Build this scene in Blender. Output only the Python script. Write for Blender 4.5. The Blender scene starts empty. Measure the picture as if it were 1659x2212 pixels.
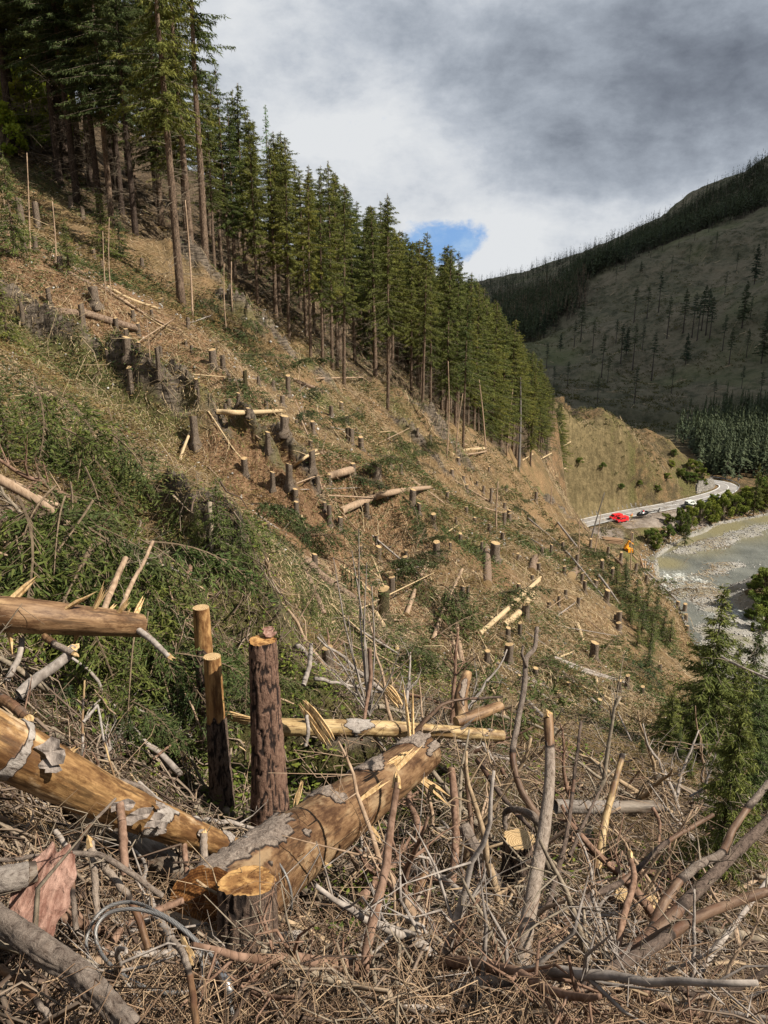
import bpy, math, random
import numpy as np
from mathutils import Vector, Matrix, Quaternion
rnd = random.Random(7)
S = bpy.context.scene
COL = S.collection
R = math.radians
# ---------------------------------------------------------------- camera
PITCH = R(16.5); FOC = 1597.0            # focal length in units of a 1659 x 2212 picture
cam_d = bpy.data.cameras.new('camera'); cam = bpy.data.objects.new('camera', cam_d); COL.objects.link(cam)
cam_d.sensor_fit = 'VERTICAL'; cam_d.sensor_height = 36.0; cam_d.lens = 36.0*FOC/2212.0
cam_d.clip_start = 0.1; cam_d.clip_end = 20000
cam.location = (0, 0, 0); cam.rotation_euler = (R(90)-PITCH, 0, 0)
S.camera = cam
# ---------------------------------------------------------------- sun, sky, exposure
SUN_EL = R(44); SUN_DIR = Vector((0.96, -0.28, 0)).normalized()   # horizontal direction towards the sun
sv = Vector((SUN_DIR.x*math.cos(SUN_EL), SUN_DIR.y*math.cos(SUN_EL), math.sin(SUN_EL)))
sd = bpy.data.lights.new('sun', 'SUN'); sun = bpy.data.objects.new('sun', sd); COL.objects.link(sun)
sd.energy = 5.0; sd.angle = R(0.5); sd.color = (1.0, 0.91, 0.78)
sun.rotation_euler = sv.to_track_quat('Z', 'Y').to_euler(); sun.location = (60, -20, 60)
S.view_settings.view_transform = 'Standard'; S.view_settings.look = 'None'
S.view_settings.exposure = 0.86; S.view_settings.gamma = 1.0; S.view_settings.use_curve_mapping = False

class NT:
    """small helper to write node trees"""
    def __init__(s, tree): s.t = tree; s.n = tree.nodes; s.l = tree.links
    def node(s, kind, **kw):
        n = s.n.new(kind)
        for k, v in kw.items(): setattr(n, k, v)
        return n
    def put(s, sock, v):
        if hasattr(v, 'is_linked') or isinstance(v, bpy.types.NodeSocket): s.l.new(v, sock)
        else:
            if isinstance(v, (tuple, list)) and len(v) == 3 and sock.type == 'RGBA': v = (*v, 1)
            sock.default_value = v
    def math(s, op, a, b=0.0, c=None, clamp=False):
        n = s.node('ShaderNodeMath', operation=op, use_clamp=clamp); s.put(n.inputs[0], a); s.put(n.inputs[1], b)
        if c is not None: s.put(n.inputs[2], c)
        return n.outputs[0]
    def mix(s, f, a, b):
        n = s.node('ShaderNodeMix', data_type='RGBA'); s.put(n.inputs[0], f); s.put(n.inputs[6], a); s.put(n.inputs[7], b)
        return n.outputs[2]
    def mul(s, a, b):
        n = s.node('ShaderNodeMix', data_type='RGBA', blend_type='MULTIPLY'); n.inputs[0].default_value = 1
        s.put(n.inputs[6], a); s.put(n.inputs[7], b); return n.outputs[2]
    def noise(s, vec, scale, detail=4.0, rough=0.55, dist=0.0):
        n = s.node('ShaderNodeTexNoise'); n.inputs['Scale'].default_value = scale; n.inputs['Detail'].default_value = detail
        n.inputs['Roughness'].default_value = rough; n.inputs['Distortion'].default_value = dist
        if vec is not None: s.l.new(vec, n.inputs['Vector'])
        return n.outputs[0]
    def vor(s, vec, scale, feat='F1', out=0):
        n = s.node('ShaderNodeTexVoronoi', feature=feat); n.inputs['Scale'].default_value = scale
        if vec is not None: s.l.new(vec, n.inputs['Vector'])
        return n.outputs[out]
    def ramp(s, f, a, b, clamp=True):
        n = s.node('ShaderNodeMapRange', clamp=clamp, interpolation_type='SMOOTHSTEP'); s.put(n.inputs[0], f)
        n.inputs[1].default_value = a; n.inputs[2].default_value = b; return n.outputs[0]
    def mapv(s, vec, scale=(1, 1, 1), rot=(0, 0, 0), loc=(0, 0, 0)):
        n = s.node('ShaderNodeMapping'); s.l.new(vec, n.inputs[0]); n.inputs['Scale'].default_value = scale
        n.inputs['Rotation'].default_value = rot; n.inputs['Location'].default_value = loc; return n.outputs[0]
    def attr(s, name): return s.node('ShaderNodeAttribute', attribute_name=name).outputs['Fac']
    def attrc(s, name): return s.node('ShaderNodeAttribute', attribute_name=name).outputs['Color']
    def obj(s): return s.node('ShaderNodeTexCoord').outputs['Object']
    def pos(s): return s.node('ShaderNodeNewGeometry').outputs['Position']
    def rand(s): return s.node('ShaderNodeObjectInfo').outputs['Random']
    def bump(s, h, dist, strength=1.0):
        n = s.node('ShaderNodeBump'); n.inputs['Strength'].default_value = strength; n.inputs['Distance'].default_value = dist
        s.l.new(h, n.inputs['Height']); return n.outputs[0]
def new_mat(name):
    m = bpy.data.materials.new(name); m.use_nodes = True; k = NT(m.node_tree)
    bs = m.node_tree.nodes['Principled BSDF']; bs.inputs['Roughness'].default_value = 0.85
    bs.inputs['Specular IOR Level'].default_value = 0.25
    return m, k, bs

def dirof(px, py):
    dx = (px-829.5)/FOC; dy = (1106-py)/FOC
    return Vector((dx, math.cos(PITCH)+dy*math.sin(PITCH), -math.sin(PITCH)+dy*math.cos(PITCH)))
def P3(px, py, depth): return dirof(px, py)*depth
def onz(px, py, z): d = dirof(px, py); return d*(z/d.z)

W = bpy.data.worlds.new('World'); S.world = W; W.use_nodes = True
def build_world():
    k = NT(W.node_tree); bg = W.node_tree.nodes['Background']
    sky = k.node('ShaderNodeTexSky', sky_type='NISHITA', sun_disc=False)
    sky.sun_elevation = SUN_EL; sky.sun_rotation = math.atan2(SUN_DIR.x, SUN_DIR.y); sky.altitude = 1100
    skyc = k.mul(sky.outputs[0], (0.115, 0.125, 0.14))
    v = k.node('ShaderNodeTexCoord').outputs['Generated']
    nrm = k.node('ShaderNodeVectorMath', operation='NORMALIZE'); k.l.new(v, nrm.inputs[0]); v = nrm.outputs[0]
    sx = k.node('ShaderNodeSeparateXYZ'); k.l.new(v, sx.inputs[0]); z = sx.outputs[2]
    # flat cloud deck: project the direction on to a layer overhead
    zz = k.math('ADD', k.math('MAXIMUM', z, 0.0), 0.38)
    cx = k.math('DIVIDE', sx.outputs[0], zz); cy = k.math('DIVIDE', sx.outputs[1], zz)
    cv = k.node('ShaderNodeCombineXYZ'); k.l.new(cx, cv.inputs[0]); k.l.new(cy, cv.inputs[1]); cv = cv.outputs[0]
    big = k.noise(k.mapv(cv, (1, 1, 1), loc=(3.1, 1.7, 0.3)), 0.95, 3, 0.5, 0.4)
    mid = k.noise(k.mapv(cv, (1.0, 1.5, 1), loc=(7.3, 2.2, 1.3)), 2.3, 9, 0.6, 0.3)
    soft = k.noise(k.mapv(v, (1, 1, 1.7), loc=(5, 3, 2)), 5.5, 10, 0.6, 0.2)
    fine = k.noise(k.mapv(v, (1, 1, 1.5), loc=(1, 3, 2)), 15.0, 8, 0.65, 0.1)
    def blob(px, py, sig, vsig=None):
        d = dirof(px, py).normalized()
        sub = k.node('ShaderNodeVectorMath', operation='SUBTRACT'); k.l.new(v, sub.inputs[0]); sub.inputs[1].default_value = d
        sc = k.node('ShaderNodeVectorMath', operation='MULTIPLY'); k.l.new(sub.outputs[0], sc.inputs[0])
        sc.inputs[1].default_value = (1/sig, 1/sig, 1/(vsig or sig))
        ln = k.node('ShaderNodeVectorMath', operation='LENGTH'); k.l.new(sc.outputs[0], ln.inputs[0])
        return k.math('POWER', 2.718, k.math('MULTIPLY', k.math('MULTIPLY', ln.outputs['Value'], ln.outputs['Value']), -1.0))
    acc = k.math('ADD', k.math('MULTIPLY', mid, 0.46), k.math('MULTIPLY', soft, 0.90))
    acc = k.math('ADD', acc, k.math('MULTIPLY', fine, 0.42)); acc = k.math('ADD', acc, k.math('MULTIPLY', big, 0.22))
    acc = k.math('SUBTRACT', acc, 0.44)
    for (px, py, s_, vs, a) in [(880, 400, .14, .07, .11), (1000, 570, .22, .05, .20), (620, 200, .26, .22, .17), (1330, 470, .16, .05, .20), (1080, 540, .05, .035, .2), (1040, 470, .10, .03, .08), (1440, 430, .10, .03, .10),
                                (1450, 270, .26, .085, -.23), (1620, 60, .30, .16, -.12), (500, 60, .3, .2, .10), (760, 300, .07, .04, .12), (820, 120, .22, .08, -.05), (1080, 200, .16, .06, -.05)]:
        acc = k.math('ADD', acc, k.math('MULTIPLY', blob(px, py, s_, vs), a))
    cr = k.node('ShaderNodeValToRGB'); k.l.new(acc, cr.inputs[0]); e = cr.color_ramp
    e.elements[0].position = 0.12; e.elements[0].color = (0.145, 0.165, 0.205, 1)
    e.elements[1].position = 0.90; e.elements[1].color = (0.76, 0.78, 0.80, 1)
    for p_, c_ in ((0.30, (0.235, 0.265, 0.315)), (0.47, (0.36, 0.40, 0.46)), (0.62, (0.50, 0.54, 0.60)), (0.76, (0.66, 0.69, 0.73))):
        x = e.elements.new(p_); x.color = (*c_, 1)
    # opening of blue sky low over the valley
    hole = k.math('ADD', k.math('MULTIPLY', blob(1000, 510, .058, .026), 1.0), k.math('MULTIPLY', blob(930, 548, .07, .026), .8))
    hole = k.math('SUBTRACT', hole, k.math('MULTIPLY', blob(1105, 555, .05, .05), 1.1))
    hole = k.math('ADD', hole, k.math('MULTIPLY', k.math('SUBTRACT', soft, 0.5), 1.2))
    hole = k.math('ADD', hole, k.math('MULTIPLY', k.math('SUBTRACT', fine, 0.5), 0.9))
    hole = k.math('ADD', hole, k.math('MULTIPLY', k.math('SUBTRACT', k.noise(k.mapv(v, (1, 1, 1.3), loc=(4, 8, 2)), 28.0, 8, 0.7, 0.2), 0.5), 1.6))
    hole = k.math('MULTIPLY', k.ramp(hole, 0.34, 0.95), 0.95)
    blue = k.mix(k.ramp(fine, 0.45, 0.75), (0.16, 0.36, 0.74, 1), (0.38, 0.55, 0.80, 1))
    blue = k.mix(0.85, skyc, blue)
    allc = k.mix(hole, cr.outputs[0], blue)
    # thin gaps elsewhere let the real sky through
    gap = k.ramp(k.noise(k.mapv(cv, (1, 1, 1), loc=(1, 9, 4)), 0.7, 4, 0.5), 0.66, 0.8)
    allc = k.mix(k.math('MULTIPLY', gap, k.ramp(z, 0.55, 0.75)), allc, skyc)
    k.l.new(allc, bg.inputs[0]); bg.inputs[1].default_value = 0.55
build_world()

# ---------------------------------------------------------------- object helpers
def tag(o, label=None, cat=None, group=None, kind=None):
    if label: o['label'] = label
    if cat: o['category'] = cat
    if group: o['group'] = group
    if kind: o['kind'] = kind
    return o
def empty(name, loc, rz=0.0):
    o = bpy.data.objects.new(name, None); COL.objects.link(o); o.location = loc; o.rotation_euler = (0, 0, rz)
    o.empty_display_size = 0.3; return o
def mesh_obj(name, mesh, parent=None, mat=None):
    o = bpy.data.objects.new(name, mesh); COL.objects.link(o)
    if parent: o.parent = parent
    if mat and not mesh.materials: mesh.materials.append(mat)
    return o
class MB:
    """collects numpy vertices and faces, then makes ONE mesh"""
    def __init__(s): s.v = []; s.f = []; s.n = 0; s.mi = []; s.at = []; s.flat = []
    def add(s, v, f, mi=0, a=0.0):
        v = np.asarray(v, float).reshape(-1, 3); s.v.append(v)
        for q in f: s.f.append([i+s.n for i in q]); s.mi.append(mi)
        s.at.append(np.full(len(v), a) if np.isscalar(a) else np.asarray(a)); s.n += len(v)
    def mesh(s, name, mats=(), smooth=True):
        m = bpy.data.meshes.new(name); v = np.concatenate(s.v) if s.v else np.zeros((0, 3))
        m.from_pydata(v.tolist(), [], s.f)
        for x in mats: m.materials.append(x)
        if len(s.f):
            m.polygons.foreach_set('material_index', np.array(s.mi, dtype=np.int32))
            m.polygons.foreach_set('use_smooth', np.full(len(s.f), smooth))
        at = m.attributes.new('wear_tone', 'FLOAT', 'POINT'); at.data.foreach_set('value', np.concatenate(s.at).astype(np.float32)) if s.n else None
        m.update(); return m
    def build(s, name, mat, parent=None, smooth=True, loc=None):
        mats = mat if isinstance(mat, (list, tuple)) else [mat]
        o = mesh_obj(name, s.mesh(name, mats, smooth), parent)
        if loc is not None: o.location = loc
        return o
    def tri_soup(s, tv, mi=0, a=0.0):   # tv: (N,3,3)
        tv = np.asarray(tv, float); n = len(tv); s.v.append(tv.reshape(-1, 3))
        b = s.n; s.f += [[b+3*i, b+3*i+1, b+3*i+2] for i in range(n)]; s.mi += [mi]*n
        s.at.append(np.full(3*n, a) if np.isscalar(a) else np.repeat(a, 3)); s.n += 3*n
    def quad_soup(s, qv, mi=0, a=0.0):
        qv = np.asarray(qv, float); n = len(qv); s.v.append(qv.reshape(-1, 3))
        b = s.n; s.f += [[b+4*i, b+4*i+1, b+4*i+2, b+4*i+3] for i in range(n)]; s.mi += [mi]*n
        s.at.append(np.full(4*n, a) if np.isscalar(a) else np.repeat(a, 4)); s.n += 4*n
    def box(s, c, size, rot=None, mi=0, a=0.0, taper=1.0):
        x, y, z = [q/2 for q in size]; t = taper
        v = np.array([(-x, -y, -z), (x, -y, -z), (x, y, -z), (-x, y, -z), (-x*t, -y*t, z), (x*t, -y*t, z), (x*t, y*t, z), (-x*t, y*t, z)])
        if rot is not None: v = v @ np.array(rot).T
        s.add(v+np.array(c), [(0, 3, 2, 1), (4, 5, 6, 7), (0, 1, 5, 4), (1, 2, 6, 5), (2, 3, 7, 6), (3, 0, 4, 7)], mi, a)
    def tube(s, pts, rad, n=6, mi=0, a=0.0, cap=True, wob=0.0):
        P = np.asarray(pts, float); m = len(P); rad = np.full(m, rad) if np.isscalar(rad) else np.asarray(rad, float)
        T = np.gradient(P, axis=0); T /= np.linalg.norm(T, axis=1)[:, None]+1e-9
        u = np.cross(T[0], (0, 0, 1)); u = u if np.linalg.norm(u) > 0.1 else np.cross(T[0], (1, 0, 0)); u /= np.linalg.norm(u)
        ang = np.arange(n)*2*math.pi/n; V = []
        for i in range(m):
            u = u-T[i]*np.dot(u, T[i]); u /= np.linalg.norm(u)+1e-9; w = np.cross(T[i], u)
            rr = rad[i]*(1+wob*np.array([rnd.uniform(-1, 1) for _ in ang])) if wob else rad[i]
            V.append(P[i]+np.outer(np.cos(ang)*rr, u)+np.outer(np.sin(ang)*rr, w))
        f = [(i*n+j, i*n+(j+1) % n, (i+1)*n+(j+1) % n, (i+1)*n+j) for i in range(m-1) for j in range(n)]
        if cap: f += [tuple(range(n))[::-1], tuple((m-1)*n+j for j in range(n))]
        aa = np.repeat(a, n) if not np.isscalar(a) else a
        s.add(np.concatenate(V), f, mi, aa)
def smooth_path(pts, n=24, wob=0.0):
    """Catmull-Rom through the points"""
    P = [Vector(p) for p in pts]; P = [P[0]*2-P[1]]+P+[P[-1]*2-P[-2]]; out = []; k = len(P)-3
    for i in range(n):
        t = i/(n-1)*k; j = min(int(t), k-1); t -= j; a, b, c, d = P[j:j+4]
        q = 0.5*((2*b)+(c-a)*t+(2*a-5*b+4*c-d)*t*t+(3*b-a-3*c+d)*t**3)
        if wob: q = q+Vector((rnd.gauss(0, wob), rnd.gauss(0, wob), rnd.gauss(0, wob)))
        out.append(q)
    return np.array([tuple(q) for q in out])

# ---------------------------------------------------------------- numpy noise
def _h(ix, iy, iz, s):
    h = (ix*374761393+iy*668265263+iz*2147483647+s*974634777) & 0xffffffff
    h = ((h ^ (h >> 13))*1274126177) & 0xffffffff; h = h ^ (h >> 16); return (h & 0xffff)/65535.0
def vnoise(x, y, z=0.0, s=0):
    x = np.asarray(x, float); y = np.asarray(y, float); z = np.zeros_like(x)+z
    ix = np.floor(x).astype(np.int64); iy = np.floor(y).astype(np.int64); iz = np.floor(z).astype(np.int64)
    fx = x-ix; fy = y-iy; fz = z-iz; fx = fx*fx*(3-2*fx); fy = fy*fy*(3-2*fy); fz = fz*fz*(3-2*fz); o = 0
    for a in (0, 1):
        for b in (0, 1):
            for c in (0, 1):
                o = o+_h(ix+a, iy+b, iz+c, s)*(fx if a else 1-fx)*(fy if b else 1-fy)*(fz if c else 1-fz)
    return o*2-1
def fbm(x, y, z=0.0, o=4, s=0, g=0.5):
    t = 0; a = 1.0; n = 0
    for i in range(o): t = t+a*vnoise(np.asarray(x)*2**i, np.asarray(y)*2**i, np.asarray(z)*2**i, s+i); n += a; a *= g
    return t/n
# ---------------------------------------------------------------- terrain: one world-space height function fitted through surveyed points
CP = [ # (px, py, depth) sightings
 (30,2150,3.1),(250,2200,2.7),(540,2150,3.7),(830,2180,3.3),(1150,2150,3.6),(1450,2150,4.0),(1640,2120,4.6),
 (20,1860,3.9),(150,1800,4.8),(250,1650,6.2),(40,1480,5.9),(420,1700,7.8),(590,1800,7.6),(800,1980,5.4),(1000,1950,6.0),
 (1200,1950,7.2),(1400,1960,8.0),(1620,1880,9.0),(1080,1780,8.6),(720,1680,9.8),(1000,1660,10.0),(1300,1780,10.5),(1560,1700,15),
 (300,1330,9.5),(80,1200,10),(620,1450,12.5),(520,1300,13),(330,1160,13),(800,1500,14),(1000,1560,14),(1180,1600,15.5),(1360,1620,19),
 (120,1020,14),(180,900,19),(420,1080,18),(600,1200,18),(700,1400,18.5),(850,1400,19.5),
 (30,700,29),(100,560,34),(45,500,44),(200,650,32),(280,780,32),(280,830,30),(460,790,32),(240,850,28),(380,900,27),(420,960,26),
 (500,950,27),(600,930,33),(530,1010,26),(625,1030,27),(690,1060,27),(815,1030,30),(890,1085,32),(620,840,40),(780,960,42),(1060,1290,27),
 (950,1200,35),(1065,1210,35),(820,1210,28),(830,1320,24),(1090,1420,24),(1025,1480,22),(1280,1420,31),(1160,1250,39),(1240,1255,43),
 (1335,1345,42),(1470,1335,62),(1300,1300,50),(1200,1340,35),(1500,1480,40),(1390,1500,30),(1480,1600,24),(1600,1620,27),(1650,1780,15),
 (70,330,68),(30,400,58),(150,480,55),(300,540,52),(393,670,48),(447,615,54),(560,700,58),(672,800,61),(740,832,61),(838,900,70),
 (910,920,75),(1000,980,80),(880,1000,58),(1000,1100,62),(1120,1020,98),(1100,1080,80),(1150,1150,78),(1230,1180,95),(1290,1182,112),(1340,1218,110),(1385,1248,106),(1430,1290,92),
 (1160,1090,104),(1240,1148,112),
 (300,300,110),(500,475,98),(80,232,95),(700,645,106),(850,780,125),(1000,850,155),(1100,885,178),(1200,905,222),(1100,960,150),
 (1160,1010,200),(1240,890,255),(1350,915,288),(1450,960,325),(1505,1000,345),(1300,990,270),(1400,1020,292),(1480,1045,315),(1220,1060,245),(1320,1085,272),(1200,1090,236),
(300,300,135),(300,340,180),(80,235,125),(80,270,200),(500,500,150),(500,570,220),(700,700,160),(700,760,250),(850,820,190),(850,830,260),
 (1000,875,230),(1000,885,330),(1120,905,260),(1120,915,340),(1200,920,285),(1200,930,370),(1540,1470,56),(1600,1560,46),(1650,1630,40),
 (1540,1560,75),(1540,1560,100),(1540,1520,140),(1600,1680,70),(1600,1640,110),(1650,1780,60),(1650,1720,95),(1480,1430,95),(1480,1440,130),(1480,1430,170),
 (1430,1350,120),(1430,1380,160),(1430,1350,190),(1385,1300,140),(1385,1310,170),(1385,1270,200),(1335,1265,140),(1300,1240,135),(1300,1260,170),(1300,1205,215),(1230,1170,140),(1230,1190,170),(1230,1145,225),
 (1160,1110,125),(1160,1090,160),(1080,1040,115),(1080,1010,140),
 # over the valley
 (1659,1020,400),(1560,985,430),(1659,910,470),(1500,930,480),(1420,930,470),(1300,920,460),
 (1250,870,560),(1400,850,560),(1560,860,520),(1659,800,580),(1300,760,700),(1450,700,700),(1640,620,760),
 (1250,650,880),(1350,585,900),(1480,535,880),(1659,450,900),(1120,770,800),(1080,700,1100),(1170,660,1080),
 (1010,610,1750),(1080,600,1650),(1200,570,1600),(1300,540,1600),(1400,500,1650),(1520,450,1700),(1580,400,1750),(1660,345,1800),(1040,640,1400),(1250,600,1350),
]
CPX = [ # (x, y, z) ground the picture does not show
 (95,150,-92),(110,120,-92),(75,235,-86),(80,250,-86),(130,160,-92),(100,200,-92),(140,240,-92),(180,300,-90),(150,290,-90),
 (90,80,-88),(60,60,-62),(110,60,-92),(45,45,-46),(30,20,-29),(12,6,-11),(50,10,-48),(6,-5,-4.5),(0,-6,-1.0),(-8,-4,3),(-20,10,10),(-40,0,25),(0,-40,2),(40,-40,-35),(90,0,-85),
 (-60,60,22),(-100,100,30),(-60,20,24),(100,380,-50),(140,400,-78),(170,380,-82),(200,360,-82),
 (160,450,-80),(20,500,-60),(-50,400,-30),(200,330,-82),(-300,300,60),(-300,0,60),(-900,900,100),(-900,0,150),
 (300,300,-82),(400,600,60),(300,100,-85),(500,0,60),(900,900,380),(900,300,330),
 (700,1300,220),(900,1200,330),(500,1300,140),(300,1300,-20),(200,1200,-30),(200,2200,0),(700,2300,60),(1200,2300,350),(1600,2000,600),(-200,1500,0),(-200,2200,0),(-700,2000,50),
 (400,3000,0),(1500,3200,200),(-1500,3000,100),(3000,2500,300),(3000,0,300),(0,-300,0),(-300,-300,180),(300,-300,-80),(0,-3000,0),(3000,-2500,200),(-3000,-2500,300),(-3000,0,300),
]
def _prep():
    pts = [tuple(P3(*c)) for c in CP]+list(CPX)
    A = np.array(pts); r = np.hypot(A[:, 0], A[:, 1]); rr = np.sqrt(r*r+4)
    q = np.stack([A[:, 0]/rr, A[:, 1]/rr, np.log(rr)], 1); f = A[:, 2]/rr
    n = len(A); D = np.linalg.norm(q[:, None]-q[None], axis=2); K = -D**1.5
    M = np.zeros((n+4, n+4)); M[:n, :n] = K+np.eye(n)*0.0003*0; M[:n, n] = 1; M[n, :n] = 1; M[:n, n+1:] = q; M[n+1:, :n] = q.T
    b = np.concatenate([f, np.zeros(4)]); w = np.linalg.lstsq(M, b, rcond=1e-10)[0]
    return q, w
_q, _w = _prep()
def hill(x, y):
    x = np.asarray(x, float); y = np.asarray(y, float); sh = x.shape; x = x.ravel(); y = y.ravel(); rr = np.sqrt(x*x+y*y+4)
    q = np.stack([x/rr, y/rr, np.log(rr)], 1); out = np.empty(len(x)); n = len(_q)
    for i in range(0, len(x), 20000):
        Q = q[i:i+20000]; D = np.sqrt(((Q[:, None]-_q[None])**2).sum(2))
        out[i:i+20000] = (-D**1.5) @ _w[:n]+_w[n]+Q @ _w[n+1:]
    return (out*rr).reshape(sh)
def poly_sd(x, y, P):
    """signed distance to an open polyline, positive on its left"""
    best = np.full(np.shape(x), 1e9); sg = np.ones(np.shape(x))
    for (a, b) in zip(P[:-1], P[1:]):
        ax, ay = a[0], a[1]; dx, dy = b[0]-ax, b[1]-ay; L = dx*dx+dy*dy
        t = np.clip(((x-ax)*dx+(y-ay)*dy)/L, 0, 1); ex = x-ax-t*dx; ey = y-ay-t*dy; d = np.hypot(ex, ey)
        c = dx*(y-ay)-dy*(x-ax); m = d < best-1e-6; best = np.where(m, d, best); sg = np.where(m, np.sign(c), sg)
    return best*sg
ZR = -82.0; ZW = -88.0
ROADC = [tuple(onz(*q, ZR))[:2] for q in [(1110,1172),(1190,1149),(1255,1131),(1310,1118),(1382,1104),(1430,1096),(1474,1087),(1510,1078),(1548,1068),(1570,1059),(1576,1051),(1566,1045),(1545,1041)]]
e_ = ROADC[-1]; ROADC += [(e_[0]-14, e_[1]+6), (e_[0]-34, e_[1]+22), (e_[0]-50, e_[1]+60)]
BANK = [(70, 90), (62, 140)]+[tuple(onz(*q, ZW))[:2] for q in [(1480,1390),(1462,1335),(1440,1290),(1424,1240),(1420,1205),(1450,1182),(1500,1155),(1560,1132),(1659,1114),(1800,1075)]]
BANK += [(300, 420)]
def sstep(a, b, v): t = np.clip((v-a)/(b-a), 0, 1); return t*t*(3-2*t)
def floor_z(x, y):
    d = poly_sd(x, y, BANK)                      # positive = road side
    f = np.where(d > 0, -87.6+5.6*sstep(0.0, 13.0, d), -88.7)
    bar = fbm(x*0.045, y*0.10, 0.5, 3, 11)       # gravel bars
    f = np.where(d <= 0, -88.62+0.9*bar, f)
    for (px, py, sx_, sy_, ht, an) in [(1590,1158,30,6,1.1,.62),(1500,1180,14,3,.6,.6),(1535,1290,7,13,1.3,-.2),(1575,1222,12,3.5,.7,.6),(1655,1400,11,18,1.3,.0),(1590,1400,8,12,1.1,.0)]:
        c = onz(px, py, ZW); u = (x-c.x)*math.cos(an)+(y-c.y)*math.sin(an); v = -(x-c.x)*math.sin(an)+(y-c.y)*math.cos(an)
        f = f+np.where(d < 0, ht*np.exp(-(u/sx_)**2-(v/sy_)**2), 0)
    c = onz(1700, 1290, -86); f = np.maximum(f, -89.5+6.2*sstep(1.0, 0.5, np.hypot((x-c.x)/21, (y-c.y)/19)+.25*fbm(x*.12, y*.12, 0, 3, 4)))
    c = onz(1604, 1038, ZR); f = np.maximum(f, -95+18.0*sstep(1.0, .2, np.hypot((x-c.x)/10, (y-c.y-6)/7)))
    # quarry of logs and the landing below the road
    c = onz(1345, 1178, -84); f = f-2.0*sstep(1.0, .4, np.hypot((x-c.x)/14, (y-c.y)/12))*(d > 0)
    return f
_sp = (0.0, 0.0)
def H(x, y, fine=True):
    x = np.asarray(x, float); y = np.asarray(y, float); r = np.hypot(x, y)
    h = hill(x, y)
    # broken ground: ledges along the fall line, hummocks, crumbs
    amp = sstep(2, 30, r)
    led = fbm(x*0.16+y*0.05, y*0.10-x*0.07, 0.0, 4, 3)
    rid = 1-np.abs(fbm((x+y*0.55)*0.11, (y-x*0.5)*0.045, 0.0, 3, 21))*2
    h = h+led*(0.10+0.55*amp)*np.clip(r/60, .45, 3.4)+rid*0.35*amp
    # rock outcrops between the stumps: steep small steps
    oc = 0
    for (px, py, dp, s1, s2, ht, an) in ROCKS:
        c = P3(px, py, dp); u = (x-c.x)*math.cos(an)+(y-c.y)*math.sin(an); v = -(x-c.x)*math.sin(an)+(y-c.y)*math.cos(an)
        g = np.exp(-(u/s1)**2-(v/s2)**2); st = fbm(u*0.7, v*2.0, 0, 4, 5); lay = 1-np.abs(fbm(u*.35, v*1.5+u*.2, 0, 3, 8))*2; oc = oc+g*(ht*(.75+0.9*st)+.38*lay)
    h = h+oc-.20*sstep(11, 6, r)
    far = sstep(350, 800, r); h = h+sstep(170, 220, r)*sstep(420, 360, r)*(1.6*fbm(x*.10, y*.10, 0, 4, 63)+.9*(1-2*np.abs(fbm(x*.06, y*.09, 0, 3, 64))))+sstep(420, 500, r)*7*(1-2*np.abs(fbm(x*.022+y*.008, y*.010, 0, 4, 66)))*sstep(1500, 900, r)
    h = h+far*(fbm(x*.004, y*.004, 0, 5, 31)*38*sstep(350, 1500, r)+6*(1-np.abs(fbm(x*.012, y*.006, 0, 4, 33))*2))*0.75
    if fine: h = h+fbm(x*1.1, y*1.1, 0, 4, 41, .6)*np.clip(0.045+r*.0035, 0, .35)
    fl = floor_z(x, y)
    near = (r < 520) & (x > 30) & (y > 60)
    if fine: fl = fl+np.where(poly_sd(x, y, ROADC) > 1e8, 0, fbm(x*.5, y*.5, 0, 3, 51)*0.18)
    out = np.where(near, np.maximum(h, fl), np.maximum(h, -90))
    # cut the carriageway and its verge into the slope
    if np.any(near):
        d = np.abs(poly_sd(x, y, ROADC)); w = sstep(9.0, 5.2, d)*near
        d2 = poly_sd(x, y, ROADC); yard = sstep(15, 10, -d2)*(d2 < 0)*near*(poly_sd(x, y, BANK) > 6)
        bd = poly_sd(x, y, BANK); r_ = np.hypot(x, y)
        flat = sstep(2, -3, d2)*sstep(185, 205, r_)*(bd > 0)*near*sstep(55, 62, x)       # landing and river bench
        out = out*(1-flat)+np.minimum(fl, ZR-.12)*flat
        wet = near*sstep(0, -2.5, bd)*sstep(110, 125, r_); out = out*(1-wet)+fl*wet
        out = out*(1-w)+(ZR-0.25)*w
    return out
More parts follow.
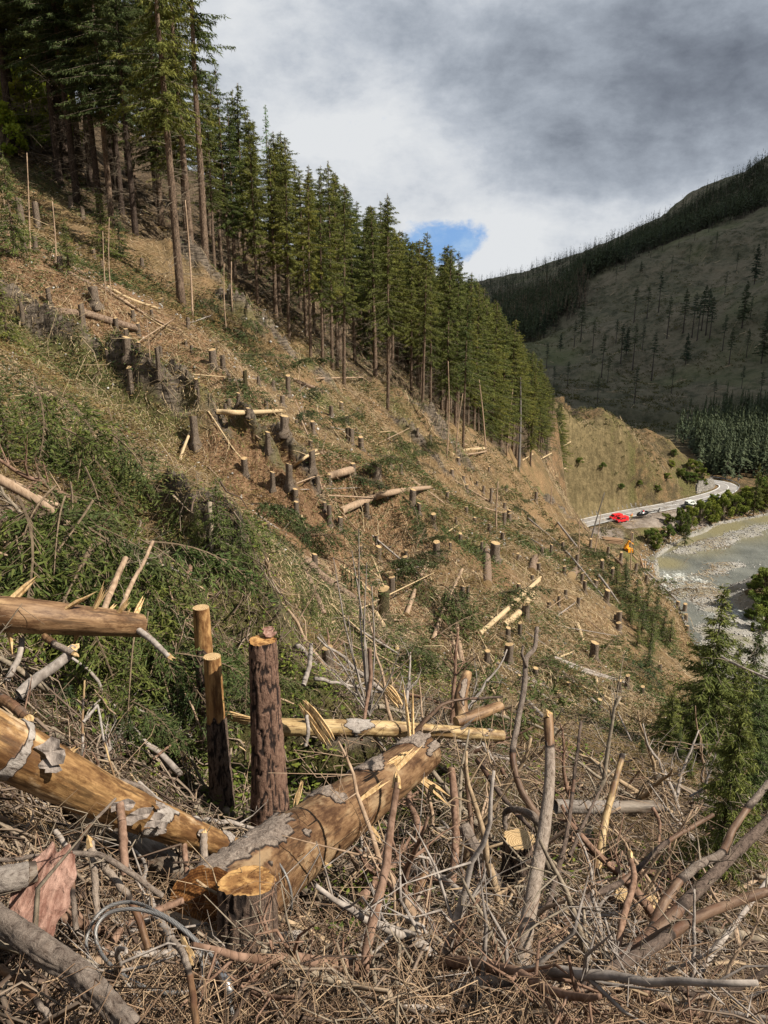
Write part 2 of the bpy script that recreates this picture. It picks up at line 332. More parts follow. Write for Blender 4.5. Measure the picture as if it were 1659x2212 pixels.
# rock slabs (px, py, depth, half length, half width, height, direction)
ROCKS = [(330,885,26,3.6,.8,1.2,-.5),(430,905,26,2.8,.7,1.1,-.6),(560,960,26,3.6,.55,1.2,-.9),(640,1010,27,3.0,.6,.8,-.9),(150,790,27,3.2,.9,1.1,-.3),
         (40,760,28,1.6,1.0,1.0,0),(430,1190,13.2,2.4,.5,.7,-.9),(560,1290,12.5,2.6,.5,.6,-.9),(720,1660,9.8,1.0,.5,.5,0.2),(430,640,54,4,1.5,1.6,-.5),(520,740,50,3.5,1.6,1.8,-.5),
         (950,930,74,6,1.8,1.8,-.4),(700,800,55,5,1.2,1.0,-.4),(900,960,66,5,1.2,1.4,-.4),(1225,1140,112,6,2,1.2,-.4),(1180,1110,104,6,2,1.6,-.4),(600,780,50,3,1,1.2,-.5)]
def hit(px, py, tmin=1.6, tmax=3500.0, n=900, fine=True):
    """where the ray through a pixel meets the ground"""
    d = dirof(px, py); t = np.geomspace(tmin, tmax, n)
    g = H(d.x*t, d.y*t, fine); below = np.nonzero(d.z*t < g)[0]
    if len(below) == 0: return Vector(d*100.0)
    i = below[0]
    if i == 0: return Vector(d*float(t[0]))
    a, b = t[i-1], t[i]
    tt = np.linspace(a, b, 24); g = H(d.x*tt, d.y*tt, fine); j = np.nonzero(d.z*tt < g)[0]; j = j[0] if len(j) else 23
    return Vector(d*float(tt[j]))
def gz(x, y): return float(H(np.array([x]), np.array([y]))[0])

FLINE = [(-60,420,66),(150,470,62),(250,520,60),(400,610,58),(520,690,64),(640,740,70),(760,820,70),(860,890,78),(960,930,84),(1040,960,105),(1110,940,150),(1170,920,190),(1215,895,235)]
def build_ground():
    az = np.concatenate([np.linspace(-math.pi, -0.72, 60, endpoint=False), np.linspace(-0.72, 0.66, 760, endpoint=False), np.linspace(0.66, math.pi, 60, endpoint=False)])
    rr = np.concatenate([[0.02, .5, 1.0], np.geomspace(1.5, 60, 360, endpoint=False), np.geomspace(60, 420, 330, endpoint=False), np.geomspace(420, 2600, 240), [3000, 3600]])
    A, Rr = np.meshgrid(az, rr); x = np.sin(A)*Rr; y = np.cos(A)*Rr; z = H(x, y)
    # overhang-free roughening sideways so ledges read as rock
    na, nr = len(az), len(rr)
    V = np.stack([x, y, z], 2).reshape(-1, 3)
    i = np.arange(nr-1)[:, None]*na; j = np.arange(na)[None]; j2 = (j+1) % na
    F = np.stack([i+j, i+j2, i+na+j2, i+na+j], 2).reshape(-1, 4)[:, ::-1]
    m = bpy.data.meshes.new('hillside'); m.vertices.add(len(V)); m.vertices.foreach_set('co', V.astype(np.float32).ravel())
    m.loops.add(F.size); m.loops.foreach_set('vertex_index', F.astype(np.int32).ravel()); m.polygons.add(len(F))
    m.polygons.foreach_set('loop_start', np.arange(0, F.size, 4, dtype=np.int32)); m.polygons.foreach_set('loop_total', np.full(len(F), 4, dtype=np.int32))
    m.update(calc_edges=True); m.validate()
    m.polygons.foreach_set('use_smooth', np.full(len(F), True))
    X, Y = x.ravel(), y.ravel(); r = np.hypot(X, Y)
    bankd = poly_sd(X, Y, BANK)
    valley = (X > 50) & (Y > 100) & (r < 420)
    gravel = sstep(3.5, -1, bankd)*valley*(V[:, 2] < -84)
    def spot(lst):
        o = np.zeros(len(X))
        for (px, py, dp, s_, a) in lst:
            c = P3(px, py, dp) if dp else hit(px, py, fine=False); sc = s_ if s_ else 1
            o = np.maximum(o, a*np.exp(-((X-c.x)**2+(Y-c.y)**2)/(s_*s_)))
        return o
    grass = spot([(280,860,None,3.5,.7),(120,720,None,3.5,.7),(700,780,None,5,.5),(860,900,None,4,.5),(720,880,None,3.5,.6),(1080,1200,None,4,.35),
                  (1280,930,None,16,.5),(1400,1000,None,24,.42),(1480,1000,None,18,.5),(1330,1080,None,10,.7),(1500,1060,None,14,.8),(30,250,None,25,1),(100,300,None,20,1),(1180,950,None,14,.3),
                  (560,1340,None,3,.8),(900,1440,None,3.5,.7),(650,1230,None,3,.7),(820,1960,None,1.2,.8),(500,1760,None,.8,.6),(720,1620,None,2,.9),(1350,1080,None,9,.7),(1200,890,None,20,.6)])
    grass = np.maximum(grass, sstep(8, 1, np.abs(bankd-12))*valley*.9)
    grass = np.maximum(grass, sstep(0, 1, sstep(430, 520, r))*.12)
    dirt = spot([(150,600,None,9,.7),(330,800,None,7,.6),(520,960,None,6,.7),(640,1080,None,6,.8),(720,1060,None,5,.6),(500,870,None,6,.6),(1120,1280,None,5,.5),(1210,1360,None,5,.4),(1200,990,None,22,.5),(1160,960,None,12,.6),(1250,960,None,14,.35)])
    grass = np.maximum(grass, 0)
    rock = np.zeros(len(X))
    for (px, py, dp, s1, s2, ht, an) in ROCKS:
        c = P3(px, py, dp); u = (X-c.x)*math.cos(an)+(Y-c.y)*math.sin(an); v = -(X-c.x)*math.sin(an)+(Y-c.y)*math.cos(an)
        rock = np.maximum(rock, .8*np.exp(-(u/s1/.9)**2-(v/s2/.8)**2))
    ochre = spot([(1235,1058,None,11,.85),(1285,1072,None,11,.8),(1340,1085,None,8,.6)])*(r > 200)
    track = np.zeros(len(X))
    d2 = poly_sd(X, Y, ROADC); track = np.maximum(track, sstep(17, 12, -d2)*(d2 < 0)*sstep(84, 92, X)*sstep(134, 124, X)*valley)
    c = onz(1310, 1148, ZR); track = np.maximum(track, valley*.9*np.exp(-((X-c.x)**2+(Y-c.y)**2)/60))
    for nme, arr in (('grass', grass), ('dirt', dirt), ('gravel', gravel), ('rock', rock), ('ochre', ochre), ('track', track)):
        at = m.attributes.new(nme, 'FLOAT', 'POINT'); at.data.foreach_set('value', arr.astype(np.float32))
    global ZMAX
    ZMAX = float(V[:, 2].max()); print('zmax', ZMAX)
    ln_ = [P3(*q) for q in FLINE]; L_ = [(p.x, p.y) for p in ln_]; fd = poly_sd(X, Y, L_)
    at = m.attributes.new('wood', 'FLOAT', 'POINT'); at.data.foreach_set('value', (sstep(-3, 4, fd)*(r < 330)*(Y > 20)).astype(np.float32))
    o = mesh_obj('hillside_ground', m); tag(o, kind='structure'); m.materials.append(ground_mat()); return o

def ground_mat():
    m, k, bs = new_mat('ground'); p = k.pos()
    ln = k.node('ShaderNodeVectorMath', operation='LENGTH'); k.l.new(p, ln.inputs[0]); dist = ln.outputs['Value']
    n1 = k.noise(p, 0.35, 6, .6); n2 = k.noise(p, 2.2, 8, .65); n3 = k.noise(p, 11.0, 8, .7); n4 = k.noise(p, 45.0, 5, .7); nf = k.noise(p, 0.02, 8, .65)
    v1 = k.vor(p, 9.0); v2 = k.vor(p, 26.0)
    soil = k.mix(k.ramp(n2, .3, .7), (0.13, 0.078, 0.045), (0.31, 0.195, 0.115))
    soil = k.mix(k.ramp(n3, .45, .7), soil, (0.32, 0.225, 0.14))
    # strewn needles and chips: streaks in several directions
    st = k.noise(k.mapv(p, (3, 26, 9), rot=(0.3, .2, .6)), 1.0, 5, .7); st2 = k.noise(k.mapv(p, (24, 3, 8), rot=(0.1, .4, .3)), 1.0, 5, .7)
    chip = k.math('MAXIMUM', k.ramp(st, .60, .68), k.ramp(st2, .61, .69))
    litter = k.mix(k.ramp(n1, .35, .65), (0.255, 0.175, 0.10), (0.17, 0.13, 0.07))
    base = k.mix(k.ramp(k.math('ADD', k.math('MULTIPLY', k.attr('dirt'), .75), k.math('MULTIPLY', n2, .5)), .35, .75), litter, soil)
    spur = k.ramp(dist, 150, 210); nsp = k.noise(p, .16, 8, .72)
    base = k.mix(k.math('MULTIPLY', spur, k.ramp(nsp, .42, .6)), base, (0.085, 0.072, 0.042))
    grassc = k.mix(k.ramp(n2, .3, .7), (0.065, 0.072, 0.026), (0.19, 0.17, 0.08))
    grassc = k.mix(k.ramp(n3, .45, .75), grassc, (0.12, 0.14, 0.045))
    gm = k.ramp(k.math('ADD', k.math('MULTIPLY', k.attr('grass'), .75), k.math('MULTIPLY', k.math('ADD', n1, n2), .33)), .52, .78)
    gm = k.math('MULTIPLY', gm, k.math('SUBTRACT', 1.0, k.math('MULTIPLY', spur, k.ramp(nsp, .48, .58))))
    base = k.mix(gm, base, grassc)
    base = k.mul(base, k.mix(k.ramp(k.noise(p, 26.0, 6, .75), .36, .56), (.34, .30, .27), (1.06, 1.05, 1.03)))
    base = k.mul(base, k.mix(k.ramp(k.noise(p, 5.5, 7, .75), .38, .56), (.55, .50, .45), (1.05, 1.03, 1.0)))
    base = k.mix(k.math('MULTIPLY', chip, .7), base, (0.42, 0.33, 0.20))
    farc = k.mix(k.ramp(nf, .38, .62), (0.17, 0.16, 0.105), (0.25, 0.215, 0.15))
    farc = k.mix(k.ramp(k.noise(p, .09, 8, .7), .42, .7), farc, (0.06, 0.066, 0.04))
    farc = k.mix(k.math('MULTIPLY', k.ramp(k.noise(k.mapv(p, (1, 1, .35)), .16, 6, .75), .60, .72), .55), farc, (0.38, 0.31, 0.23))
    farc = k.mix(k.math('MULTIPLY', k.ramp(k.noise(p, .007, 4, .6), .5, .7), .6), farc, (0.17, 0.19, 0.085))
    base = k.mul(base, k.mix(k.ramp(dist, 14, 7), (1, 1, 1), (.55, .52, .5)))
    base = k.mix(k.ramp(dist, 400, 520), base, farc)
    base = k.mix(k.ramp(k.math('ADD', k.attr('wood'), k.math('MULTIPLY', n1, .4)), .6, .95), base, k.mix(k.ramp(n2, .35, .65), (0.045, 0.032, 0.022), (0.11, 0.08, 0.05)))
    rockc = k.mix(k.ramp(k.noise(k.mapv(p, (1, 1, 5), rot=(.35, -.5, 0)), 1.6, 7, .65), .35, .65), (0.045, 0.036, 0.028), (0.19, 0.155, 0.12))
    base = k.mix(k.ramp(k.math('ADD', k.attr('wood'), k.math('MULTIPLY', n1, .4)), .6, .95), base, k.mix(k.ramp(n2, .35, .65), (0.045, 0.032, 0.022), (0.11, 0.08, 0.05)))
    rockc = k.mix(k.ramp(n1, .5, .7), rockc, (0.13, 0.115, 0.045))
    rm = k.ramp(k.math('ADD', k.attr('rock'), k.math('MULTIPLY', n2, .5)), .62, .85)
    base = k.mix(rm, base, rockc)
    och = k.mix(k.ramp(k.noise(k.mapv(p, (1, 1, .7)), .45, 8, .7), .35, .7), (0.11, 0.088, 0.045), (0.215, 0.168, 0.088))
    base = k.mix(k.ramp(k.math('ADD', k.attr('ochre'), k.math('MULTIPLY', nf, .4)), .45, .75), base, och)
    grv = k.mix(v1, (0.17, 0.16, 0.145), (0.40, 0.385, 0.355)); grv = k.mix(k.ramp(k.noise(p, .15, 5, .6), .35, .65), grv, (0.21, 0.195, 0.15))
    base = k.mix(k.ramp(k.math('ADD', k.attr('gravel'), k.math('MULTIPLY', n1, .3)), .5, .7), base, grv)
    trk = k.mix(k.ramp(k.noise(p, .3, 4, .6), .35, .7), (0.17, 0.14, 0.115), (0.29, 0.25, 0.215))
    base = k.mix(k.ramp(k.attr('track'), .35, .6), base, trk)
    k.l.new(base, bs.inputs['Base Color']); bs.inputs['Roughness'].default_value = .95; bs.inputs['Specular IOR Level'].default_value = .1
    hgt = k.math('ADD', k.math('MULTIPLY', n3, .5), k.math('MULTIPLY', n4, .25)); hgt = k.math('ADD', hgt, k.math('MULTIPLY', chip, .12)); hgt = k.math('ADD', hgt, k.math('MULTIPLY', n2, .5))
    b1 = k.bump(hgt, 0.20, 1.0)
    nb = k.node('ShaderNodeBump'); nb.inputs['Distance'].default_value = 5.0
    k.l.new(k.ramp(dist, 100, 500), nb.inputs['Strength']); k.l.new(k.noise(p, .22, 8, .7), nb.inputs['Height']); k.l.new(b1, nb.inputs['Normal'])
    k.l.new(nb.outputs[0], bs.inputs['Normal'])
    return m
build_ground()
# ---------------------------------------------------------------- vegetation materials
def foliage_mat(name, c1, c2, trans=0.25, rough=.75):
    m, k, bs = new_mat(name); r = k.rand(); w = k.attr('wear_tone')
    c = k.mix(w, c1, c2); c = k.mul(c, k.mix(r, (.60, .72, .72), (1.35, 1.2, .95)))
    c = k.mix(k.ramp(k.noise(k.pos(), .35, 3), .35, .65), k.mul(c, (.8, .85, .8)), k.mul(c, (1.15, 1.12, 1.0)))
    k.l.new(c, bs.inputs['Base Color']); bs.inputs['Roughness'].default_value = rough; bs.inputs['Specular IOR Level'].default_value = .2
    if trans:
        tr = k.node('ShaderNodeBsdfTranslucent'); k.l.new(c, tr.inputs[0]); mx = k.node('ShaderNodeMixShader'); mx.inputs[0].default_value = trans
        k.l.new(bs.outputs[0], mx.inputs[1]); k.l.new(tr.outputs[0], mx.inputs[2]); k.l.new(mx.outputs[0], m.node_tree.nodes['Material Output'].inputs[0])
    return m
def bark_mat(name, dark, light, scale=1.0, bump=.02, crack=True):
    m, k, bs = new_mat(name); p = k.obj(); q = k.mapv(p, (1, 1, .28))
    n1 = k.noise(q, 14*scale, 7, .65); n2 = k.noise(p, 2.5*scale, 5, .6); v = k.vor(q, 22*scale, 'DISTANCE_TO_EDGE') if crack else n1
    c = k.mix(k.ramp(n1, .3, .7), tuple(.80*x for x in dark), tuple(.80*x for x in light)); c = k.mul(c, k.mix(n2, (.65, .66, .7), (1.25, 1.2, 1.15)))
    if crack: c = k.mul(c, k.mix(k.ramp(v, 0.0, .12), (.35, .32, .30), (1, 1, 1)))
    k.l.new(c, bs.inputs['Base Color']); bs.inputs['Roughness'].default_value = .95; bs.inputs['Specular IOR Level'].default_value = .1
    h = k.math('ADD', n1, k.math('MULTIPLY', k.ramp(v, 0, .15), .6)) if crack else n1
    k.l.new(k.bump(h, bump), bs.inputs['Normal']); return m
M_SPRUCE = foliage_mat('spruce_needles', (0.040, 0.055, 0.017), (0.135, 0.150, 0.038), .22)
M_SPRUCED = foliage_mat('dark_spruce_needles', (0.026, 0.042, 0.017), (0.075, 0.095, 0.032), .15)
M_SPRUCE_FAR = foliage_mat('haze_tint_far_needles', (0.038, 0.056, 0.040), (0.062, 0.084, 0.052), 0)  # bluish tint puts a little distance haze into the needle colour
M_YOUNG = foliage_mat('young_spruce_needles', (0.030, 0.052, 0.016), (0.115, 0.140, 0.042), .22)
M_LEAFY = foliage_mat('sunlit_tint_spring_leaves', (0.20, 0.27, 0.03), (0.42, 0.48, 0.08), .4)  # yellow-green spring leaves, lightened in the colour as if sunlit
M_BOUGH = foliage_mat('cut_bough_needles', (0.030, 0.052, 0.022), (0.085, 0.105, 0.040), .15)
M_LEAF = foliage_mat('leaves', (0.060, 0.095, 0.020), (0.20, 0.235, 0.055), .35)
M_LARCH = foliage_mat('larch_needles', (0.10, 0.22, 0.07), (0.17, 0.30, 0.10), .3)
M_TRUNK = bark_mat('spruce_trunk_bark', (0.12, 0.085, 0.062), (0.30, 0.225, 0.165), .8)
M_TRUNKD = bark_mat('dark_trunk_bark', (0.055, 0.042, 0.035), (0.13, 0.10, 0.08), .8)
M_DEADW = bark_mat('dead_twig_bark', (0.15, 0.125, 0.095), (0.34, 0.29, 0.22), 2.0, .004, False)
M_GREYTREE = bark_mat('grey_dead_wood', (0.10, 0.095, 0.09), (0.22, 0.20, 0.18), 1.0, .01, False)

def spray_tris(base, dirs, L, Wd, g, n_side=2):
    """needle sprays: narrow kite triangles from base along dirs"""
    base = np.asarray(base); dirs = np.asarray(dirs); n = len(base)
    up = g.normal(size=(n, 3)); s = np.cross(dirs, up); s /= np.linalg.norm(s, axis=1)[:, None]+1e-9
    L = np.asarray(L)[:, None]; Wd = np.asarray(Wd)[:, None]
    a = base-s*Wd*.5; b = base+s*Wd*.5+dirs*L*.15; c = base+dirs*L
    return np.stack([a, b, c], 1)
def spruce_meshes(seed, h, cb, rmax, dens=1.0, bare=False, spl=.40, spw=.075, whorl=.36, dead=True, taper=.85, trad=None, mats=None, fine=1):
    g = np.random.default_rng(seed); mats = mats or (M_SPRUCE, M_TRUNK)
    tr = MB(); tr0 = trad or h*.0085+.04
    zz = np.linspace(-.8, h, 16); bend = np.cumsum(g.normal(0, .02*h/16, (16, 2)), 0); bend -= bend[0]
    pts = np.c_[bend*np.clip(zz/h, 0, 1)[:, None], zz]; rad = tr0*(1-.93*np.clip(zz, 0, h)/h); rad[0] *= 1.35; rad[1] *= 1.0
    tr.tube(pts, rad, 8)
    dd = MB(); fo = MB(); tris = []; wear_tone = []; z = cb*h*(.15 if dead else 1)
    def axis(zv): return np.array([np.interp(zv, zz, pts[:, 0]), np.interp(zv, zz, pts[:, 1]), zv])
    while z < h*.985:
        f = (z-cb*h)/(h*(1-cb)); nb = int(g.integers(4, 7))
        for b in range(nb):
            a = g.uniform(0, 2*math.pi); zb = z+g.uniform(-.18, .18); o = axis(zb)
            if f < 0:                                       # dead lower branches
                if not dead or g.random() > (.55 if bare else .35): continue
                L = g.uniform(.5, 1.9)*rmax*.45; d = np.array([math.cos(a), math.sin(a), g.uniform(-.35, .05)])
                p = [o, o+d*L*.5, o+d*L+np.array([0, 0, -.12*L])]; dd.tube(p, [.018, .012, .004], 3, cap=False)
                for q_ in range(int(3*fine)):
                    t = g.uniform(.3, 1); e = g.normal(0, 1, 3)*.25*L+d*.15*L; dd.tube([o+d*L*t, o+d*L*t+e], [.007, .003], 3, cap=False)
                continue
            prof = (1-f)**taper*min(1, (f+.12)/.22)**.6
            L = rmax*prof*g.uniform(.42, 1.15)*(1+.25*math.sin(3*a+seed)); L = max(L, .18)
            if g.random() > dens: continue
            slope = .55*f-.32+g.normal(0, .1)               # upper branches rise, lower droop
            d = np.array([math.cos(a), math.sin(a), 0.0]); ns = max(3, int(L/.15*fine))
            t = (np.arange(ns)+g.uniform(0, 1, ns))/ns; t = t**.8
            sag = slope*t*L-.18*L*t*t+.12*L*t**3
            bp = o+d*(L*t)[:, None]; bp[:, 2] += sag
            side = np.array([-d[1], d[0], 0.0]); k = 3
            B = np.repeat(bp, k, 0); n = len(B); sg = np.where(g.random(n) > .5, 1, -1)
            hang = g.uniform(-1.5, .05, n)
            dv = d*g.uniform(.25, .9, n)[:, None]+side*(sg*g.uniform(.25, 1.0, n))[:, None]+np.array([0, 0, 1.0])*hang[:, None]
            dv /= np.linalg.norm(dv, axis=1)[:, None]
            ll = spl*g.uniform(.55, 1.25, n)*(1.15-.5*np.repeat(t, k))*min(1, .45+L)
            B = B+g.normal(0, .05, B.shape)
            tris.append(spray_tris(B, dv, ll, spw*g.uniform(.7, 1.3, n), g))
            w = np.clip(.25+.6*np.repeat(t, k)+g.normal(0, .2, n), 0, 1); wear_tone.append(w)
            if fine > 1 or g.random() < .4: dd.tube([o, o+d*L*.5+np.array([0, 0, slope*L*.5]), bp[np.argmax(t)]], [.02, .012, .004], 3, cap=False)
        z += whorl*g.uniform(.75, 1.25)*(1 if f > 0 else 1.6)
    # leader
    nl = 14; B = axis(h*.985)[None]+np.c_[g.normal(0, .03, (nl, 2)), g.uniform(-.5, .25, nl)]; dv = np.c_[g.normal(0, .6, (nl, 2)), g.uniform(.3, 1, nl)]; dv /= np.linalg.norm(dv, axis=1)[:, None]
    tris.append(spray_tris(B, dv, np.full(nl, spl*.6), np.full(nl, spw), g)); wear_tone.append(np.full(nl, .7))
    if tris: fo.tri_soup(np.concatenate(tris), 0, np.concatenate(wear_tone))
    if dd.n: tr.v += dd.v; tr.f += [[i+tr.n for i in q] for q in dd.f]; tr.mi += [1]*len(dd.f); tr.at += dd.at; tr.n += dd.n
    return dict(trunk=tr.mesh('trunk', [mats[1], M_DEADW]), crown=fo.mesh('crown', [mats[0]], False), dead=None, h=h)
def place_tree(proto, loc, h, rz, name, label, cat, group, lean=(0, 0), wide=1.0, crown=True):
    root = empty(name, loc, rz); s = h/proto['h']; root.scale = (s*wide, s*wide, s); root.rotation_euler = (lean[0], lean[1], rz)
    tag(root, label, cat, group)
    mesh_obj('trunk', proto['trunk'], root)
    if crown: mesh_obj('crown', proto['crown'], root)
    if proto['dead']: pass
    return root
FOREST = [spruce_meshes(11, 26, .22, 3.5, .95, fine=2, taper=.75), spruce_meshes(12, 25, .34, 3.0, .92, fine=2, taper=.6), spruce_meshes(13, 24, .16, 3.6, .95, fine=2, taper=.9), spruce_meshes(14, 27, .42, 2.9, .88, fine=2, taper=.55), spruce_meshes(15, 22, .28, 3.2, .92, fine=2, taper=.7), spruce_meshes(16, 23, .30, 2.5, .8, fine=2, taper=.5)]
EDGE = [spruce_meshes(21, 26, .38, 2.9, .85, True, fine=1.9, taper=.6), spruce_meshes(22, 25, .46, 2.5, .8, True, fine=1.9, taper=.55), spruce_meshes(23, 24, .34, 2.7, .82, True, fine=1.9, taper=.6)]
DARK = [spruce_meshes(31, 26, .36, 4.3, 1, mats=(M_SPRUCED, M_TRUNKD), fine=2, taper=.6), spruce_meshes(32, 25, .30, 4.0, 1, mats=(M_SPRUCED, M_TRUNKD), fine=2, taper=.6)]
TOPS = [(-50,-900),(300,-700),(350,-250),(395,-20),(420,60),(450,125),(520,160),(570,238),(640,305),(690,365),(722,345),(770,440),(830,425),(880,505),(905,500),(935,590),(950,530),(980,545),(1010,600),(1060,645),(1100,700),(1130,745),(1160,775),(1200,835),(1240,865),(1300,900)]
def top_limit(px): return float(np.interp(px, [a for a, _ in TOPS], [b for _, b in TOPS]))
def proj(p):
    f = Vector((0, math.cos(PITCH), -math.sin(PITCH))); up = Vector((0, math.sin(PITCH), math.cos(PITCH))); p = Vector(p)
    dp = p.dot(f); return 829.5+FOC*p.x/dp, 1106-FOC*p.dot(up)/dp, dp
def height_for(loc, py_top):
    """tree height that brings its tip to a given picture height"""
    lo, hi = .5, 60
    for _ in range(24):
        mid = (lo+hi)/2
        if proj((loc[0], loc[1], loc[2]+mid))[1] > py_top: lo = mid
        else: hi = mid
    return lo
G_FOREST = 'spruces of the standing forest above the clearing'
edge_list = [ # px, py base, depth, top py, proto, label
 (393,672,48,-60,EDGE[0],'tall spruce standing furthest out on the clearing, pale bare trunk lit halfway up'),
 (447,617,54,-40,EDGE[1],'straight spruce with pale lower trunk just right of and behind the outermost tall spruce'),
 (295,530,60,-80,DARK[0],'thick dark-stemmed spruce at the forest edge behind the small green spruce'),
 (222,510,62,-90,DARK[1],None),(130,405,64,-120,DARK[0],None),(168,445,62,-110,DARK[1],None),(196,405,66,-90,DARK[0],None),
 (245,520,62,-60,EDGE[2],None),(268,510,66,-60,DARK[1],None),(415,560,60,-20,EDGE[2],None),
 (505,690,66,140,EDGE[2],None),(560,710,66,240,FOREST[1],None),(625,748,66,300,EDGE[0],None),(672,803,61,370,EDGE[1],'slim spruce with lit bare trunk left of the curved-stem spruce at the wood edge'),
 (697,795,66,380,EDGE[2],None),(718,800,68,345,EDGE[0],None),(743,833,61,395,EDGE[2],'spruce with slightly curved reddish base at the edge above the fallen peeled pole'),
 (838,902,70,418,EDGE[0],'tall single spruce in front of the forest, straight pale trunk with many dead twigs'),
 (790,850,85,470,FOREST[0],None),(912,918,76,500,EDGE[1],None),(930,915,80,540,EDGE[2],None),(888,905,84,520,FOREST[3],None),(963,940,84,535,FOREST[0],None),
 (983,950,90,542,FOREST[4],None),(1000,975,82,640,EDGE[1],None),(1040,960,110,640,FOREST[2],None),(1062,950,120,650,FOREST[0],None),(1085,930,140,690,FOREST[2],None),
 (1110,930,150,720,FOREST[4],None),(1135,905,180,755,FOREST[0],None),(1150,925,170,780,FOREST[2],None),(1010,930,100,598,FOREST[2],None)]
def build_forest():
    used = []
    for (px, py, dp, top, pr, lab) in edge_list:
        c = P3(px, py, dp); z = gz(c.x, c.y); loc = (c.x, c.y, min(z, c.z+.5)-.1); h = height_for(loc, top) if top > 0 else rnd.uniform(26, 31)
        h = min(h, 33); used.append((c.x, c.y))
        place_tree(pr, loc, h, rnd.uniform(0, 6.28), 'spruce_tree', lab or 'tall spruce with bare lower trunk at the front edge of the dark forest, '+('far left' if px < 300 else 'left part' if px < 600 else 'middle part' if px < 850 else 'right part' if px < 1020 else 'right end'), 'spruce tree', G_FOREST if not lab else 'spruces standing out at the forest edge', (rnd.gauss(0, .012), rnd.gauss(0, .012)))
    line = [P3(*q) for q in FLINE]
    L = [(p.x, p.y) for p in line]; n = 0; tries = 0
    cand = []
    for i in range(6000):
        j = rnd.randrange(len(L)-1); t = rnd.random(); a, b = L[j], L[j+1]; dx, dy = b[0]-a[0], b[1]-a[1]; ln = math.hypot(dx, dy)
        if rnd.random() > ln/50: continue
        off = rnd.uniform(.5, 46)**1.0; x = a[0]+dx*t-dy/ln*off; y = a[1]+dy*t+dx/ln*off
        cand.append((off, x, y))
    cand.sort()
    for off, x, y in cand:
        if n >= 265: break
        sp = 2.5 if off < 9 else 3.6
        if any((x-u)**2+(y-v)**2 < sp*sp for u, v in used): continue
        px, py, dp = proj((x, y, gz(x, y)))
        if px < -90 or px > 1235: continue
        if off > 14 and px < 330 and rnd.random() < .2: continue
        if px < 150 and off > 15: continue
        if px < 115 and off > 8 and rnd.random() < .35: continue
        used.append((x, y)); z = gz(x, y)-.2; lim = top_limit(px)+rnd.choice([0, 0, 15, 40, 90])+rnd.uniform(-8, 26)
        h = min(height_for((x, y, z), lim), rnd.uniform(22, 29))
        if h < 6: continue
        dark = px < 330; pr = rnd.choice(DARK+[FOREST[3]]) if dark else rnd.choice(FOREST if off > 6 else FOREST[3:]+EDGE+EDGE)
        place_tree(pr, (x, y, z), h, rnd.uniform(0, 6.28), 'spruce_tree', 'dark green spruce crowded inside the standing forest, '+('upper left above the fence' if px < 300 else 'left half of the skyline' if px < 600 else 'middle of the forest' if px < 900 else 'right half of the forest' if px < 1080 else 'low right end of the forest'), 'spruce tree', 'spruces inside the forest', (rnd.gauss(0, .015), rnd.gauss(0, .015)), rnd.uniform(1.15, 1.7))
        n += 1
    print('forest', n)
    # larch standing brighter in the skyline
    c = P3(590, 640, 88); la = spruce_meshes(41, 22, .3, 2.6, .8, mats=(M_LARCH, M_TRUNK)); loc = (c.x, c.y, gz(c.x, c.y)-.2)
    place_tree(la, loc, min(height_for(loc, 225), 34), 0, 'larch_tree', 'light green larch tip showing above the dark spruce skyline', 'larch tree', None)
build_forest()

# small and broken trees on the clearing
def pole(name, base, top, r0, r1, label, cat, group=None, mat=None, twigs=10, tw=.5, parent=None, bend=.02, bias=None):
    b = Vector(base); t = Vector(top); ax = t-b; L = ax.length; g = np.random.default_rng(rnd.randrange(10**6))
    u = ax.normalized(); s = u.cross(Vector((0.3, .9, .2))).normalized(); w = u.cross(s)
    ph = g.uniform(0, 6.28); pts = []
    for i in range(9):
        q = i/8; k = math.sin(q*math.pi)*bend*L; pts.append(tuple(ax*q+s*(k*math.cos(ph))+w*(k*math.sin(ph))))
    o = MB(); o.tube(pts, np.linspace(r0, r1, 9), 8)
    for i in range(twigs):
        q = g.uniform(.12, .98); p = np.array(pts[int(q*8)]); a = g.uniform(0, 6.28); d = np.array(s)*math.cos(a)+np.array(w)*math.sin(a)+np.array(u)*g.uniform(-.1, .5)
        l = tw*g.uniform(.4, 1.3)*(1.2-q*.6); rr = (r0+(r1-r0)*q)
        o.tube([p, p+d*l*.5+g.normal(0, .03, 3)*l, p+d*l+g.normal(0, .1, 3)*l+np.array([0, 0, -.05*l])], [min(rr*.3, .02), min(rr*.22, .012), .002], 3, cap=False)
    ob = o.build(name, mat or M_DEADW, None, True, b); tag(ob, label, cat, group); return ob
# ---------------------------------------------------------------- valley: road, river, landing, vehicles
def plain(name, col, rough=.6, metal=0.0, spec=.3):
    m, k, bs = new_mat(name); n = k.noise(k.obj(), 3.0, 5, .6)
    k.l.new(k.mul(tuple(col), k.mix(n, (.82, .82, .82), (1.15, 1.15, 1.15))), bs.inputs['Base Color'])
    bs.inputs['Roughness'].default_value = rough; bs.inputs['Metallic'].default_value = metal; bs.inputs['Specular IOR Level'].default_value = spec; return m
def resample(P, step):
    P = np.array(P, float); d = np.r_[0, np.cumsum(np.hypot(*(np.diff(P, axis=0).T)))]; n = max(2, int(d[-1]/step)); t = np.linspace(0, d[-1], n)
    return np.c_[np.interp(t, d, P[:, 0]), np.interp(t, d, P[:, 1])]
def smooth2(P, it=3):
    P = np.array(P, float)
    for _ in range(it):
        Q = [P[0]]
        for a, b in zip(P[:-1], P[1:]): Q += [a*.75+b*.25, a*.25+b*.75]
        Q.append(P[-1]); P = np.array(Q)
    return P
RC = resample(smooth2(ROADC), 2.0)
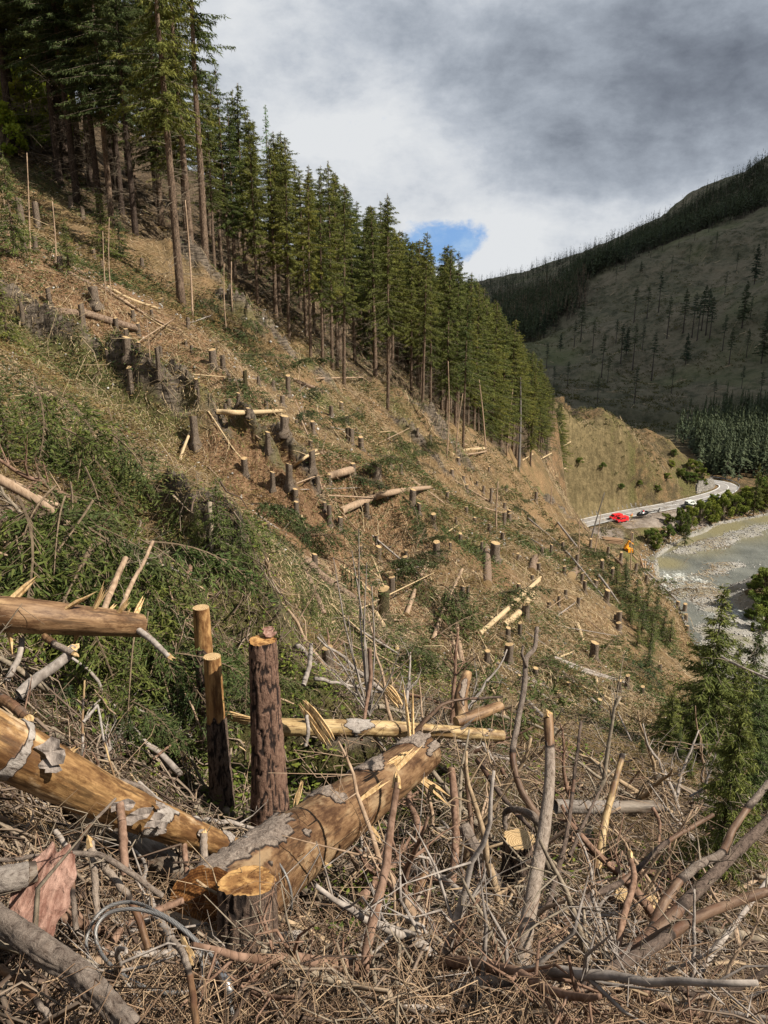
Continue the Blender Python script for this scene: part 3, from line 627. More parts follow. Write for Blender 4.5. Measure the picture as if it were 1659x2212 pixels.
_t = np.gradient(RC, axis=0); _t /= np.linalg.norm(_t, axis=1)[:, None]; RN = np.c_[-_t[:, 1], _t[:, 0]]     # left normal (uphill side)
def ribbon(name, o1, o2, z, mat, i0=0, i1=None, dash=None):
    P = RC[i0:i1]; N = RN[i0:i1]; a = P+N*o1; b = P+N*o2; n = len(P); v = []; f = []
    for i in range(n): v += [(*a[i], z), (*b[i], z)]
    for i in range(n-1):
        if dash and i % dash[1] >= dash[0]: continue
        f.append((2*i+1, 2*i, 2*i+2, 2*i+3))
    m = MB(); m.add(v, f); o = m.build(name, mat); tag(o, kind='structure'); return o
M_ASPH, kk, bb = new_mat('asphalt'); kk.l.new(kk.mix(kk.ramp(kk.noise(kk.mapv(kk.pos(), (1, 1, 1)), .35, 6, .6), .3, .7), (.19, .18, .172), (.27, .258, .245)), bb.inputs['Base Color'])
M_WHITE = plain('road_paint', (.72, .72, .70), .6)
ribbon('road', 4.1, -4.1, ZR+.02, M_ASPH)
ribbon('edge_line_uphill', 3.75, 3.5, ZR+.026, M_WHITE); ribbon('edge_line_river', -3.5, -3.75, ZR+.026, M_WHITE); ribbon('centre_line', .09, -.09, ZR+.026, M_WHITE)
# river
def build_river():
    m, k, bs = new_mat('river_water'); p = k.pos()
    n = k.noise(k.mapv(p, (1, .35, 1), rot=(0, 0, -.8)), .55, 9, .7); n2 = k.noise(p, .09, 4, .6); f = k.noise(k.mapv(p, (1, .5, 1), rot=(0, 0, -.7)), 1.6, 8, .75)
    def near(px, py, rad):
        c = onz(px, py, ZW); d = k.node('ShaderNodeVectorMath', operation='DISTANCE'); k.l.new(p, d.inputs[0]); d.inputs[1].default_value = c; return k.ramp(d.outputs['Value'], rad, rad*.25)
    col = k.mix(k.ramp(n2, .35, .65), (.095, .10, .088), (.155, .16, .14))
    mud = k.math('MAXIMUM', near(1470, 1168, 24), k.math('MAXIMUM', near(1560, 1140, 26), near(1435, 1215, 10))); mud = k.math('MAXIMUM', mud, near(1650, 1118, 18))
    col = k.mix(mud, col, (.19, .17, .095))
    rap = k.math('MAXIMUM', k.math('MULTIPLY', near(1470, 1262, 26), .9), k.math('MULTIPLY', near(1590, 1318, 22), .9)); rap = k.math('MAXIMUM', rap, k.math('MULTIPLY', near(1540, 1205, 30), .6)); rap = k.math('MAXIMUM', rap, k.math('MULTIPLY', near(1640, 1190, 24), .55)); rap = k.math('MAXIMUM', rap, k.math('MULTIPLY', near(1640, 1400, 24), .7))
    foam = k.ramp(k.math('ADD', k.math('ADD', k.math('MULTIPLY', rap, .34), k.math('MULTIPLY', f, .55)), k.math('MULTIPLY', n, .45)), .76, .94)
    col = k.mix(foam, col, (.66, .68, .64)); k.l.new(col, bs.inputs['Base Color'])
    k.l.new(k.mix(foam, (.28, .28, .28), (.8, .8, .8)), bs.inputs['Roughness']); k.l.new(k.bump(k.math('ADD', n, k.math('MULTIPLY', f, .6)), .5, .9), bs.inputs['Normal'])
    bs.inputs['Specular IOR Level'].default_value = .4
    xs = np.linspace(45, 330, 60); ys = np.linspace(60, 460, 60); X, Y = np.meshgrid(xs, ys); Z = ZW+fbm(X*.2, Y*.2, 0, 3, 3)*.05
    mb = MB(); V = np.stack([X, Y, Z], 2).reshape(-1, 3); mb.add(V, [(j*60+i, j*60+i+1, j*60+61+i, j*60+60+i) for j in range(59) for i in range(59)])
    o = mb.build('river', m); tag(o, kind='structure')
build_river()
M_STONE, kk, bb = new_mat('wall_stone'); _v = kk.vor(kk.pos(), 1.4, 'DISTANCE_TO_EDGE'); _c = kk.vor(kk.pos(), 1.4)
kk.l.new(kk.mul(kk.mix(kk.noise(kk.pos(), 2.2, 5, .6), (.14, .13, .115), (.33, .31, .28)), kk.mix(kk.ramp(_v, 0, .09), (.25, .24, .22), (1, 1, 1))), bb.inputs['Base Color']); kk.l.new(kk.bump(kk.ramp(_v, 0, .15), .2), bb.inputs['Normal'])
def stone_wall(name, i0, i1, off, h0, h1, label, step=2):
    """battered wall of rough blocks along the uphill side of the road"""
    m = MB(); g = np.random.default_rng(i0); n = i1-i0; ns, nh = n*2, 9; V = []
    for i in range(ns+1):
        q = i/ns*(n-1); j = int(q); fr = q-j; j2 = min(j+1, n-1); P = RC[i0+j]*(1-fr)+RC[i0+j2]*fr; N = RN[i0+j]*(1-fr)+RN[i0+j2]*fr
        h = h0+(h1-h0)*i/ns; h *= (1+.08*g.normal()); env = min(1, i/4, (ns-i)/4)**.5; h = max(.3, h*env)
        for k_ in range(nh+1):
            t = k_/nh; b = P+N*(off+t*h*.38+g.uniform(-.10, .10)); V.append((b[0], b[1], ZR-.2+t*(h+.2)))
        b = P+N*(off+h*.38+2.5); V.append((b[0], b[1], ZR+h*.97))
    w = nh+2; m.add(V, [(i*w+k_, (i+1)*w+k_, (i+1)*w+k_+1, i*w+k_+1) for i in range(ns) for k_ in range(w-1)])
    o = m.build(name, M_STONE, None, False); tag(o, label, 'stone wall'); return o
def rc_index(px, py):
    c = onz(px, py, ZR); return int(np.argmin(np.hypot(RC[:, 0]-c.x, RC[:, 1]-c.y)))
i1, i2, i3, i4 = rc_index(1220, 1140), rc_index(1313, 1113), rc_index(1330, 1108), rc_index(1398, 1090)
stone_wall('retaining_wall', i1, i2, 5.2, 3.6, 3.2, 'grey stone wall at the foot of the ochre bank beside the road, higher section left of the red vans')
stone_wall('retaining_wall', i3, i4, 5.2, 2.0, 1.6, 'lower grey stone wall section along the road behind the black helicopter')
i5, i6 = rc_index(1540, 1070), rc_index(1556, 1052)
stone_wall('retaining_wall', max(i5-2, 0), i6+3, 5.4, 4.6, 3.6, 'steep wall of rough pale boulders inside the road bend')
def guard_rail(pts, label):
    P = resample(smooth2([tuple(onz(*q, ZR))[:2] for q in pts]), 2.0); root = empty('guard_rail', (P[0][0], P[0][1], ZR)); tag(root, label, 'guard rail')
    o = np.array([P[0][0], P[0][1], ZR]); r = MB(); r.tube(np.c_[P, np.full(len(P), ZR+.72)]-o, .14, 4); r.build('rail', M_GALV, root)
    for q in P[::2]: b = MB(); b.box(np.array([q[0], q[1], ZR+.35])-o, (.12, .12, .8)); b.build('post', M_DARKM, root)
M_GALV = plain('galvanised_steel', (.30, .31, .32), .45, .6); M_DARKM = plain('dark_steel', (.05, .05, .05), .6, .3)
c5 = lambda x, y: ((2450+x/5.53)*.5821, (1750+y/5.53)*.5821)
c4 = lambda x, y: ((2200+x/5.53)*.5821, (1820+y/5.53)*.5821)
c3 = lambda x, y: ((2050+x/2.074)*.5821, (1700+y/2.074)*.5821)
guard_rail([c5(1010,135), c5(1200,155), c5(1400,195), c5(1550,250), c5(1640,320), c5(1600,390), c5(1480,450), c5(1320,510), c5(1200,560)], 'curved steel guard rail around the outside of the road bend')
guard_rail([c4(-60,770), c4(100,720), c4(250,675), c4(400,630)], 'short straight steel guard rail beside the road left of the red vans')
def sign(px, py, h, label):
    c = onz(px, py, ZR); root = empty('chevron_sign', c); tag(root, label, 'road sign')
    face = Vector((-c.x, -c.y, 0)).normalized(); a = math.atan2(face.y, face.x)+math.pi/2; root.rotation_euler = (0, 0, a)
    b = MB(); b.box((0, 0, h), (.9, .05, .9)); b.build('board', M_BLACK, root)
    p = MB(); p.box((0, .03, h/2), (.07, .07, h)); p.build('post', M_GALV, root)
    v = MB(); 
    for s in (1, -1): v.add([(-.28, -.03, h), (-.05, -.03, h), (.25, -.03, h+s*.36), (.02, -.03, h+s*.36)], [(0, 1, 2, 3) if s > 0 else (3, 2, 1, 0)])
    v.build('chevron', M_WHITE, root)
M_BLACK = plain('black_paint', (.012, .012, .013), .35, 0, .5)
sign(*c5(1290, 150), 2.0, 'black chevron sign with a white arrow in front of the dark wood at the bend')
sign(*c5(1597, 215), 1.4, 'small black and white chevron sign by the rock outside the bend')
def delineator(px, py, lab):
    c = onz(px, py, ZR); root = empty('marker_post', c); tag(root, lab, 'marker post', 'marker posts beside the road')
    for z0, z1, mt, nm in ((0, .65, M_WHITE, 'post'), (.65, .95, M_BLACK, 'black_band'), (.95, 1.05, M_WHITE, 'cap')):
        b = MB(); b.box((0, 0, (z0+z1)/2), (.14, .14, z1-z0)); b.build(nm, mt, root)
delineator(*c4(825, 402), 'roadside marker post directly behind the rotor of the helicopter'); delineator(*c4(1103, 340), 'roadside marker post uphill of the road above the helicopter tail')

# ---- vehicles
M_GLASS = plain('vehicle_glass', (.015, .018, .022), .08, 0, .6); M_TYRE = plain('tyre_rubber', (.02, .02, .02), .9); M_LAMP = plain('lamp_glass', (.7, .7, .68), .2)
def paint(name, c): return plain(name, c, .28, 0, .5)
def vehicle(name, loc, rz, L, Wd, Hh, prof, paintm, label, cat, group=None, windows=(), bed=None, side=None):
    """prof: outline of the body in side view (x forward, z up)"""
    root = empty(name, loc, rz); tag(root, label, cat, group); n = len(prof); m = MB(); V = []
    for y, s in ((-Wd/2, .0), (-Wd/2+.10, .06), (Wd/2-.10, .06), (Wd/2, .0)):
        for (x, z) in prof:
            inset = .12*max(0, (z-Hh*.45))*(1 if s == 0 else 0); sg = 1 if y > 0 else -1
            V.append((x*L*(1-.0), y-sg*inset, z+(s if z > .5 else 0)*.6))
    F = [tuple(range(n)), tuple(3*n+i for i in range(n))[::-1]]+[(b*n+i, b*n+n+i, b*n+n+(i+1) % n, b*n+(i+1) % n) for b in range(3) for i in range(n)]
    m.add(V, F); m.build('body', paintm, root, False)
    for (x0, x1, z0, z1, x0t, x1t) in windows:          # side windows, both sides
        for sg in (-1, 1):
            y0 = sg*(Wd/2-.12*max(0, z0-Hh*.45)+.012); y1 = sg*(Wd/2-.12*max(0, z1-Hh*.45)+.012); w = MB(); q = [(x0*L, y0, z0), (x1*L, y0, z0), (x1t*L, y1, z1), (x0t*L, y1, z1)]
            w.add(q+[(a, b-sg*.02, c) for a, b, c in q], [(0, 1, 2, 3) if sg < 0 else (3, 2, 1, 0), (4, 7, 6, 5) if sg < 0 else (5, 6, 7, 4)]); w.build('side_window', M_GLASS, root, False)
    return root
def wheels(root, L, Wd, xs=(-.30, .32), r=.34):
    for x in xs:
        for sg in (-1, 1):
            t = MB(); t.tube([(x*L, sg*(Wd/2-.20), r), (x*L, sg*(Wd/2-.17), r), (x*L, sg*(Wd/2+.0), r), (x*L, sg*(Wd/2+.02), r)], [r*.85, r, r, r*.85], 14); w = t.build('wheel', M_TYRE, root)
            h = MB(); h.tube([(x*L, sg*(Wd/2+.02), r), (x*L, sg*(Wd/2+.035), r)], [r*.55, r*.5], 10); h.build('hub_cap', M_GALV, w)
VANP = [(-.5, .35), (-.5, 1.1), (-.485, 1.95), (-.45, 2.02), (.20, 2.02), (.25, 1.98), (.38, 1.28), (.40, 1.22), (.485, 1.02), (.50, .85), (.50, .35)]
def van(px, py, heading, pm, label, group=None, dark_rear=False, hgt=1.0):
    c = onz(px, py, ZR+.03); L, Wd = 5.1, 1.95; prof = [(x, z*hgt) for x, z in VANP]
    r = vehicle('van', c, heading, L, Wd, 2.0*hgt, prof, pm, label, 'van', group, [(.04, .20, 1.25*hgt, 1.80*hgt, .04, .165), (.215, .345, 1.25*hgt, 1.55*hgt, .215, .28)]+([(-.22, .01, 1.3*hgt, 1.75*hgt, -.22, .01)] if not dark_rear else []))
    x0, z0, x1, z1 = .25*L+.02, 1.95*hgt, .38*L+.02, 1.30*hgt; w = MB(); q = [(x0, -.78, z0), (x1, -.88, z1), (x1, .88, z1), (x0, .78, z0)]
    w.add([(a+.02, b, c_+.02) for a, b, c_ in q]+q, [(0, 1, 2, 3), (7, 6, 5, 4)]); w.build('windscreen', M_GLASS, r, False)
    w = MB(); q = [(-.5*L-.015, -.8, .5*hgt if dark_rear else 1.15*hgt), (-.5*L-.015, .8, .5*hgt if dark_rear else 1.15*hgt), (-.49*L-.015, .74, 1.88*hgt), (-.49*L-.015, -.74, 1.88*hgt)]; w.add(q, [(3, 2, 1, 0)]); w.build('rear_door_glass', M_GLASS, r, False)
    for sg in (-1, 1): h = MB(); h.box((.495*L, sg*.72, .88*hgt), (.12, .34, .2)); h.build('headlight', M_LAMP, r, False)
    b = MB(); b.box((.5*L, 0, .48), (.16, Wd*.96, .28)); b.build('bumper', M_DARKM, r, False)
    for sg in (-1, 1): b = MB(); b.box((.24*L, sg*(Wd/2+.1), 1.35*hgt), (.12, .16, .26)); b.build('wing_mirror', M_DARKM, r, False)
    wheels(r, L, Wd); return r
RED = paint('red_van_paint', (.62, .022, .03)); 
van(*c4(470, 590), R(203), RED, 'red van behind, roof half hidden by the nearer red van on the landing', 'red vans parked by the road')
van(*c4(590, 640), R(205), RED, 'red van in front, whole side showing, parked on the landing left of the helicopter', 'red vans parked by the road')
van(*c5(610, 690), R(32), paint('white_van_paint', (.62, .66, .60)), 'white van parked directly behind the dark pickup on the roadside', None)
van(*c5(1100, 600), R(40), paint('blue_van_paint', (.12, .24, .28)), 'grey blue panel van with dark rear doors parked before the bend', None, True, 1.12)
def pickup(px, py, heading):
    c = onz(px, py, ZR+.03); L, Wd = 5.2, 1.9; P = [(-.5, .4), (-.5, 1.05), (-.12, 1.08), (-.06, 1.62), (.12, 1.66), (.24, 1.15), (.47, 1.02), (.50, .85), (.50, .4)]
    r = vehicle('pickup_truck', c, heading, L, Wd, 1.7, P, paint('dark_green_paint', (.025, .035, .03)), 'dark green pickup truck parked beside the white van', 'pickup truck', None, [(-.05, .05, 1.12, 1.55, -.03, .05), (.07, .19, 1.12, 1.5, .07, .12)])
    b = MB(); b.box((-.31*L, 0, 1.09), (1.9, 1.6, .06)); b.build('bed_cover', M_BLACK, r, False)
    for sg in (-1, 1): h = MB(); h.box((.495*L, sg*.72, .86), (.1, .3, .18)); h.build('headlight', M_LAMP, r, False)
    wheels(r, L, Wd, r=.38)
pickup(*c5(545, 735), R(34))
def helicopter():
    c = onz(*c4(1020, 552), ZR+.03); rz = R(180-33+4); root = empty('helicopter', c, R(212-12)); tag(root, 'black helicopter with a red band, standing on skids on the roadside landing', 'helicopter')
    def loft(secs, n=14):
        V = []; F = []
        for (x, zc, w, h) in secs:
            for i in range(n): a = 2*math.pi*i/n; V.append((x, math.copysign(abs(math.cos(a))**.8, math.cos(a))*w, zc+math.copysign(abs(math.sin(a))**.8, math.sin(a))*h))
        for j in range(len(secs)-1): F += [(j*n+i, j*n+(i+1) % n, (j+1)*n+(i+1) % n, (j+1)*n+i) for i in range(n)]
        F += [tuple(range(n))[::-1], tuple((len(secs)-1)*n+i for i in range(n))]; return V, F
    def part(name, V, F, mat, par=root, sm=True): m = MB(); m.add(V, F); return m.build(name, mat, par, sm)
    bk = plain('black_gloss_paint', (.012, .013, .015), .22, 0, .6)
    part('fuselage', *loft([(2.9, 1.15, .06, .08), (2.7, 1.2, .38, .32), (2.2, 1.28, .68, .55), (1.5, 1.42, .88, .76), (.6, 1.48, .93, .84), (-.6, 1.48, .9, .82), (-1.5, 1.55, .66, .62), (-2.3, 1.68, .36, .36), (-2.6, 1.72, .26, .27)]), bk)
    part('cockpit_glass', *loft([(2.6, 1.42, .22, .18), (2.25, 1.5, .60, .42), (1.6, 1.62, .84, .6), (1.0, 1.66, .93, .62), (.98, 1.66, .5, .3)]), M_GLASS)
    part('engine_cowling', *loft([(1.0, 2.3, .2, .12), (.7, 2.42, .5, .28), (-.4, 2.45, .56, .34), (-1.4, 2.3, .42, .26), (-2.1, 2.15, .2, .16)]), bk)
    part('red_band', *loft([(.32, 2.42, .57, .345), (-.05, 2.44, .59, .365)]), RED)
    part('tail_boom', *loft([(-2.3, 1.72, .30, .30), (-4.5, 1.84, .20, .21), (-7.3, 1.98, .12, .13)], 10), bk)
    for z0, z1, nm in ((1.9, 3.0, 'upper_fin'), (1.0, 2.0, 'lower_fin')):
        s = -.55 if z0 > 1.5 else -.35; t = (-7.0, -7.0-.0); 
        if z0 > 1.5: q = [(-6.9, 1.95), (-7.5, 3.0), (-7.95, 3.0), (-7.5, 1.95)]
        else: q = [(-6.95, 1.98), (-7.4, 1.05), (-7.7, 1.05), (-7.5, 1.98)]
        part(nm, [(x, -.05, z) for x, z in q]+[(x, .05, z) for x, z in q], [(0, 1, 2, 3), (7, 6, 5, 4), (0, 4, 5, 1), (1, 5, 6, 2), (2, 6, 7, 3), (3, 7, 4, 0)], bk, sm=False)
    m = MB(); m.box((-6.0, 0, 1.9), (.45, 2.3, .05)); m.build('stabiliser', bk, root, False)
    m = MB(); m.tube([(-.1, 0, 2.7), (-.1, 0, 3.25)], .08, 8); mast = m.build('rotor_mast', M_GALV, root)
    for k_ in range(3):
        a = R(38+120*k_); d = np.array([math.cos(a), math.sin(a), 0]); s = np.array([-d[1], d[0], 0]); V = []
        for t in np.linspace(.2, 5.3, 8):
            for (o, z) in ((-.15, 0), (.15, 0), (.15, .04), (-.15, .04)): V.append(tuple(np.array([-.1, 0, 3.2-.012*t*t+z])+d*t+s*o))
        m = MB(); m.add(V, [(4*i+j, 4*i+(j+1) % 4, 4*i+4+(j+1) % 4, 4*i+4+j) for i in range(7) for j in range(4)]+[(0, 3, 2, 1), (28, 29, 30, 31)]); m.build('rotor_blade', M_GALV, root, False)
    for k_ in range(2):
        a = R(70+180*k_); m = MB(); m.tube([(-7.25, .22, 2.0), (-7.25+math.cos(a)*.93, .22, 2.0+math.sin(a)*.93)], [.08, .06], 4); m.build('tail_rotor_blade', M_GALV, root)
    for sg in (-1, 1):
        m = MB(); m.tube([(2.2, sg*1.05, .28), (1.9, sg*1.05, .08), (-1.6, sg*1.05, .06)], .05, 6); m.build('skid', M_DARKM, root)
        for x in (1.2, -.9): m = MB(); m.tube([(x, sg*.4, .85), (x, sg*.8, .6), (x, sg*1.05, .1)], .045, 6); m.build('skid_strut', M_DARKM, root)
helicopter()
def person(px, py, rz, label):
    c = onz(px, py, ZR+.03); root = empty('person', c, rz); tag(root, label, 'person')
    def skin(name, vs, es, rs, mat, par):
        m = bpy.data.meshes.new(name); m.from_pydata(vs, es, []); o = mesh_obj(name, m, par, mat); md = o.modifiers.new('skin', 'SKIN'); sv_ = m.skin_vertices[0].data
        for i, r_ in enumerate(rs): sv_[i].radius = (r_, r_)
        sv_[0].use_root = True; md.use_smooth_shade = True; su = o.modifiers.new('sub', 'SUBSURF'); su.levels = su.render_levels = 1; return o
    vs = [(0, 0, .95), (0, 0, 1.2), (0, 0, 1.45), (0, .01, 1.55), (0, .02, 1.67), (.2, 0, 1.42), (.28, .05, 1.15), (.25, .2, .95), (-.2, 0, 1.42), (-.3, .0, 1.15), (-.3, .12, .92), (.1, 0, .9), (.13, .02, .5), (.14, -.02, .08), (.14, .12, .04), (-.1, 0, .9), (-.14, .04, .5), (-.16, .0, .08), (-.16, .14, .04)]
    es = [(0, 1), (1, 2), (2, 3), (3, 4), (2, 5), (5, 6), (6, 7), (2, 8), (8, 9), (9, 10), (0, 11), (11, 12), (12, 13), (13, 14), (0, 15), (15, 16), (16, 17), (17, 18)]
    b = skin('body', vs, es, [.15, .14, .15, .055, .10, .06, .045, .04, .06, .045, .04, .09, .065, .045, .04, .09, .065, .045, .04], plain('skin', (.45, .28, .2), .6), root)
    skin('jacket', [(0, 0, 1.0), (0, 0, 1.22), (0, 0, 1.46), (.2, 0, 1.43), (.28, .05, 1.15), (.26, .16, 1.0), (-.2, 0, 1.43), (-.3, 0, 1.15), (-.3, .09, .98)], [(0, 1), (1, 2), (2, 3), (3, 4), (4, 5), (2, 6), (6, 7), (7, 8)], [.18, .18, .17, .085, .065, .055, .085, .065, .055], plain('hi_vis_orange', (.75, .22, .06), .8), root)
    skin('trousers', [(0, 0, .93), (.11, 0, .86), (.13, .02, .5), (.14, -.02, .12), (-.11, 0, .86), (-.14, .04, .5), (-.16, 0, .12)], [(0, 1), (1, 2), (2, 3), (0, 4), (4, 5), (5, 6)], [.17, .115, .09, .075, .115, .09, .075], plain('hi_vis_trousers', (.45, .40, .10), .8), root)
    h = MB(); h.tube([(0, .02, 1.68), (0, .02, 1.75), (0, .02, 1.81)], [.125, .115, .05], 10); h.build('helmet', plain('helmet', (.8, .3, .05), .4), root)
person(*c4(775, 575), R(160), 'person in orange jacket standing between the front red van and the helicopter')
person(*c4(800, 562), R(210), 'second person in orange jacket, nearer the helicopter nose')

# ---- landing below the road: log pile, loader, scattered logs
M_LOGR, kk, bb = new_mat('stripped_spruce_log'); kk.l.new(kk.mix(kk.noise(kk.mapv(kk.obj(), (1, 1, 6)), 6, 5, .6), (.20, .12, .07), (.42, .28, .17)), bb.inputs['Base Color'])
M_CUTF = plain('fresh_cut_wood', (.62, .43, .20), .8)
def simple_log(a, b, r0, r1, label, group, mats=None, parent=None, n=10, name='log', cat='log'):
    a = Vector(a); b = Vector(b); m = MB(); k_ = 7; w = (b-a)
    pts = [tuple(w*t+Vector((rnd.gauss(0, .012), rnd.gauss(0, .012), rnd.gauss(0, .012)))*w.length*.12) for t in np.linspace(0, 1, k_)]
    m.tube(pts, np.linspace(r0, r1, k_), n, cap=False, wob=.03); root = m.build(name, (mats or (M_LOGR, M_CUTF))[0], None, True, a); tag(root, label, cat, group)
    u = w.normalized(); s = u.orthogonal().normalized(); t_ = u.cross(s)
    for (c, r, nm, sg) in ((Vector((0, 0, 0)), r0, 'butt_face', -1), (w, r1, 'top_face', 1)):
        f = MB(); V = [tuple(c+u*sg*.006)]+[tuple(c+u*sg*.004+(s*math.cos(q)+t_*math.sin(q))*r*.97) for q in np.arange(12)*math.pi/6]; f.add(V, [(0, 1+i, 1+(i+1) % 12) for i in range(12)]); f.build(nm, (mats or (M_LOGR, M_CUTF))[1], root, False)
    return root
def build_landing():
    c = onz(*c4(600, 1090), -84.0); ax = Vector((-.93, .30, 0.0)).normalized(); sx = Vector((-ax.y, ax.x, 0))
    base = gz(c.x, c.y); k_ = 0
    for lev in range(4):
        for j in range(7-lev):
            r = rnd.uniform(.17, .26); o = c+sx*((j-(7-lev)/2)*.52)*1.0; o = Vector((o.x, o.y, base+.22+lev*.42))+ax*rnd.uniform(-.5, .5)
            simple_log(o, o+ax*rnd.uniform(6.0, 7.2)+Vector((0, 0, rnd.uniform(-.1, .2))), r, r*.8, 'stripped log in the big pile of logs beside the orange loader', 'logs piled on the landing'); k_ += 1
    # loader
    c = onz(*c4(720, 1310), -85.0); z = gz(c.x, c.y); root = empty('forestry_loader', (c.x, c.y, z), R(100)); tag(root, 'orange forestry loader with raised crane arm beside the log pile', 'loader')
    og = plain('orange_machine_paint', (.85, .36, .02), .4, 0, .5)
    b = MB(); b.box((0, 0, 1.0), (3.4, 1.9, .7)); b.box((-.9, 0, 1.6), (1.4, 1.7, .6)); b.build('chassis', og, root, False)
    b = MB(); b.box((.7, .35, 2.0), (1.2, 1.1, 1.4), taper=.85); cab = b.build('cab', og, root, False)
    b = MB(); b.box((.8, .35, 2.15), (1.16, 1.14, .8), taper=.9); b.build('cab_window', M_GLASS, cab, False)
    for x in (-1.1, 1.1):
        for sg in (-1, 1): b = MB(); b.tube([(x, sg*.85, .62), (x, sg*.92, .62), (x, sg*1.3, .62), (x, sg*1.36, .62)], [.5, .62, .62, .5], 14); b.build('wheel', M_TYRE, root)
    inv = root.rotation_euler.to_matrix().inverted(); org = Vector((c.x, c.y, z))
    def loc(px, py, d): return inv @ (P3(px, py, d)-org)
    dp = proj((c.x, c.y, z+3))[2]
    A = Vector((.1, -.3, 1.5)); B = loc(*c4(650, 1195), dp); C = loc(*c4(745, 1035), dp-1); D = loc(*c4(835, 1105), dp-1.5); E = D+Vector((0, 0, -1.6))
    m = MB(); m.tube([tuple(A), tuple(B)], [.28, .24], 4); m.build('crane_column', M_DARKM, root, False)
    m = MB(); m.tube([tuple(B), tuple(B.lerp(C, .5)), tuple(C)], [.45, .42, .33], 4); m.build('crane_boom', og, root, False)
    m = MB(); m.tube([tuple(C), tuple(D)], [.2, .13], 4); m.build('crane_jib', og, root, False)
    g = MB(); g.tube([tuple(D), tuple(E)], .07, 5); g.tube([tuple(E), tuple(E+Vector((.4, 0, -.5))), tuple(E+Vector((.1, 0, -1.0)))], .07, 5); g.tube([tuple(E), tuple(E+Vector((-.4, 0, -.5))), tuple(E+Vector((-.1, 0, -1.0)))], .07, 5); g.build('grapple', M_DARKM, root)
    for i, (a, b_, r, lab) in enumerate([((618,745),(655,785),.28,'short fat log lying left of the pale upright logs below the loader'),((672,748),(706,868),.22,'longest pale log leaning below the orange loader'),((714,790),(712,850),.2,'short pale log standing right of the longest leaning log'),((680,800),(684,850),.18,'thin pale log left behind the longest leaning log'),((772,812),(768,850),.16,'small pale log at the right of the loose logs above the river')]):
        pa, pb = c3(*a), c3(*b_); dd_ = 235; p1 = hit(*pa, tmin=60); p2 = hit(*pb, tmin=60)
        dd_ = proj(p2)[2]; simple_log(P3(*pb, dd_), P3(*pa, dd_+1.0), r*1.3, r, lab, 'loose logs below the loader')
build_landing()

# ---- leafy bushes and trees by the river and on the spur
def shrub_mesh(seed, n=5200, lob=30, size=.18, mat=None, stem=True):
    g = np.random.default_rng(seed); C = np.c_[g.uniform(-.42, .42, lob), g.uniform(-.42, .42, lob), g.uniform(.10, 1.0, lob)**.8]; C[:, :2] *= (1.15-C[:, 2:]*.6); Rr = g.uniform(.04, .17, lob)
    i = g.integers(0, lob, n); d = g.normal(size=(n, 3)); d /= np.linalg.norm(d, axis=1)[:, None]; rr = Rr[i]*g.uniform(.45, 1.1, n)
    P = C[i]+d*rr[:, None]; P[:, 2] = np.clip(P[:, 2], .03, 1.25)
    a = g.normal(size=(n, 3)); a /= np.linalg.norm(a, axis=1)[:, None]; b = np.cross(a, g.normal(size=(n, 3))); b /= np.linalg.norm(b, axis=1)[:, None]
    s = (size*.16*g.uniform(.6, 1.3, n))[:, None]; q = np.stack([P-a*s, P+b*s*.7, P+a*s, P-b*s*.7], 1); f = MB(); f.quad_soup(q, 0, np.clip(.5+.35*d[:, 2]+g.normal(0, .2, n), 0, 1))  # leaf tone gets lighter towards the top of each lobe
    t = MB()
    for j in range(lob): t.tube([(g.uniform(-.05, .05), g.uniform(-.05, .05), -.05), tuple(C[j]*[.5, .5, .6]), tuple(C[j]+[0, 0, Rr[j]*.5])], [.02, .012, .004], 4, cap=False)
    return f.mesh('foliage', [mat or M_LEAF], False), t.mesh('stems', [M_DEADW])
SHR = [shrub_mesh(s) for s in (1, 2, 3)]; SHRW = [shrub_mesh(s, 1500, 7, .34) for s in (5, 6)]
def shrub(base, h, w, label, cat='bush', group=None, kind=0, name='bush', mat=None):
    root = empty(name, base, rnd.uniform(0, 6)); root.scale = (w, w, h); tag(root, label, cat, group); f, t = SHR[kind % 3]
    if mat: f = f.copy(); f.materials.clear(); f.materials.append(mat)
    mesh_obj('foliage', f, root); mesh_obj('stems', t, root); return root
def ordn(xs, left='from the left'):
    names = 'first second third fourth fifth sixth seventh eighth ninth tenth eleventh twelfth thirteenth fourteenth fifteenth sixteenth seventeenth eighteenth nineteenth twentieth'.split()
    r = sorted(range(len(xs)), key=lambda i: xs[i]); o = [None]*len(xs)
    for k_, i in enumerate(r): o[i] = names[k_]+' '+left
    return o
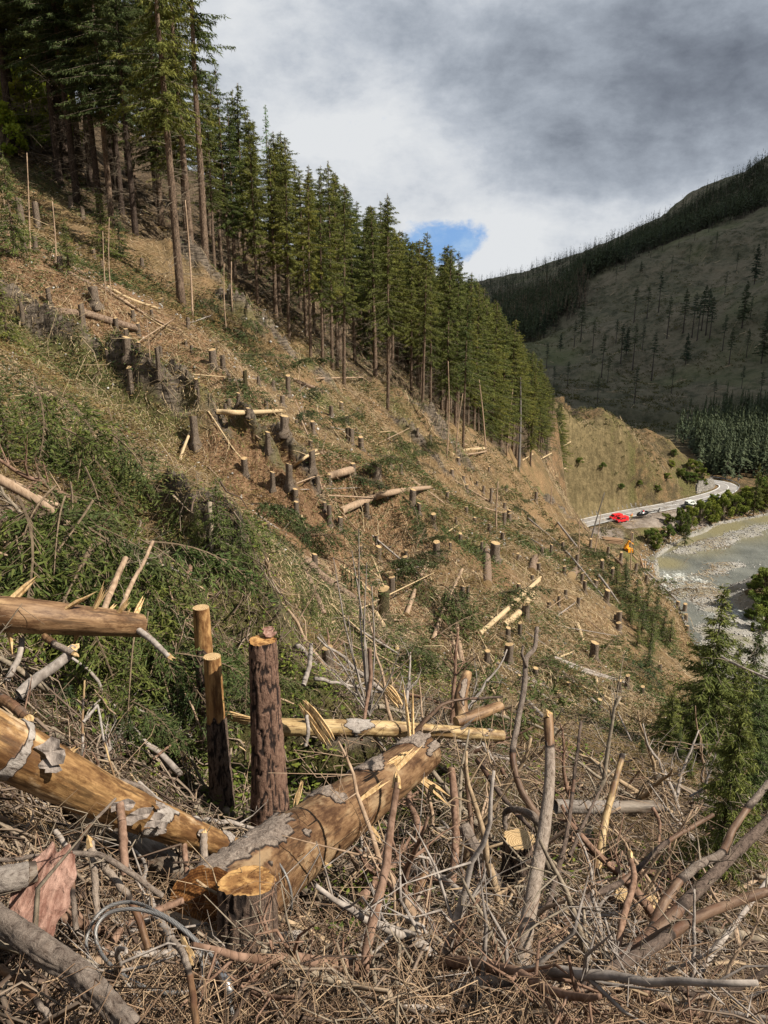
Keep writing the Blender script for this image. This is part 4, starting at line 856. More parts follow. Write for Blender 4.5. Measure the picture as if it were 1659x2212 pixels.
def valley_plants():
    global ORD
    G = 'leafy bushes along the river bank'
    LST = [(1400,1172,0,4.5,5),(1420,1185,0,5,6),(1412,1160,0,3,5),(1442,1160,0,4,6),(1470,1150,0,9,7),(1490,1140,0,8,7),(1512,1130,0,9,8),(1535,1128,0,9,8),(1560,1120,0,9,9),(1588,1112,0,8,8),(1612,1106,0,8,9),(1648,1100,0,8,9),(1440,1130,0,3.5,5),(1540,1098,0,6,7),(1570,1092,0,6,7),(1610,1082,0,6,8),(1640,1075,0,9,9)]; ORD = ordn([q[0] for q in LST])
    for i, (px, py, d, hh, w) in enumerate(LST):
        p = hit(px, py, tmin=150, fine=False)
        shrub(p, hh, w, 'bright green leafy bush between road and river, '+ORD[i], 'bush', G, i)
    LST = [(1640,1300,6,8),(1655,1260,5,7),(1632,1275,4,6),(1655,1330,6,8),(1625,1305,3,4),(1659,1290,8,10)]; ORD = ordn([q[0] for q in LST])
    for i, (px, py, hh, w) in enumerate(LST):
        p = onz(px, py, -83.5); p.z = gz(p.x, p.y); shrub(p, hh, w, 'dark green bush on the far point in the river, '+ORD[i], 'bush', 'bushes on the far river point', i)
    LST = [(1500,1042,4,5),(1515,1035,5,5),(1485,1040,4,5),(1470,1030,3.5,5),(1505,1020,5,5),(1490,1012,4,4),(1450,1010,3,4),(1520,1048,3,3.5),(1440,1035,2.5,4),(1340,1055,2,4),(1420,1060,2.5,4),(1380,1048,2,4),(1300,1010,2,4),(1455,985,3,4),(1250,1000,2,4)]; ORD = ordn([q[0] for q in LST])
    for i, (px, py, hh, w) in enumerate(LST):
        p = hit(px, py, tmin=150, fine=False); shrub(p, hh, w, 'small leafy bush on the spur above the road, '+ORD[i], 'bush', 'bushes on the spur above the road', i)
    LST = [(20,230,7,7),(60,330,6,6),(0,300,6,6),(110,300,5,5),(40,180,7,8),(150,340,4,4),(90,380,4,3.5),(15,400,5,4),(70,250,7,8),(0,240,8,8),(45,290,6,6),(90,220,6,8),(130,270,5,6),(25,340,6,5)]; ORD = ordn([q[0] for q in LST])
    for i, (px, py, w, h) in enumerate(LST):
        p = hit(px, min(py+60, 420), tmin=30, fine=False); q = P3(px, py+20, p.length*.99 if p.length < 200 else 90); z = gz(q.x, q.y)
        r = shrub((q.x, q.y, max(z-.3, q.z-h)), h, w, 'sunlit yellow green leafy bush behind dark trunks at the upper left, '+ORD[i], 'bush', 'bright leafy trees behind the dark spruces', i, mat=M_LEAFY)
    V = [spruce_meshes(51, 12, .1, 2.4, 1, spl=.6, spw=.14, whorl=.5, dead=False), spruce_meshes(52, 12, .05, 2.2, 1, spl=.6, spw=.14, whorl=.5, dead=False)]
    for (px, py, top, lab) in [(1630, 1092, 1003, 'tall dark spruce rising from the riverside bushes right of the bend'), (1482, 1152, 1098, 'slender spruce among the riverside bushes below the dark pickup'), (1655, 1085, 1010, 'spruce at the right picture edge behind the riverside bushes')]:
        p = onz(px, py, ZR-1); p.z = gz(p.x, p.y); place_tree(V[0], p, height_for(p, top), 1, 'spruce_tree', lab, 'spruce tree', 'spruces by the river')
valley_plants()
# ---------------------------------------------------------------- stumps, logs, poles and brush on the clearing
M_STB = bark_mat('stump_bark', (0.17, 0.135, 0.105), (0.42, 0.345, 0.27), 1.3, .02)
M_STBM = bark_mat('mossy_stump_bark', (0.10, 0.085, 0.05), (0.21, 0.185, 0.10), 1.3, .03)
def cut_mat(name, a, b):
    m, k, bs = new_mat(name); p = k.obj(); ln = k.node('ShaderNodeVectorMath', operation='LENGTH'); k.l.new(k.mapv(p, (1, 1, 0)), ln.inputs[0])
    rg = k.math('SINE', k.math('ADD', k.math('MULTIPLY', ln.outputs['Value'], 330), k.math('MULTIPLY', k.noise(p, 9, 3), 14)))
    c = k.mix(k.ramp(rg, -1, 1), a, b); c = k.mul(c, k.mix(k.noise(p, 22, 6, .6), (.6, .55, .5), (1.25, 1.25, 1.2)))
    k.l.new(c, bs.inputs['Base Color']); bs.inputs['Roughness'].default_value = .8; k.l.new(k.bump(k.noise(p, 60, 4), .004), bs.inputs['Normal']); return m
M_CUT = cut_mat('stump_cut_face', (.30, .20, .10), (.50, .37, .21)); M_CUTP = cut_mat('pale_cut_face', (.50, .36, .20), (.62, .47, .28))
M_POLE = bark_mat('thin_spruce_bark', (0.24, 0.165, 0.11), (0.45, 0.34, 0.24), 1.5, .006, False)
M_PEEL = bark_mat('peeled_pale_wood', (0.42, 0.31, 0.17), (0.60, 0.48, 0.31), 1.5, .004, False)
M_LOGB = bark_mat('felled_log_bark', (0.19, 0.135, 0.10), (0.40, 0.30, 0.22), 1.2, .012)
M_GREYW = bark_mat('weathered_branch', (0.19, 0.165, 0.145), (0.42, 0.38, 0.34), 1.5, .005, False)
M_BROWNW = bark_mat('brown_branch_bark', (0.12, 0.08, 0.055), (0.30, 0.21, 0.15), 1.5, .005, False)
def stump_mesh(seed):
    """unit stump: height 1, top radius .5 -> scaled; flared foot with root spurs"""
    g = np.random.default_rng(seed); n = 20; zs = [-.25, 0, .06, .16, .35, .6, .85, .985, 1.0]; V = []; ph = g.uniform(0, 6.28, 4)
    sl = g.uniform(-.05, .05, 2)
    for z in zs:
        fl = 1+.42*math.exp(-max(z, 0)/.10)+.06*(1-z)
        for j in range(n):
            a = 2*math.pi*j/n; r = .5*fl*(1+.05*math.sin(2*a+ph[0])+.035*math.sin(5*a+ph[1])+g.uniform(-.02, .02))*(1+.30*math.exp(-max(z, 0)/.09)*max(0, math.sin(4*a+ph[2])))
            if z == 1.0: r *= .96
            V.append((r*math.cos(a), r*math.sin(a), z+(sl[0]*math.cos(a)+sl[1]*math.sin(a))*(z > .9)+(g.uniform(-.006, .006) if z > .9 else 0)))
    m = MB(); k = len(zs); m.add(V, [(i*n+j, i*n+(j+1) % n, (i+1)*n+(j+1) % n, (i+1)*n+j) for i in range(k-1) for j in range(n)])
    top = MB(); T = [V[(k-1)*n+j] for j in range(n)]; R2 = [(x*.5, y*.5, z*1.0+g.uniform(-.004, .006)) for x, y, z in T]
    hinge = g.uniform(0, 6.28)
    R2 = [(x, y, z+(.03 if math.cos(math.atan2(y, x)-hinge) > .6 else 0)) for x, y, z in R2]
    top.add(T+R2+[(0, 0, 1.0)], [(j, (j+1) % n, n+(j+1) % n, n+j) for j in range(n)]+[(n+j, n+(j+1) % n, 2*n) for j in range(n)])
    return m.mesh('bark', [M_STB]), top.mesh('cut_face', [M_CUT])
STM = [stump_mesh(s) for s in range(60, 66)]
def stump(px, top, bot, wpx, label, group=None, mossy=False, depth=None, cut=None, si=None):
    """px: centre, top/bot: picture heights of the cut and of the foot, wpx: picture width"""
    p = hit(px, bot) if depth is None else P3(px, bot, depth); dp = proj(p)[2]
    h = (bot-top)*dp/FOC*1.0; w = wpx*dp/FOC*.95; i = rnd.randrange(len(STM)) if si is None else si; a, b = STM[i]
    if mossy: a = a.copy(); a.materials.clear(); a.materials.append(M_STBM)
    r = empty('tree_stump', p-Vector((0, 0, .03)), rnd.uniform(0, 6.28)); r.scale = (w, w, h*1.04); tag(r, label, 'tree stump', group)
    r.rotation_euler = (rnd.gauss(0, .025), rnd.gauss(0, .025), r.rotation_euler[2])
    mesh_obj('bark', a, r); mesh_obj('cut_face', b, r); return r
G_ST = 'cut stumps left on the steep clearing'
STUMPS = [ # px, top, bottom, width, label
 (205,621,658,21,'broad grey stump standing above the right end of the long dark log'),
 (108,622,658,11,'slim grey stump above the left half of the long dark log'),
 (180,658,706,13,'stump that the long dark log lies against, in its middle'),
 (50,655,690,9,'short slanting stump in front of the left end of the long dark log'),
 (253,687,718,9,'slim stump in front of the lower right end of the long dark log'),
 (47,433,488,15,'tall reddish stump near the left edge below the forest'),(82,443,492,14,'tall dark stump beside the reddish one at the upper left'),
 (52,515,542,12,'small stump below the tall reddish stump, upper left'),(77,510,540,11,'small stump just right of the one below the tall reddish stump'),
 (131,554,586,12,'grey stump below the thin bare pole at the upper left'),
 (277,729,772,17,'broad grey stump with root spurs on the brown slope left of centre'),(233,754,780,7,'small thin stump left of the broad stump with root spurs'),
 (344,752,806,10,'tall thin stump standing alone on bare brown soil'),(283,794,838,12,'grey stump below the broad stump with root spurs'),
 (461,756,792,17,'stocky reddish stump on the edge of the felled boughs'),(405,797,812,6,None),(429,838,864,6,'thin stump above the leaning white pole'),
 (487,872,905,7,'thin stump in front of the white log lying across the slope'),(422,900,958,17,'tall stump crossed by the leaning white pole on the rocks'),
 (615,898,934,20,'broad flared stump right of the white log'),(623,812,855,11,'stump at the left end of the long thin pole under the forest'),
 (531,800,842,10,'mossy broken stump among green boughs under the forest'),(580,932,970,11,'grey stump above the slanting rock slabs'),
 (530,988,1024,14,'stump with split top at the lower edge of the rock slabs'),(590,1018,1056,11,'small upright stump left of the pile of cut sticks'),
 (625,1001,1048,15,'leaning stump with a long root right of the pile of cut sticks'),(675,972,1012,14,'stump at the right end of the two crossed thin poles'),
 (737,868,888,9,'small stump on the green strip below the forest edge'),(759,925,962,13,'nearer of two stumps standing one behind the other'),(780,943,970,12,'stump just right of the pair standing one behind the other'),
 (752,922,950,10,None),(813,1000,1040,20,'broad stump at the upper end of the straight pale log'),(711,1023,1044,9,'small stump behind the lower end of the straight pale log'),
 (890,1056,1092,14,'stump that the long curved pale log lies behind'),(712,1090,1130,10,'small stump left of the butt of the long curved log'),
 (735,1015,1018,1,None),(817,1178,1214,13,'grey stump in the middle of the clearing above the leaning sticks'),(943,1168,1208,15,'stump at the top end of the long straight brown pole'),
 (1068,1171,1208,21,'broad double stump above the upright orange log'),(846,1244,1284,14,'stump just behind the mossy broad stump'),
 (828,1268,1338,27,'broad mossy stump with ragged cut, centre of the clearing'),(998,1263,1306,10,'slim grey stump of a close pair right of the long crossing poles'),(1010,1262,1296,7,'thinner stump directly behind its slim grey neighbour'),
 (1057,1130,1150,8,None),(1100,1101,1125,10,None),(1088,1105,1140,9,'dark stump below the uprooted root plate'),(1135,1302,1336,16,'stump behind the pair of pale poles lying together'),
 (1097,1387,1430,19,'stump with bright orange cut at the right middle of the clearing'),(1025,1442,1478,20,'low stump with hollow orange cut behind the bent log'),
 (1282,1384,1424,19,'broad stump with light cut right of the forked pale pole'),(1122,1342,1376,9,'slim stump below the paired pale poles'),
 (1240,1237,1254,1,None),(1262,1252,1280,9,None),(1256,1236,1262,8,None),(1285,1251,1282,11,None),(1309,1272,1303,12,'squat pale topped stump half way to the river'),(1335,1318,1352,13,None),
 (1206,1283,1308,7,None),(1280,1350,1350,1,None),(1248,1288,1312,8,None),(1335,1343,1362,12,None),(1330,1325,1345,11,None),
 (1353,1455,1486,10,'stump at the right end of the two crossing grey poles'),(1337,1466,1496,9,'small stump where the crossing grey poles end'),(1386,1480,1500,10,None),
 (1463,1298,1318,9,None),(1478,1303,1322,9,None),(1481,1325,1345,9,None),(1484,1350,1368,9,None),(1425,1432,1452,8,None),
 (709,1393,1448,24,'dark stump half hidden by brush left of the fan of thin stems'),(1062,1478,1506,9,None),(760,1180,1180,1,None),(681,1194,1232,12,'stump behind the thick log that slopes down to the right'),
 (1157,1062,1086,7,None),(1060,1052,1085,6,None),(1100,1108,1130,8,None),(936,1108,1138,12,None),(1040,1168,1190,7,None),(1190,1175,1200,7,None),(1215,1168,1190,7,None),(1170,1180,1202,8,None),(1245,1195,1222,8,None),(1300,1208,1236,8,None),(1320,1225,1252,8,None),(1340,1192,1215,7,None),(1372,1215,1240,7,None),(1395,1240,1262,7,None),(1275,1163,1183,6,None),(1312,1180,1202,6,None),
 (843,985,1010,9,None),(866,1000,1022,8,None),(905,1085,1108,9,None),(965,1060,1085,8,None),(580,1128,1150,7,None),(300,698,722,8,None),
 (537,1110,1132,8,None),(1365,1150,1168,5,None),
]
for (px, t, b, w, lab) in STUMPS:
    if w <= 1: continue
    stump(px, t, b, w, lab or 'small cut stump on the brush covered lower slope towards the river', 'small stumps on the lower slope' if not lab else G_ST, mossy=(px == 828 or px == 531))

def region_point(R_):
    (x0, y0, x1, y1, hw) = R_; t = rnd.random(); nx, ny = -(y1-y0), (x1-x0); l = math.hypot(nx, ny)+1e-6; o = rnd.uniform(-hw, hw)
    return x0+(x1-x0)*t+nx/l*o, y0+(y1-y0)*t+ny/l*o
TAKEN = [(q[0], q[2]) for q in STUMPS]
for (R_, cnt, w0, w1, zone) in [((90,470,420,700,55), 9, 7, 11, 'on the upper left slope below the spruces'), ((230,700,560,900,50), 10, 7, 12, 'between the bare patches left of centre'), ((480,820,820,1010,60), 14, 6, 11, 'in the middle of the clearing below the forest edge'), ((850,960,1120,1110,50), 14, 5, 8, 'on the littered slope right of the middle'),
                                ((620,1080,920,1220,50), 10, 7, 12, 'in the centre of the clearing'), ((930,1130,1250,1290,60), 14, 6, 9, 'on the right part of the clearing'), ((1040,1390,1330,1530,50), 8, 9, 13, 'low on the clearing beside the crossing poles')]:
    for i in range(cnt):
        for _ in range(20):
            px, py = region_point(R_)
            if all(abs(px-a)+abs(py-b) > 26 for a, b in TAKEN): break
        TAKEN.append((px, py)); w = rnd.uniform(w0, w1); stump(px, py-w*rnd.uniform(1.4, 2.9), py, w, 'small cut stump '+zone, 'small cut stumps scattered over the clearing')

def lie(pts, r0, r1, name, label, cat, group=None, mats=None, lift=.6, depth=None, n=10, wob=.02, seg=14, branches=0, bl=.35, cut=True):
    """log or pole lying on the ground through picture points; depth: one per point if it does not follow the ground"""
    Q = []
    for i, q in enumerate(pts):
        if depth is None:
            p = hit(q[0], q[1], fine=False); p = p+Vector((0, 0, r0*lift))
        else: p = P3(q[0], q[1], depth[i] if isinstance(depth, (list, tuple)) else depth)
        Q.append(p)
    a = Q[0].copy(); P = smooth_path([tuple(q-a) for q in Q], seg) if len(Q) > 2 else np.array([tuple((Q[1]-a)*t) for t in np.linspace(0, 1, seg)])
    m = MB(); rr = np.linspace(r0, r1, seg); m.tube(P, rr, n, cap=False, wob=wob)
    if branches:
        T = np.gradient(P, axis=0); L = np.linalg.norm(P[-1]-P[0])
        for b in range(branches):
            i = rnd.randrange(1, seg-1); t = T[i]/np.linalg.norm(T[i]); d = np.array([rnd.gauss(0, 1) for _ in range(3)]); d -= t*d.dot(t)*.8; d[2] = abs(d[2])*rnd.choice([1, 1, -.3]); d /= np.linalg.norm(d)+1e-6
            l = bl*rnd.uniform(.3, 1.2); m.tube([P[i], P[i]+d*l*.55, P[i]+d*l+np.array([rnd.gauss(0, .08), rnd.gauss(0, .08), rnd.gauss(0, .06)])*l], [min(rr[i]*.35, .03), min(rr[i]*.25, .02), .003], 4, cap=False)
    mt = mats or (M_LOGB, M_CUT); root = m.build(name, mt[0], None, True, a); tag(root, label, cat, group)
    if cut:
        for (i, j, sg, nm, r) in ((0, 1, -1, 'butt_face', r0), (seg-1, seg-2, 1, 'top_face', r1)):
            c = Vector(P[i]); u = (Vector(P[i])-Vector(P[j])).normalized(); s = u.orthogonal().normalized(); t_ = u.cross(s); f = MB()
            V = [tuple(c+u*.008)]+[tuple(c+u*.003+(s*math.cos(q)+t_*math.sin(q))*r*.985) for q in np.arange(14)*math.pi/7]; f.add(V, [(0, 1+k_, 1+(k_+1) % 14) for k_ in range(14)]); f.build(nm, mt[1], root, False)
    return root
def gr(px, py, wpx): p = hit(px, py, fine=False); return wpx*proj(p)[2]/FOC/2
LOGS = [ # pts, width px start, end, label, mats, name
 ([(45,674),(175,683)], 18, 19, 'left half of the long dark log lying across the brown slope, upper left', None),
 ([(175,680),(230,697),(298,716)], 19, 15, 'right half of the long dark log, sloping down from the middle stump', None),
 ([(708,1036),(760,1020),(805,1010)], 18, 13, 'straight pale log leading up to the broad stump', (M_POLE, M_CUT)),
 ([(735,1110),(800,1082),(860,1066),(930,1056)], 18, 8, 'long curved pale log lying across the slope behind a stump', (M_POLE, M_CUT)),
 ([(468,893),(530,895),(608,890)], 12, 8, 'white straight log lying across the slope right of a thin stump', (M_PEEL, M_CUTP)),
 ([(660,1220),(700,1258),(768,1303)], 25, 19, 'thick grey log sloping down to the right in the middle of the clearing', None),
 ([(652,1222),(672,1265),(700,1330)], 11, 13, 'thin brown log leaning down from the butt of the thick grey log', None),
 ([(930,1200),(905,1255),(878,1330)], 8, 11, 'long straight brown pole lying down the slope, left of two', (M_POLE, M_CUT)),
 ([(998,1232),(965,1305),(935,1385)], 7, 11, 'long straight brown pole lying down the slope, right of two', (M_POLE, M_CUT)),
 ([(1053,1268),(1052,1215),(1050,1185)], 20, 13, 'short upright orange patched log lying straight down the slope below the double stump', None),
 ([(1148,1240),(1152,1222),(1156,1210)], 19, 15, 'short fat log with orange butt facing the camera', None),
 ([(1036,1372),(1100,1315),(1165,1255)], 12, 7, 'longer pale pole of the crossing pair in the right middle', (M_PEEL, M_CUTP)),
 ([(1088,1356),(1125,1322),(1150,1285)], 16, 12, 'shorter pale log lying beside the longer pale pole', (M_PEEL, M_CUT)),
 ([(1060,1338),(1110,1300),(1168,1248)], 7, 5, 'thin split pole resting on the pale pair', (M_PEEL, M_CUTP)),
 ([(1235,1249),(1241,1240),(1247,1235)], 19, 17, 'short cut log showing its round pale end half way to the river', (M_LOGB, M_CUTP)),
 ([(802,1315),(830,1360),(858,1405)], 14, 9, 'mottled stripped log lying down the slope below the mossy stump', (M_PEEL, M_CUTP)),
 ([(858,1385),(880,1425),(893,1445)], 11, 10, 'short dark log below the mottled stripped log', None),
 ([(984,1325),(990,1380),(1000,1450)], 7, 14, 'pale thin treetop lying upslope of the bent log', (M_POLE, M_CUT)),
 ([(965,1320),(975,1370),(992,1440)], 5, 9, 'forked thin treetop beside the bent log', (M_POLE, M_CUT)),
 ([(1247,1350),(1262,1400),(1290,1480)], 9, 8, 'pale branched pole standing out above the crossing grey poles', (M_PEEL, M_CUTP)),
 ([(1195,1424),(1260,1448),(1350,1478)], 11, 6, 'upper of the two crossing grey poles at the right', (M_GREYW, M_CUTP)),
 ([(1225,1442),(1290,1462),(1345,1474)], 9, 5, 'lower of the two crossing grey poles at the right', (M_GREYW, M_CUTP)),
 ([(1205,1422),(1230,1412),(1256,1400)], 4, 3, 'thin white stick pointing up to the broad light stump', (M_PEEL, M_CUTP)),
 ([(1200,1440),(1275,1510),(1335,1560)], 8, 6, 'long thin pole slanting down below the crossing grey poles', (M_GREYW, M_CUTP)),
 ([(660,988),(690,982),(648,1003)], 4, 4, None, (M_PEEL, M_CUTP)),
 ([(635,1008),(668,984),(702,962)], 6, 5, 'thin pale pole of the crossing pair left of the stump, pointing up right', (M_PEEL, M_CUTP)),
 ([(690,975),(705,992),(712,1000)], 5, 4, None, (M_POLE, M_CUT)),
 ([(632,820),(700,818),(786,816)], 4, 3, 'long thin straight pole lying level below the forest edge', (M_POLE, M_CUTP)),
 ([(640,826),(690,845),(697,856)], 8, 8, 'short dark log with pale end below the long level pole', None),
 ([(120,572),(160,600),(198,618)], 11, 9, 'log lying behind the broad grey stump, upper left', None),
 ([(232,622),(280,648),(340,668)], 8, 6, 'pale pole lying below the outermost tall spruce', (M_PEEL, M_CUTP)),
 ([(150,575),(230,628),(330,690),(400,722)], 7, 4, 'very long thin pole running down the slope under the boughs', (M_POLE, M_CUTP)),
 ([(270,650),(340,700),(420,740)], 4, 3, None, (M_PEEL, M_CUTP)),
 ([(450,890),(500,965),(520,990)], 4, 3, None, (M_PEEL, M_CUTP)),
 ([(530,912),(556,945),(565,950)], 4, 3, None, (M_POLE, M_CUTP)),
 ([(490,740),(520,800),(545,850)], 5, 4, None, (M_POLE, M_CUTP)),
 ([(1000,960),(1050,975),(975,988)], 4, 4, None, (M_POLE, M_CUTP)),
 ([(975,985),(1010,974),(1048,971)], 9, 6, 'pale branched log lying level under the right end of the forest', (M_PEEL, M_CUTP)),
 ([(870,1010),(900,1030),(945,1048)], 4, 3, None, (M_POLE, M_CUTP)),
 ([(890,1040),(920,1060),(960,1090)], 6, 4, None, (M_POLE, M_CUTP)),
 ([(940,1010),(1000,1050),(1060,1085)], 4, 3, None, (M_POLE, M_CUTP)),
 ([(960,1060),(1020,1090),(1090,1110)], 4, 3, None, (M_POLE, M_CUTP)),
 ([(1115,1150),(1170,1180),(1240,1240)], 4, 3, None, (M_GREYW, M_CUTP)),
 ([(1140,1120),(1220,1190),(1310,1300)], 4, 3, None, (M_GREYW, M_CUTP)),
 ([(1205,1130),(1290,1240),(1340,1310)], 4, 3, None, (M_GREYW, M_CUTP)),
 ([(1250,1130),(1330,1210),(1440,1330)], 5, 3, 'long dark pole slanting down the right edge of the slope towards the water', (M_BROWNW, M_CUTP)),
 ([(1350,1190),(1400,1250),(1470,1330)], 5, 4, None, (M_GREYW, M_CUTP)),
 ([(1395,1235),(1425,1262),(1465,1302)], 5, 4, None, (M_GREYW, M_CUTP)),
 ([(1200,1030),(1225,1010),(1262,995)], 3, 3, None, (M_PEEL, M_CUTP)),
 ([(1158,998),(1190,980),(1232,955)], 3, 3, 'pale log lying across the bare soil beyond the end of the forest', (M_PEEL, M_CUTP)),
 ([(1128,996),(1150,982),(1168,972)], 3, 3, None, (M_PEEL, M_CUTP)),
 ([(780,1330),(812,1375),(838,1402)], 9, 8, None, None),
 ([(745,1200),(790,1225),(820,1250)], 4, 3, None, (M_PEEL, M_CUTP)),
 ([(735,1280),(780,1320),(800,1350)], 6, 5, None, (M_POLE, M_CUTP)),
 ([(690,1190),(770,1250),(800,1280)], 7, 5, 'pale split pole beside the thick grey log', (M_PEEL, M_CUTP)),
 ([(655,1205),(690,1220),(730,1250)], 8, 6, None, (M_POLE, M_CUTP)),
 ([(560,1075),(600,1105),(625,1120)], 4, 3, None, (M_POLE, M_CUTP)),
 ([(450,1010),(480,1040),(505,1050)], 4, 3, None, (M_POLE, M_CUTP)),
 ([(700,1075),(690,1040),(682,1020)], 5, 3, None, (M_POLE, M_CUTP)),
 ([(600,1060),(640,1045),(680,1030)], 3, 3, None, (M_POLE, M_CUTP)),
 ([(1140,1480),(1240,1560),(1310,1640)], 9, 8, 'upper of two long grey logs running down to the young spruces at the right', (M_GREYW, M_CUTP)),
 ([(1120,1500),(1200,1580),(1290,1660)], 11, 9, 'lower of two long grey logs running down to the young spruces at the right', (M_GREYW, M_CUTP)),
 ([(750,1440),(775,1460),(800,1490)], 12, 12, 'reddish stripped log behind the fan of thin stems', (M_POLE, M_CUT)),
 ([(830,1490),(850,1510),(872,1530)], 12, 11, 'splintered pale log end behind the level peeled log', (M_PEEL, M_CUTP)),
]
for (pts, w0, w1, lab, mats) in LOGS:
    r0 = gr(*pts[0], w0); r1 = gr(*pts[-1], w1); pale = mats and mats[0] in (M_PEEL,)
    lie(pts, r0, r1, 'felled_log' if max(w0, w1) > 8 else 'felled_pole', lab or 'thin felled pole lying among brush on the clearing', 'log' if max(w0, w1) > 8 else 'pole', 'felled logs on the clearing' if lab else 'thin poles strewn over the clearing', mats, branches=3 if w0 < 9 else 2, bl=.5)
def region_point(R_):
    (x0, y0, x1, y1, hw) = R_; t = rnd.random(); nx, ny = -(y1-y0), (x1-x0); l = math.hypot(nx, ny)+1e-6; o = rnd.uniform(-hw, hw)
    return x0+(x1-x0)*t+nx/l*o, y0+(y1-y0)*t+ny/l*o
gp = np.random.default_rng(77)
for (x0, y0, x1, y1, hw, cnt, zone) in [(180,620,560,900,45,12,'upper left of the clearing'),(560,850,800,1010,45,12,'middle of the clearing below the forest edge'),(900,1000,1150,1140,45,14,'right middle of the clearing'),(560,1060,900,1200,50,12,'centre of the clearing'),(900,1220,1300,1340,60,14,'right part of the clearing above the river'),(1050,1400,1380,1560,55,14,'lower right of the clearing'),(700,1330,950,1480,40,8,'clearing just above the level log')]:
    for i in range(cnt):
        px, py = region_point((x0, y0, x1, y1, hw)); a_ = gp.uniform(.15, 1.3) if gp.random() < .72 else gp.uniform(-.7, .1); dp_ = proj(hit(px, py, fine=False))[2]; L_ = gp.uniform(1.6, 6)*FOC/dp_*.55; w_ = gp.uniform(.035, .10)*FOC/dp_
        lie([(px, py), (px+L_*math.cos(a_), py+L_*math.sin(a_))], w_*dp_/FOC/2, w_*dp_/FOC/3.2, 'felled_pole', 'loose thin pole lying on the '+zone, 'pole', 'thin poles strewn over the clearing', [(M_PEEL, M_CUTP), (M_POLE, M_CUTP), (M_GREYW, M_CUTP)][i % 3], n=7, seg=8, branches=int(gp.integers(0, 5)), bl=.5)
# white leaning pole
lie([(438,868),(400,960),(378,1026)], .05, .045, 'leaning_pole', 'thin white pole leaning across the rocky ledge in front of a tall stump', 'pole', None, (M_PEEL, M_CUTP), depth=[26.5,24,21.5], n=8)
# standing snags and thin dead poles
def snag(px, bot, pxt, top, wpx, label, group='thin dead trees standing on the clearing', mat=None, tw=10, twl=.6, depth=None):
    p = hit(px, bot) if depth is None else P3(px, bot, depth); dp = proj(p)[2]; t = P3(pxt, top, dp); r = wpx*dp/FOC/2
    pole('dead_tree', p-Vector((0, 0, .3)), t, r, r*.45, label, 'dead tree', group, mat or M_POLE, tw, twl)
SN = [(416,692,400,432,5,'thin dead pole beside the outermost tall spruce'),(1120,1018,1124,814,7,'bare dark trunk with few side twigs standing alone right of the forest'),
 (1275,1166,1306,1064,4,'dark dead tree leaning right at the edge of the slope left of the vans'),(1280,1210,1298,1106,3,'thin leaning dead stem beside the dark leaning one'),
 (1248,1214,1251,1120,3,'thin upright dead stem near the lower road'),(1362,1239,1363,1147,3,'thin upright dead stem in front of the orange loader'),
 (120,570,113,435,4,'thin bare pole at the upper left with few twigs'),(228,640,222,500,3,'thin bare stem below the small green spruce'),(240,640,236,470,3,'thin bare stem just right of another below the small green spruce'),
 (490,720,484,570,3,None),(502,665,500,565,4,None),(22,520,4,400,3,None),(64,560,58,330,4,'thin bare pole crossing the forest edge at the far left'),
 (1050,975,1035,820,4,'leaning thin dead trunk in front of the right end of the forest'),(1073,1150,1076,1040,5,'short upright pole with pale top on the middle slope'),(985,980,1000,850,3,None),
 (965,990,968,780,3,None),(1094,985,1108,840,3,None),(328,806,318,690,3,None),(660,930,645,790,2,None),(1190,1090,1192,1050,3,None)]
for q in SN: snag(q[0], q[1], q[2], q[3], q[4], q[5] or 'very thin dead stem standing on the clearing', 'thin dead trees standing on the clearing', M_GREYTREE if q[0] in (1120, 1275) else None)

# ---- green boughs cut off and left lying; young spruces
M_BRR = bark_mat('bough_rib_bark', (.10, .075, .05), (.22, .17, .115), 2, .003, False)
def bough_mesh(seed, L=1.0, mat=None, width=.55, droop=.12, dens=1.0, nl=.055):
    """one spruce branch: rib, side twigs, needle tufts"""
    g = np.random.default_rng(seed); m = MB(); tr = []; wr = []
    n = 10; t = np.linspace(0, 1, n); P = np.c_[t*L, .06*L*np.sin(t*3+seed), -droop*L*t**2+.08*L*np.sin(t*2.5)]; m.tube(P, np.linspace(.009, .002, n)*L, 4, mi=1, cap=False)
    for i in range(int(46*dens)):
        u = g.uniform(.08, 1); o = np.array([np.interp(u, t, P[:, c]) for c in range(3)]); sg = 1 if i % 2 else -1
        l = width*L*(1-u*.75)*g.uniform(.5, 1.05); d = np.array([g.uniform(.45, .9), sg*g.uniform(.5, 1), g.uniform(-.45, .02)]); d /= np.linalg.norm(d)
        e = o+d*l; e[2] -= .22*l; m.tube([o, (o+e)/2+np.array([0, 0, .03*l]), e], [.003*L, .002*L, .001*L], 3, mi=1, cap=False)
        k = max(4, int(l/.016*dens)); q = g.uniform(0.1, 1.02, k)[:, None]; B = o+(e-o)*q+np.array([0, 0, .03*l])*np.sin(q*3.1)
        dv = d*g.uniform(.5, 1.0, k)[:, None]+g.normal(0, .55, (k, 3)); dv[:, 2] -= .1; dv /= np.linalg.norm(dv, axis=1)[:, None]
        tr.append(spray_tris(B, dv, np.full(k, nl*L)*g.uniform(.8, 1.6, k), np.full(k, nl*.30*L), g)); wr.append(np.clip(.3+.5*q[:, 0]+g.normal(0, .2, k), 0, 1))
    m.tri_soup(np.concatenate(tr), 0, np.concatenate(wr)); return m.mesh('bough', [mat or M_BOUGH, M_BRR], False)
BG = [bough_mesh(s) for s in (1, 2, 3, 4)]; BY = [bough_mesh(s, mat=M_YOUNG, droop=.3) for s in (5, 6, 7)]
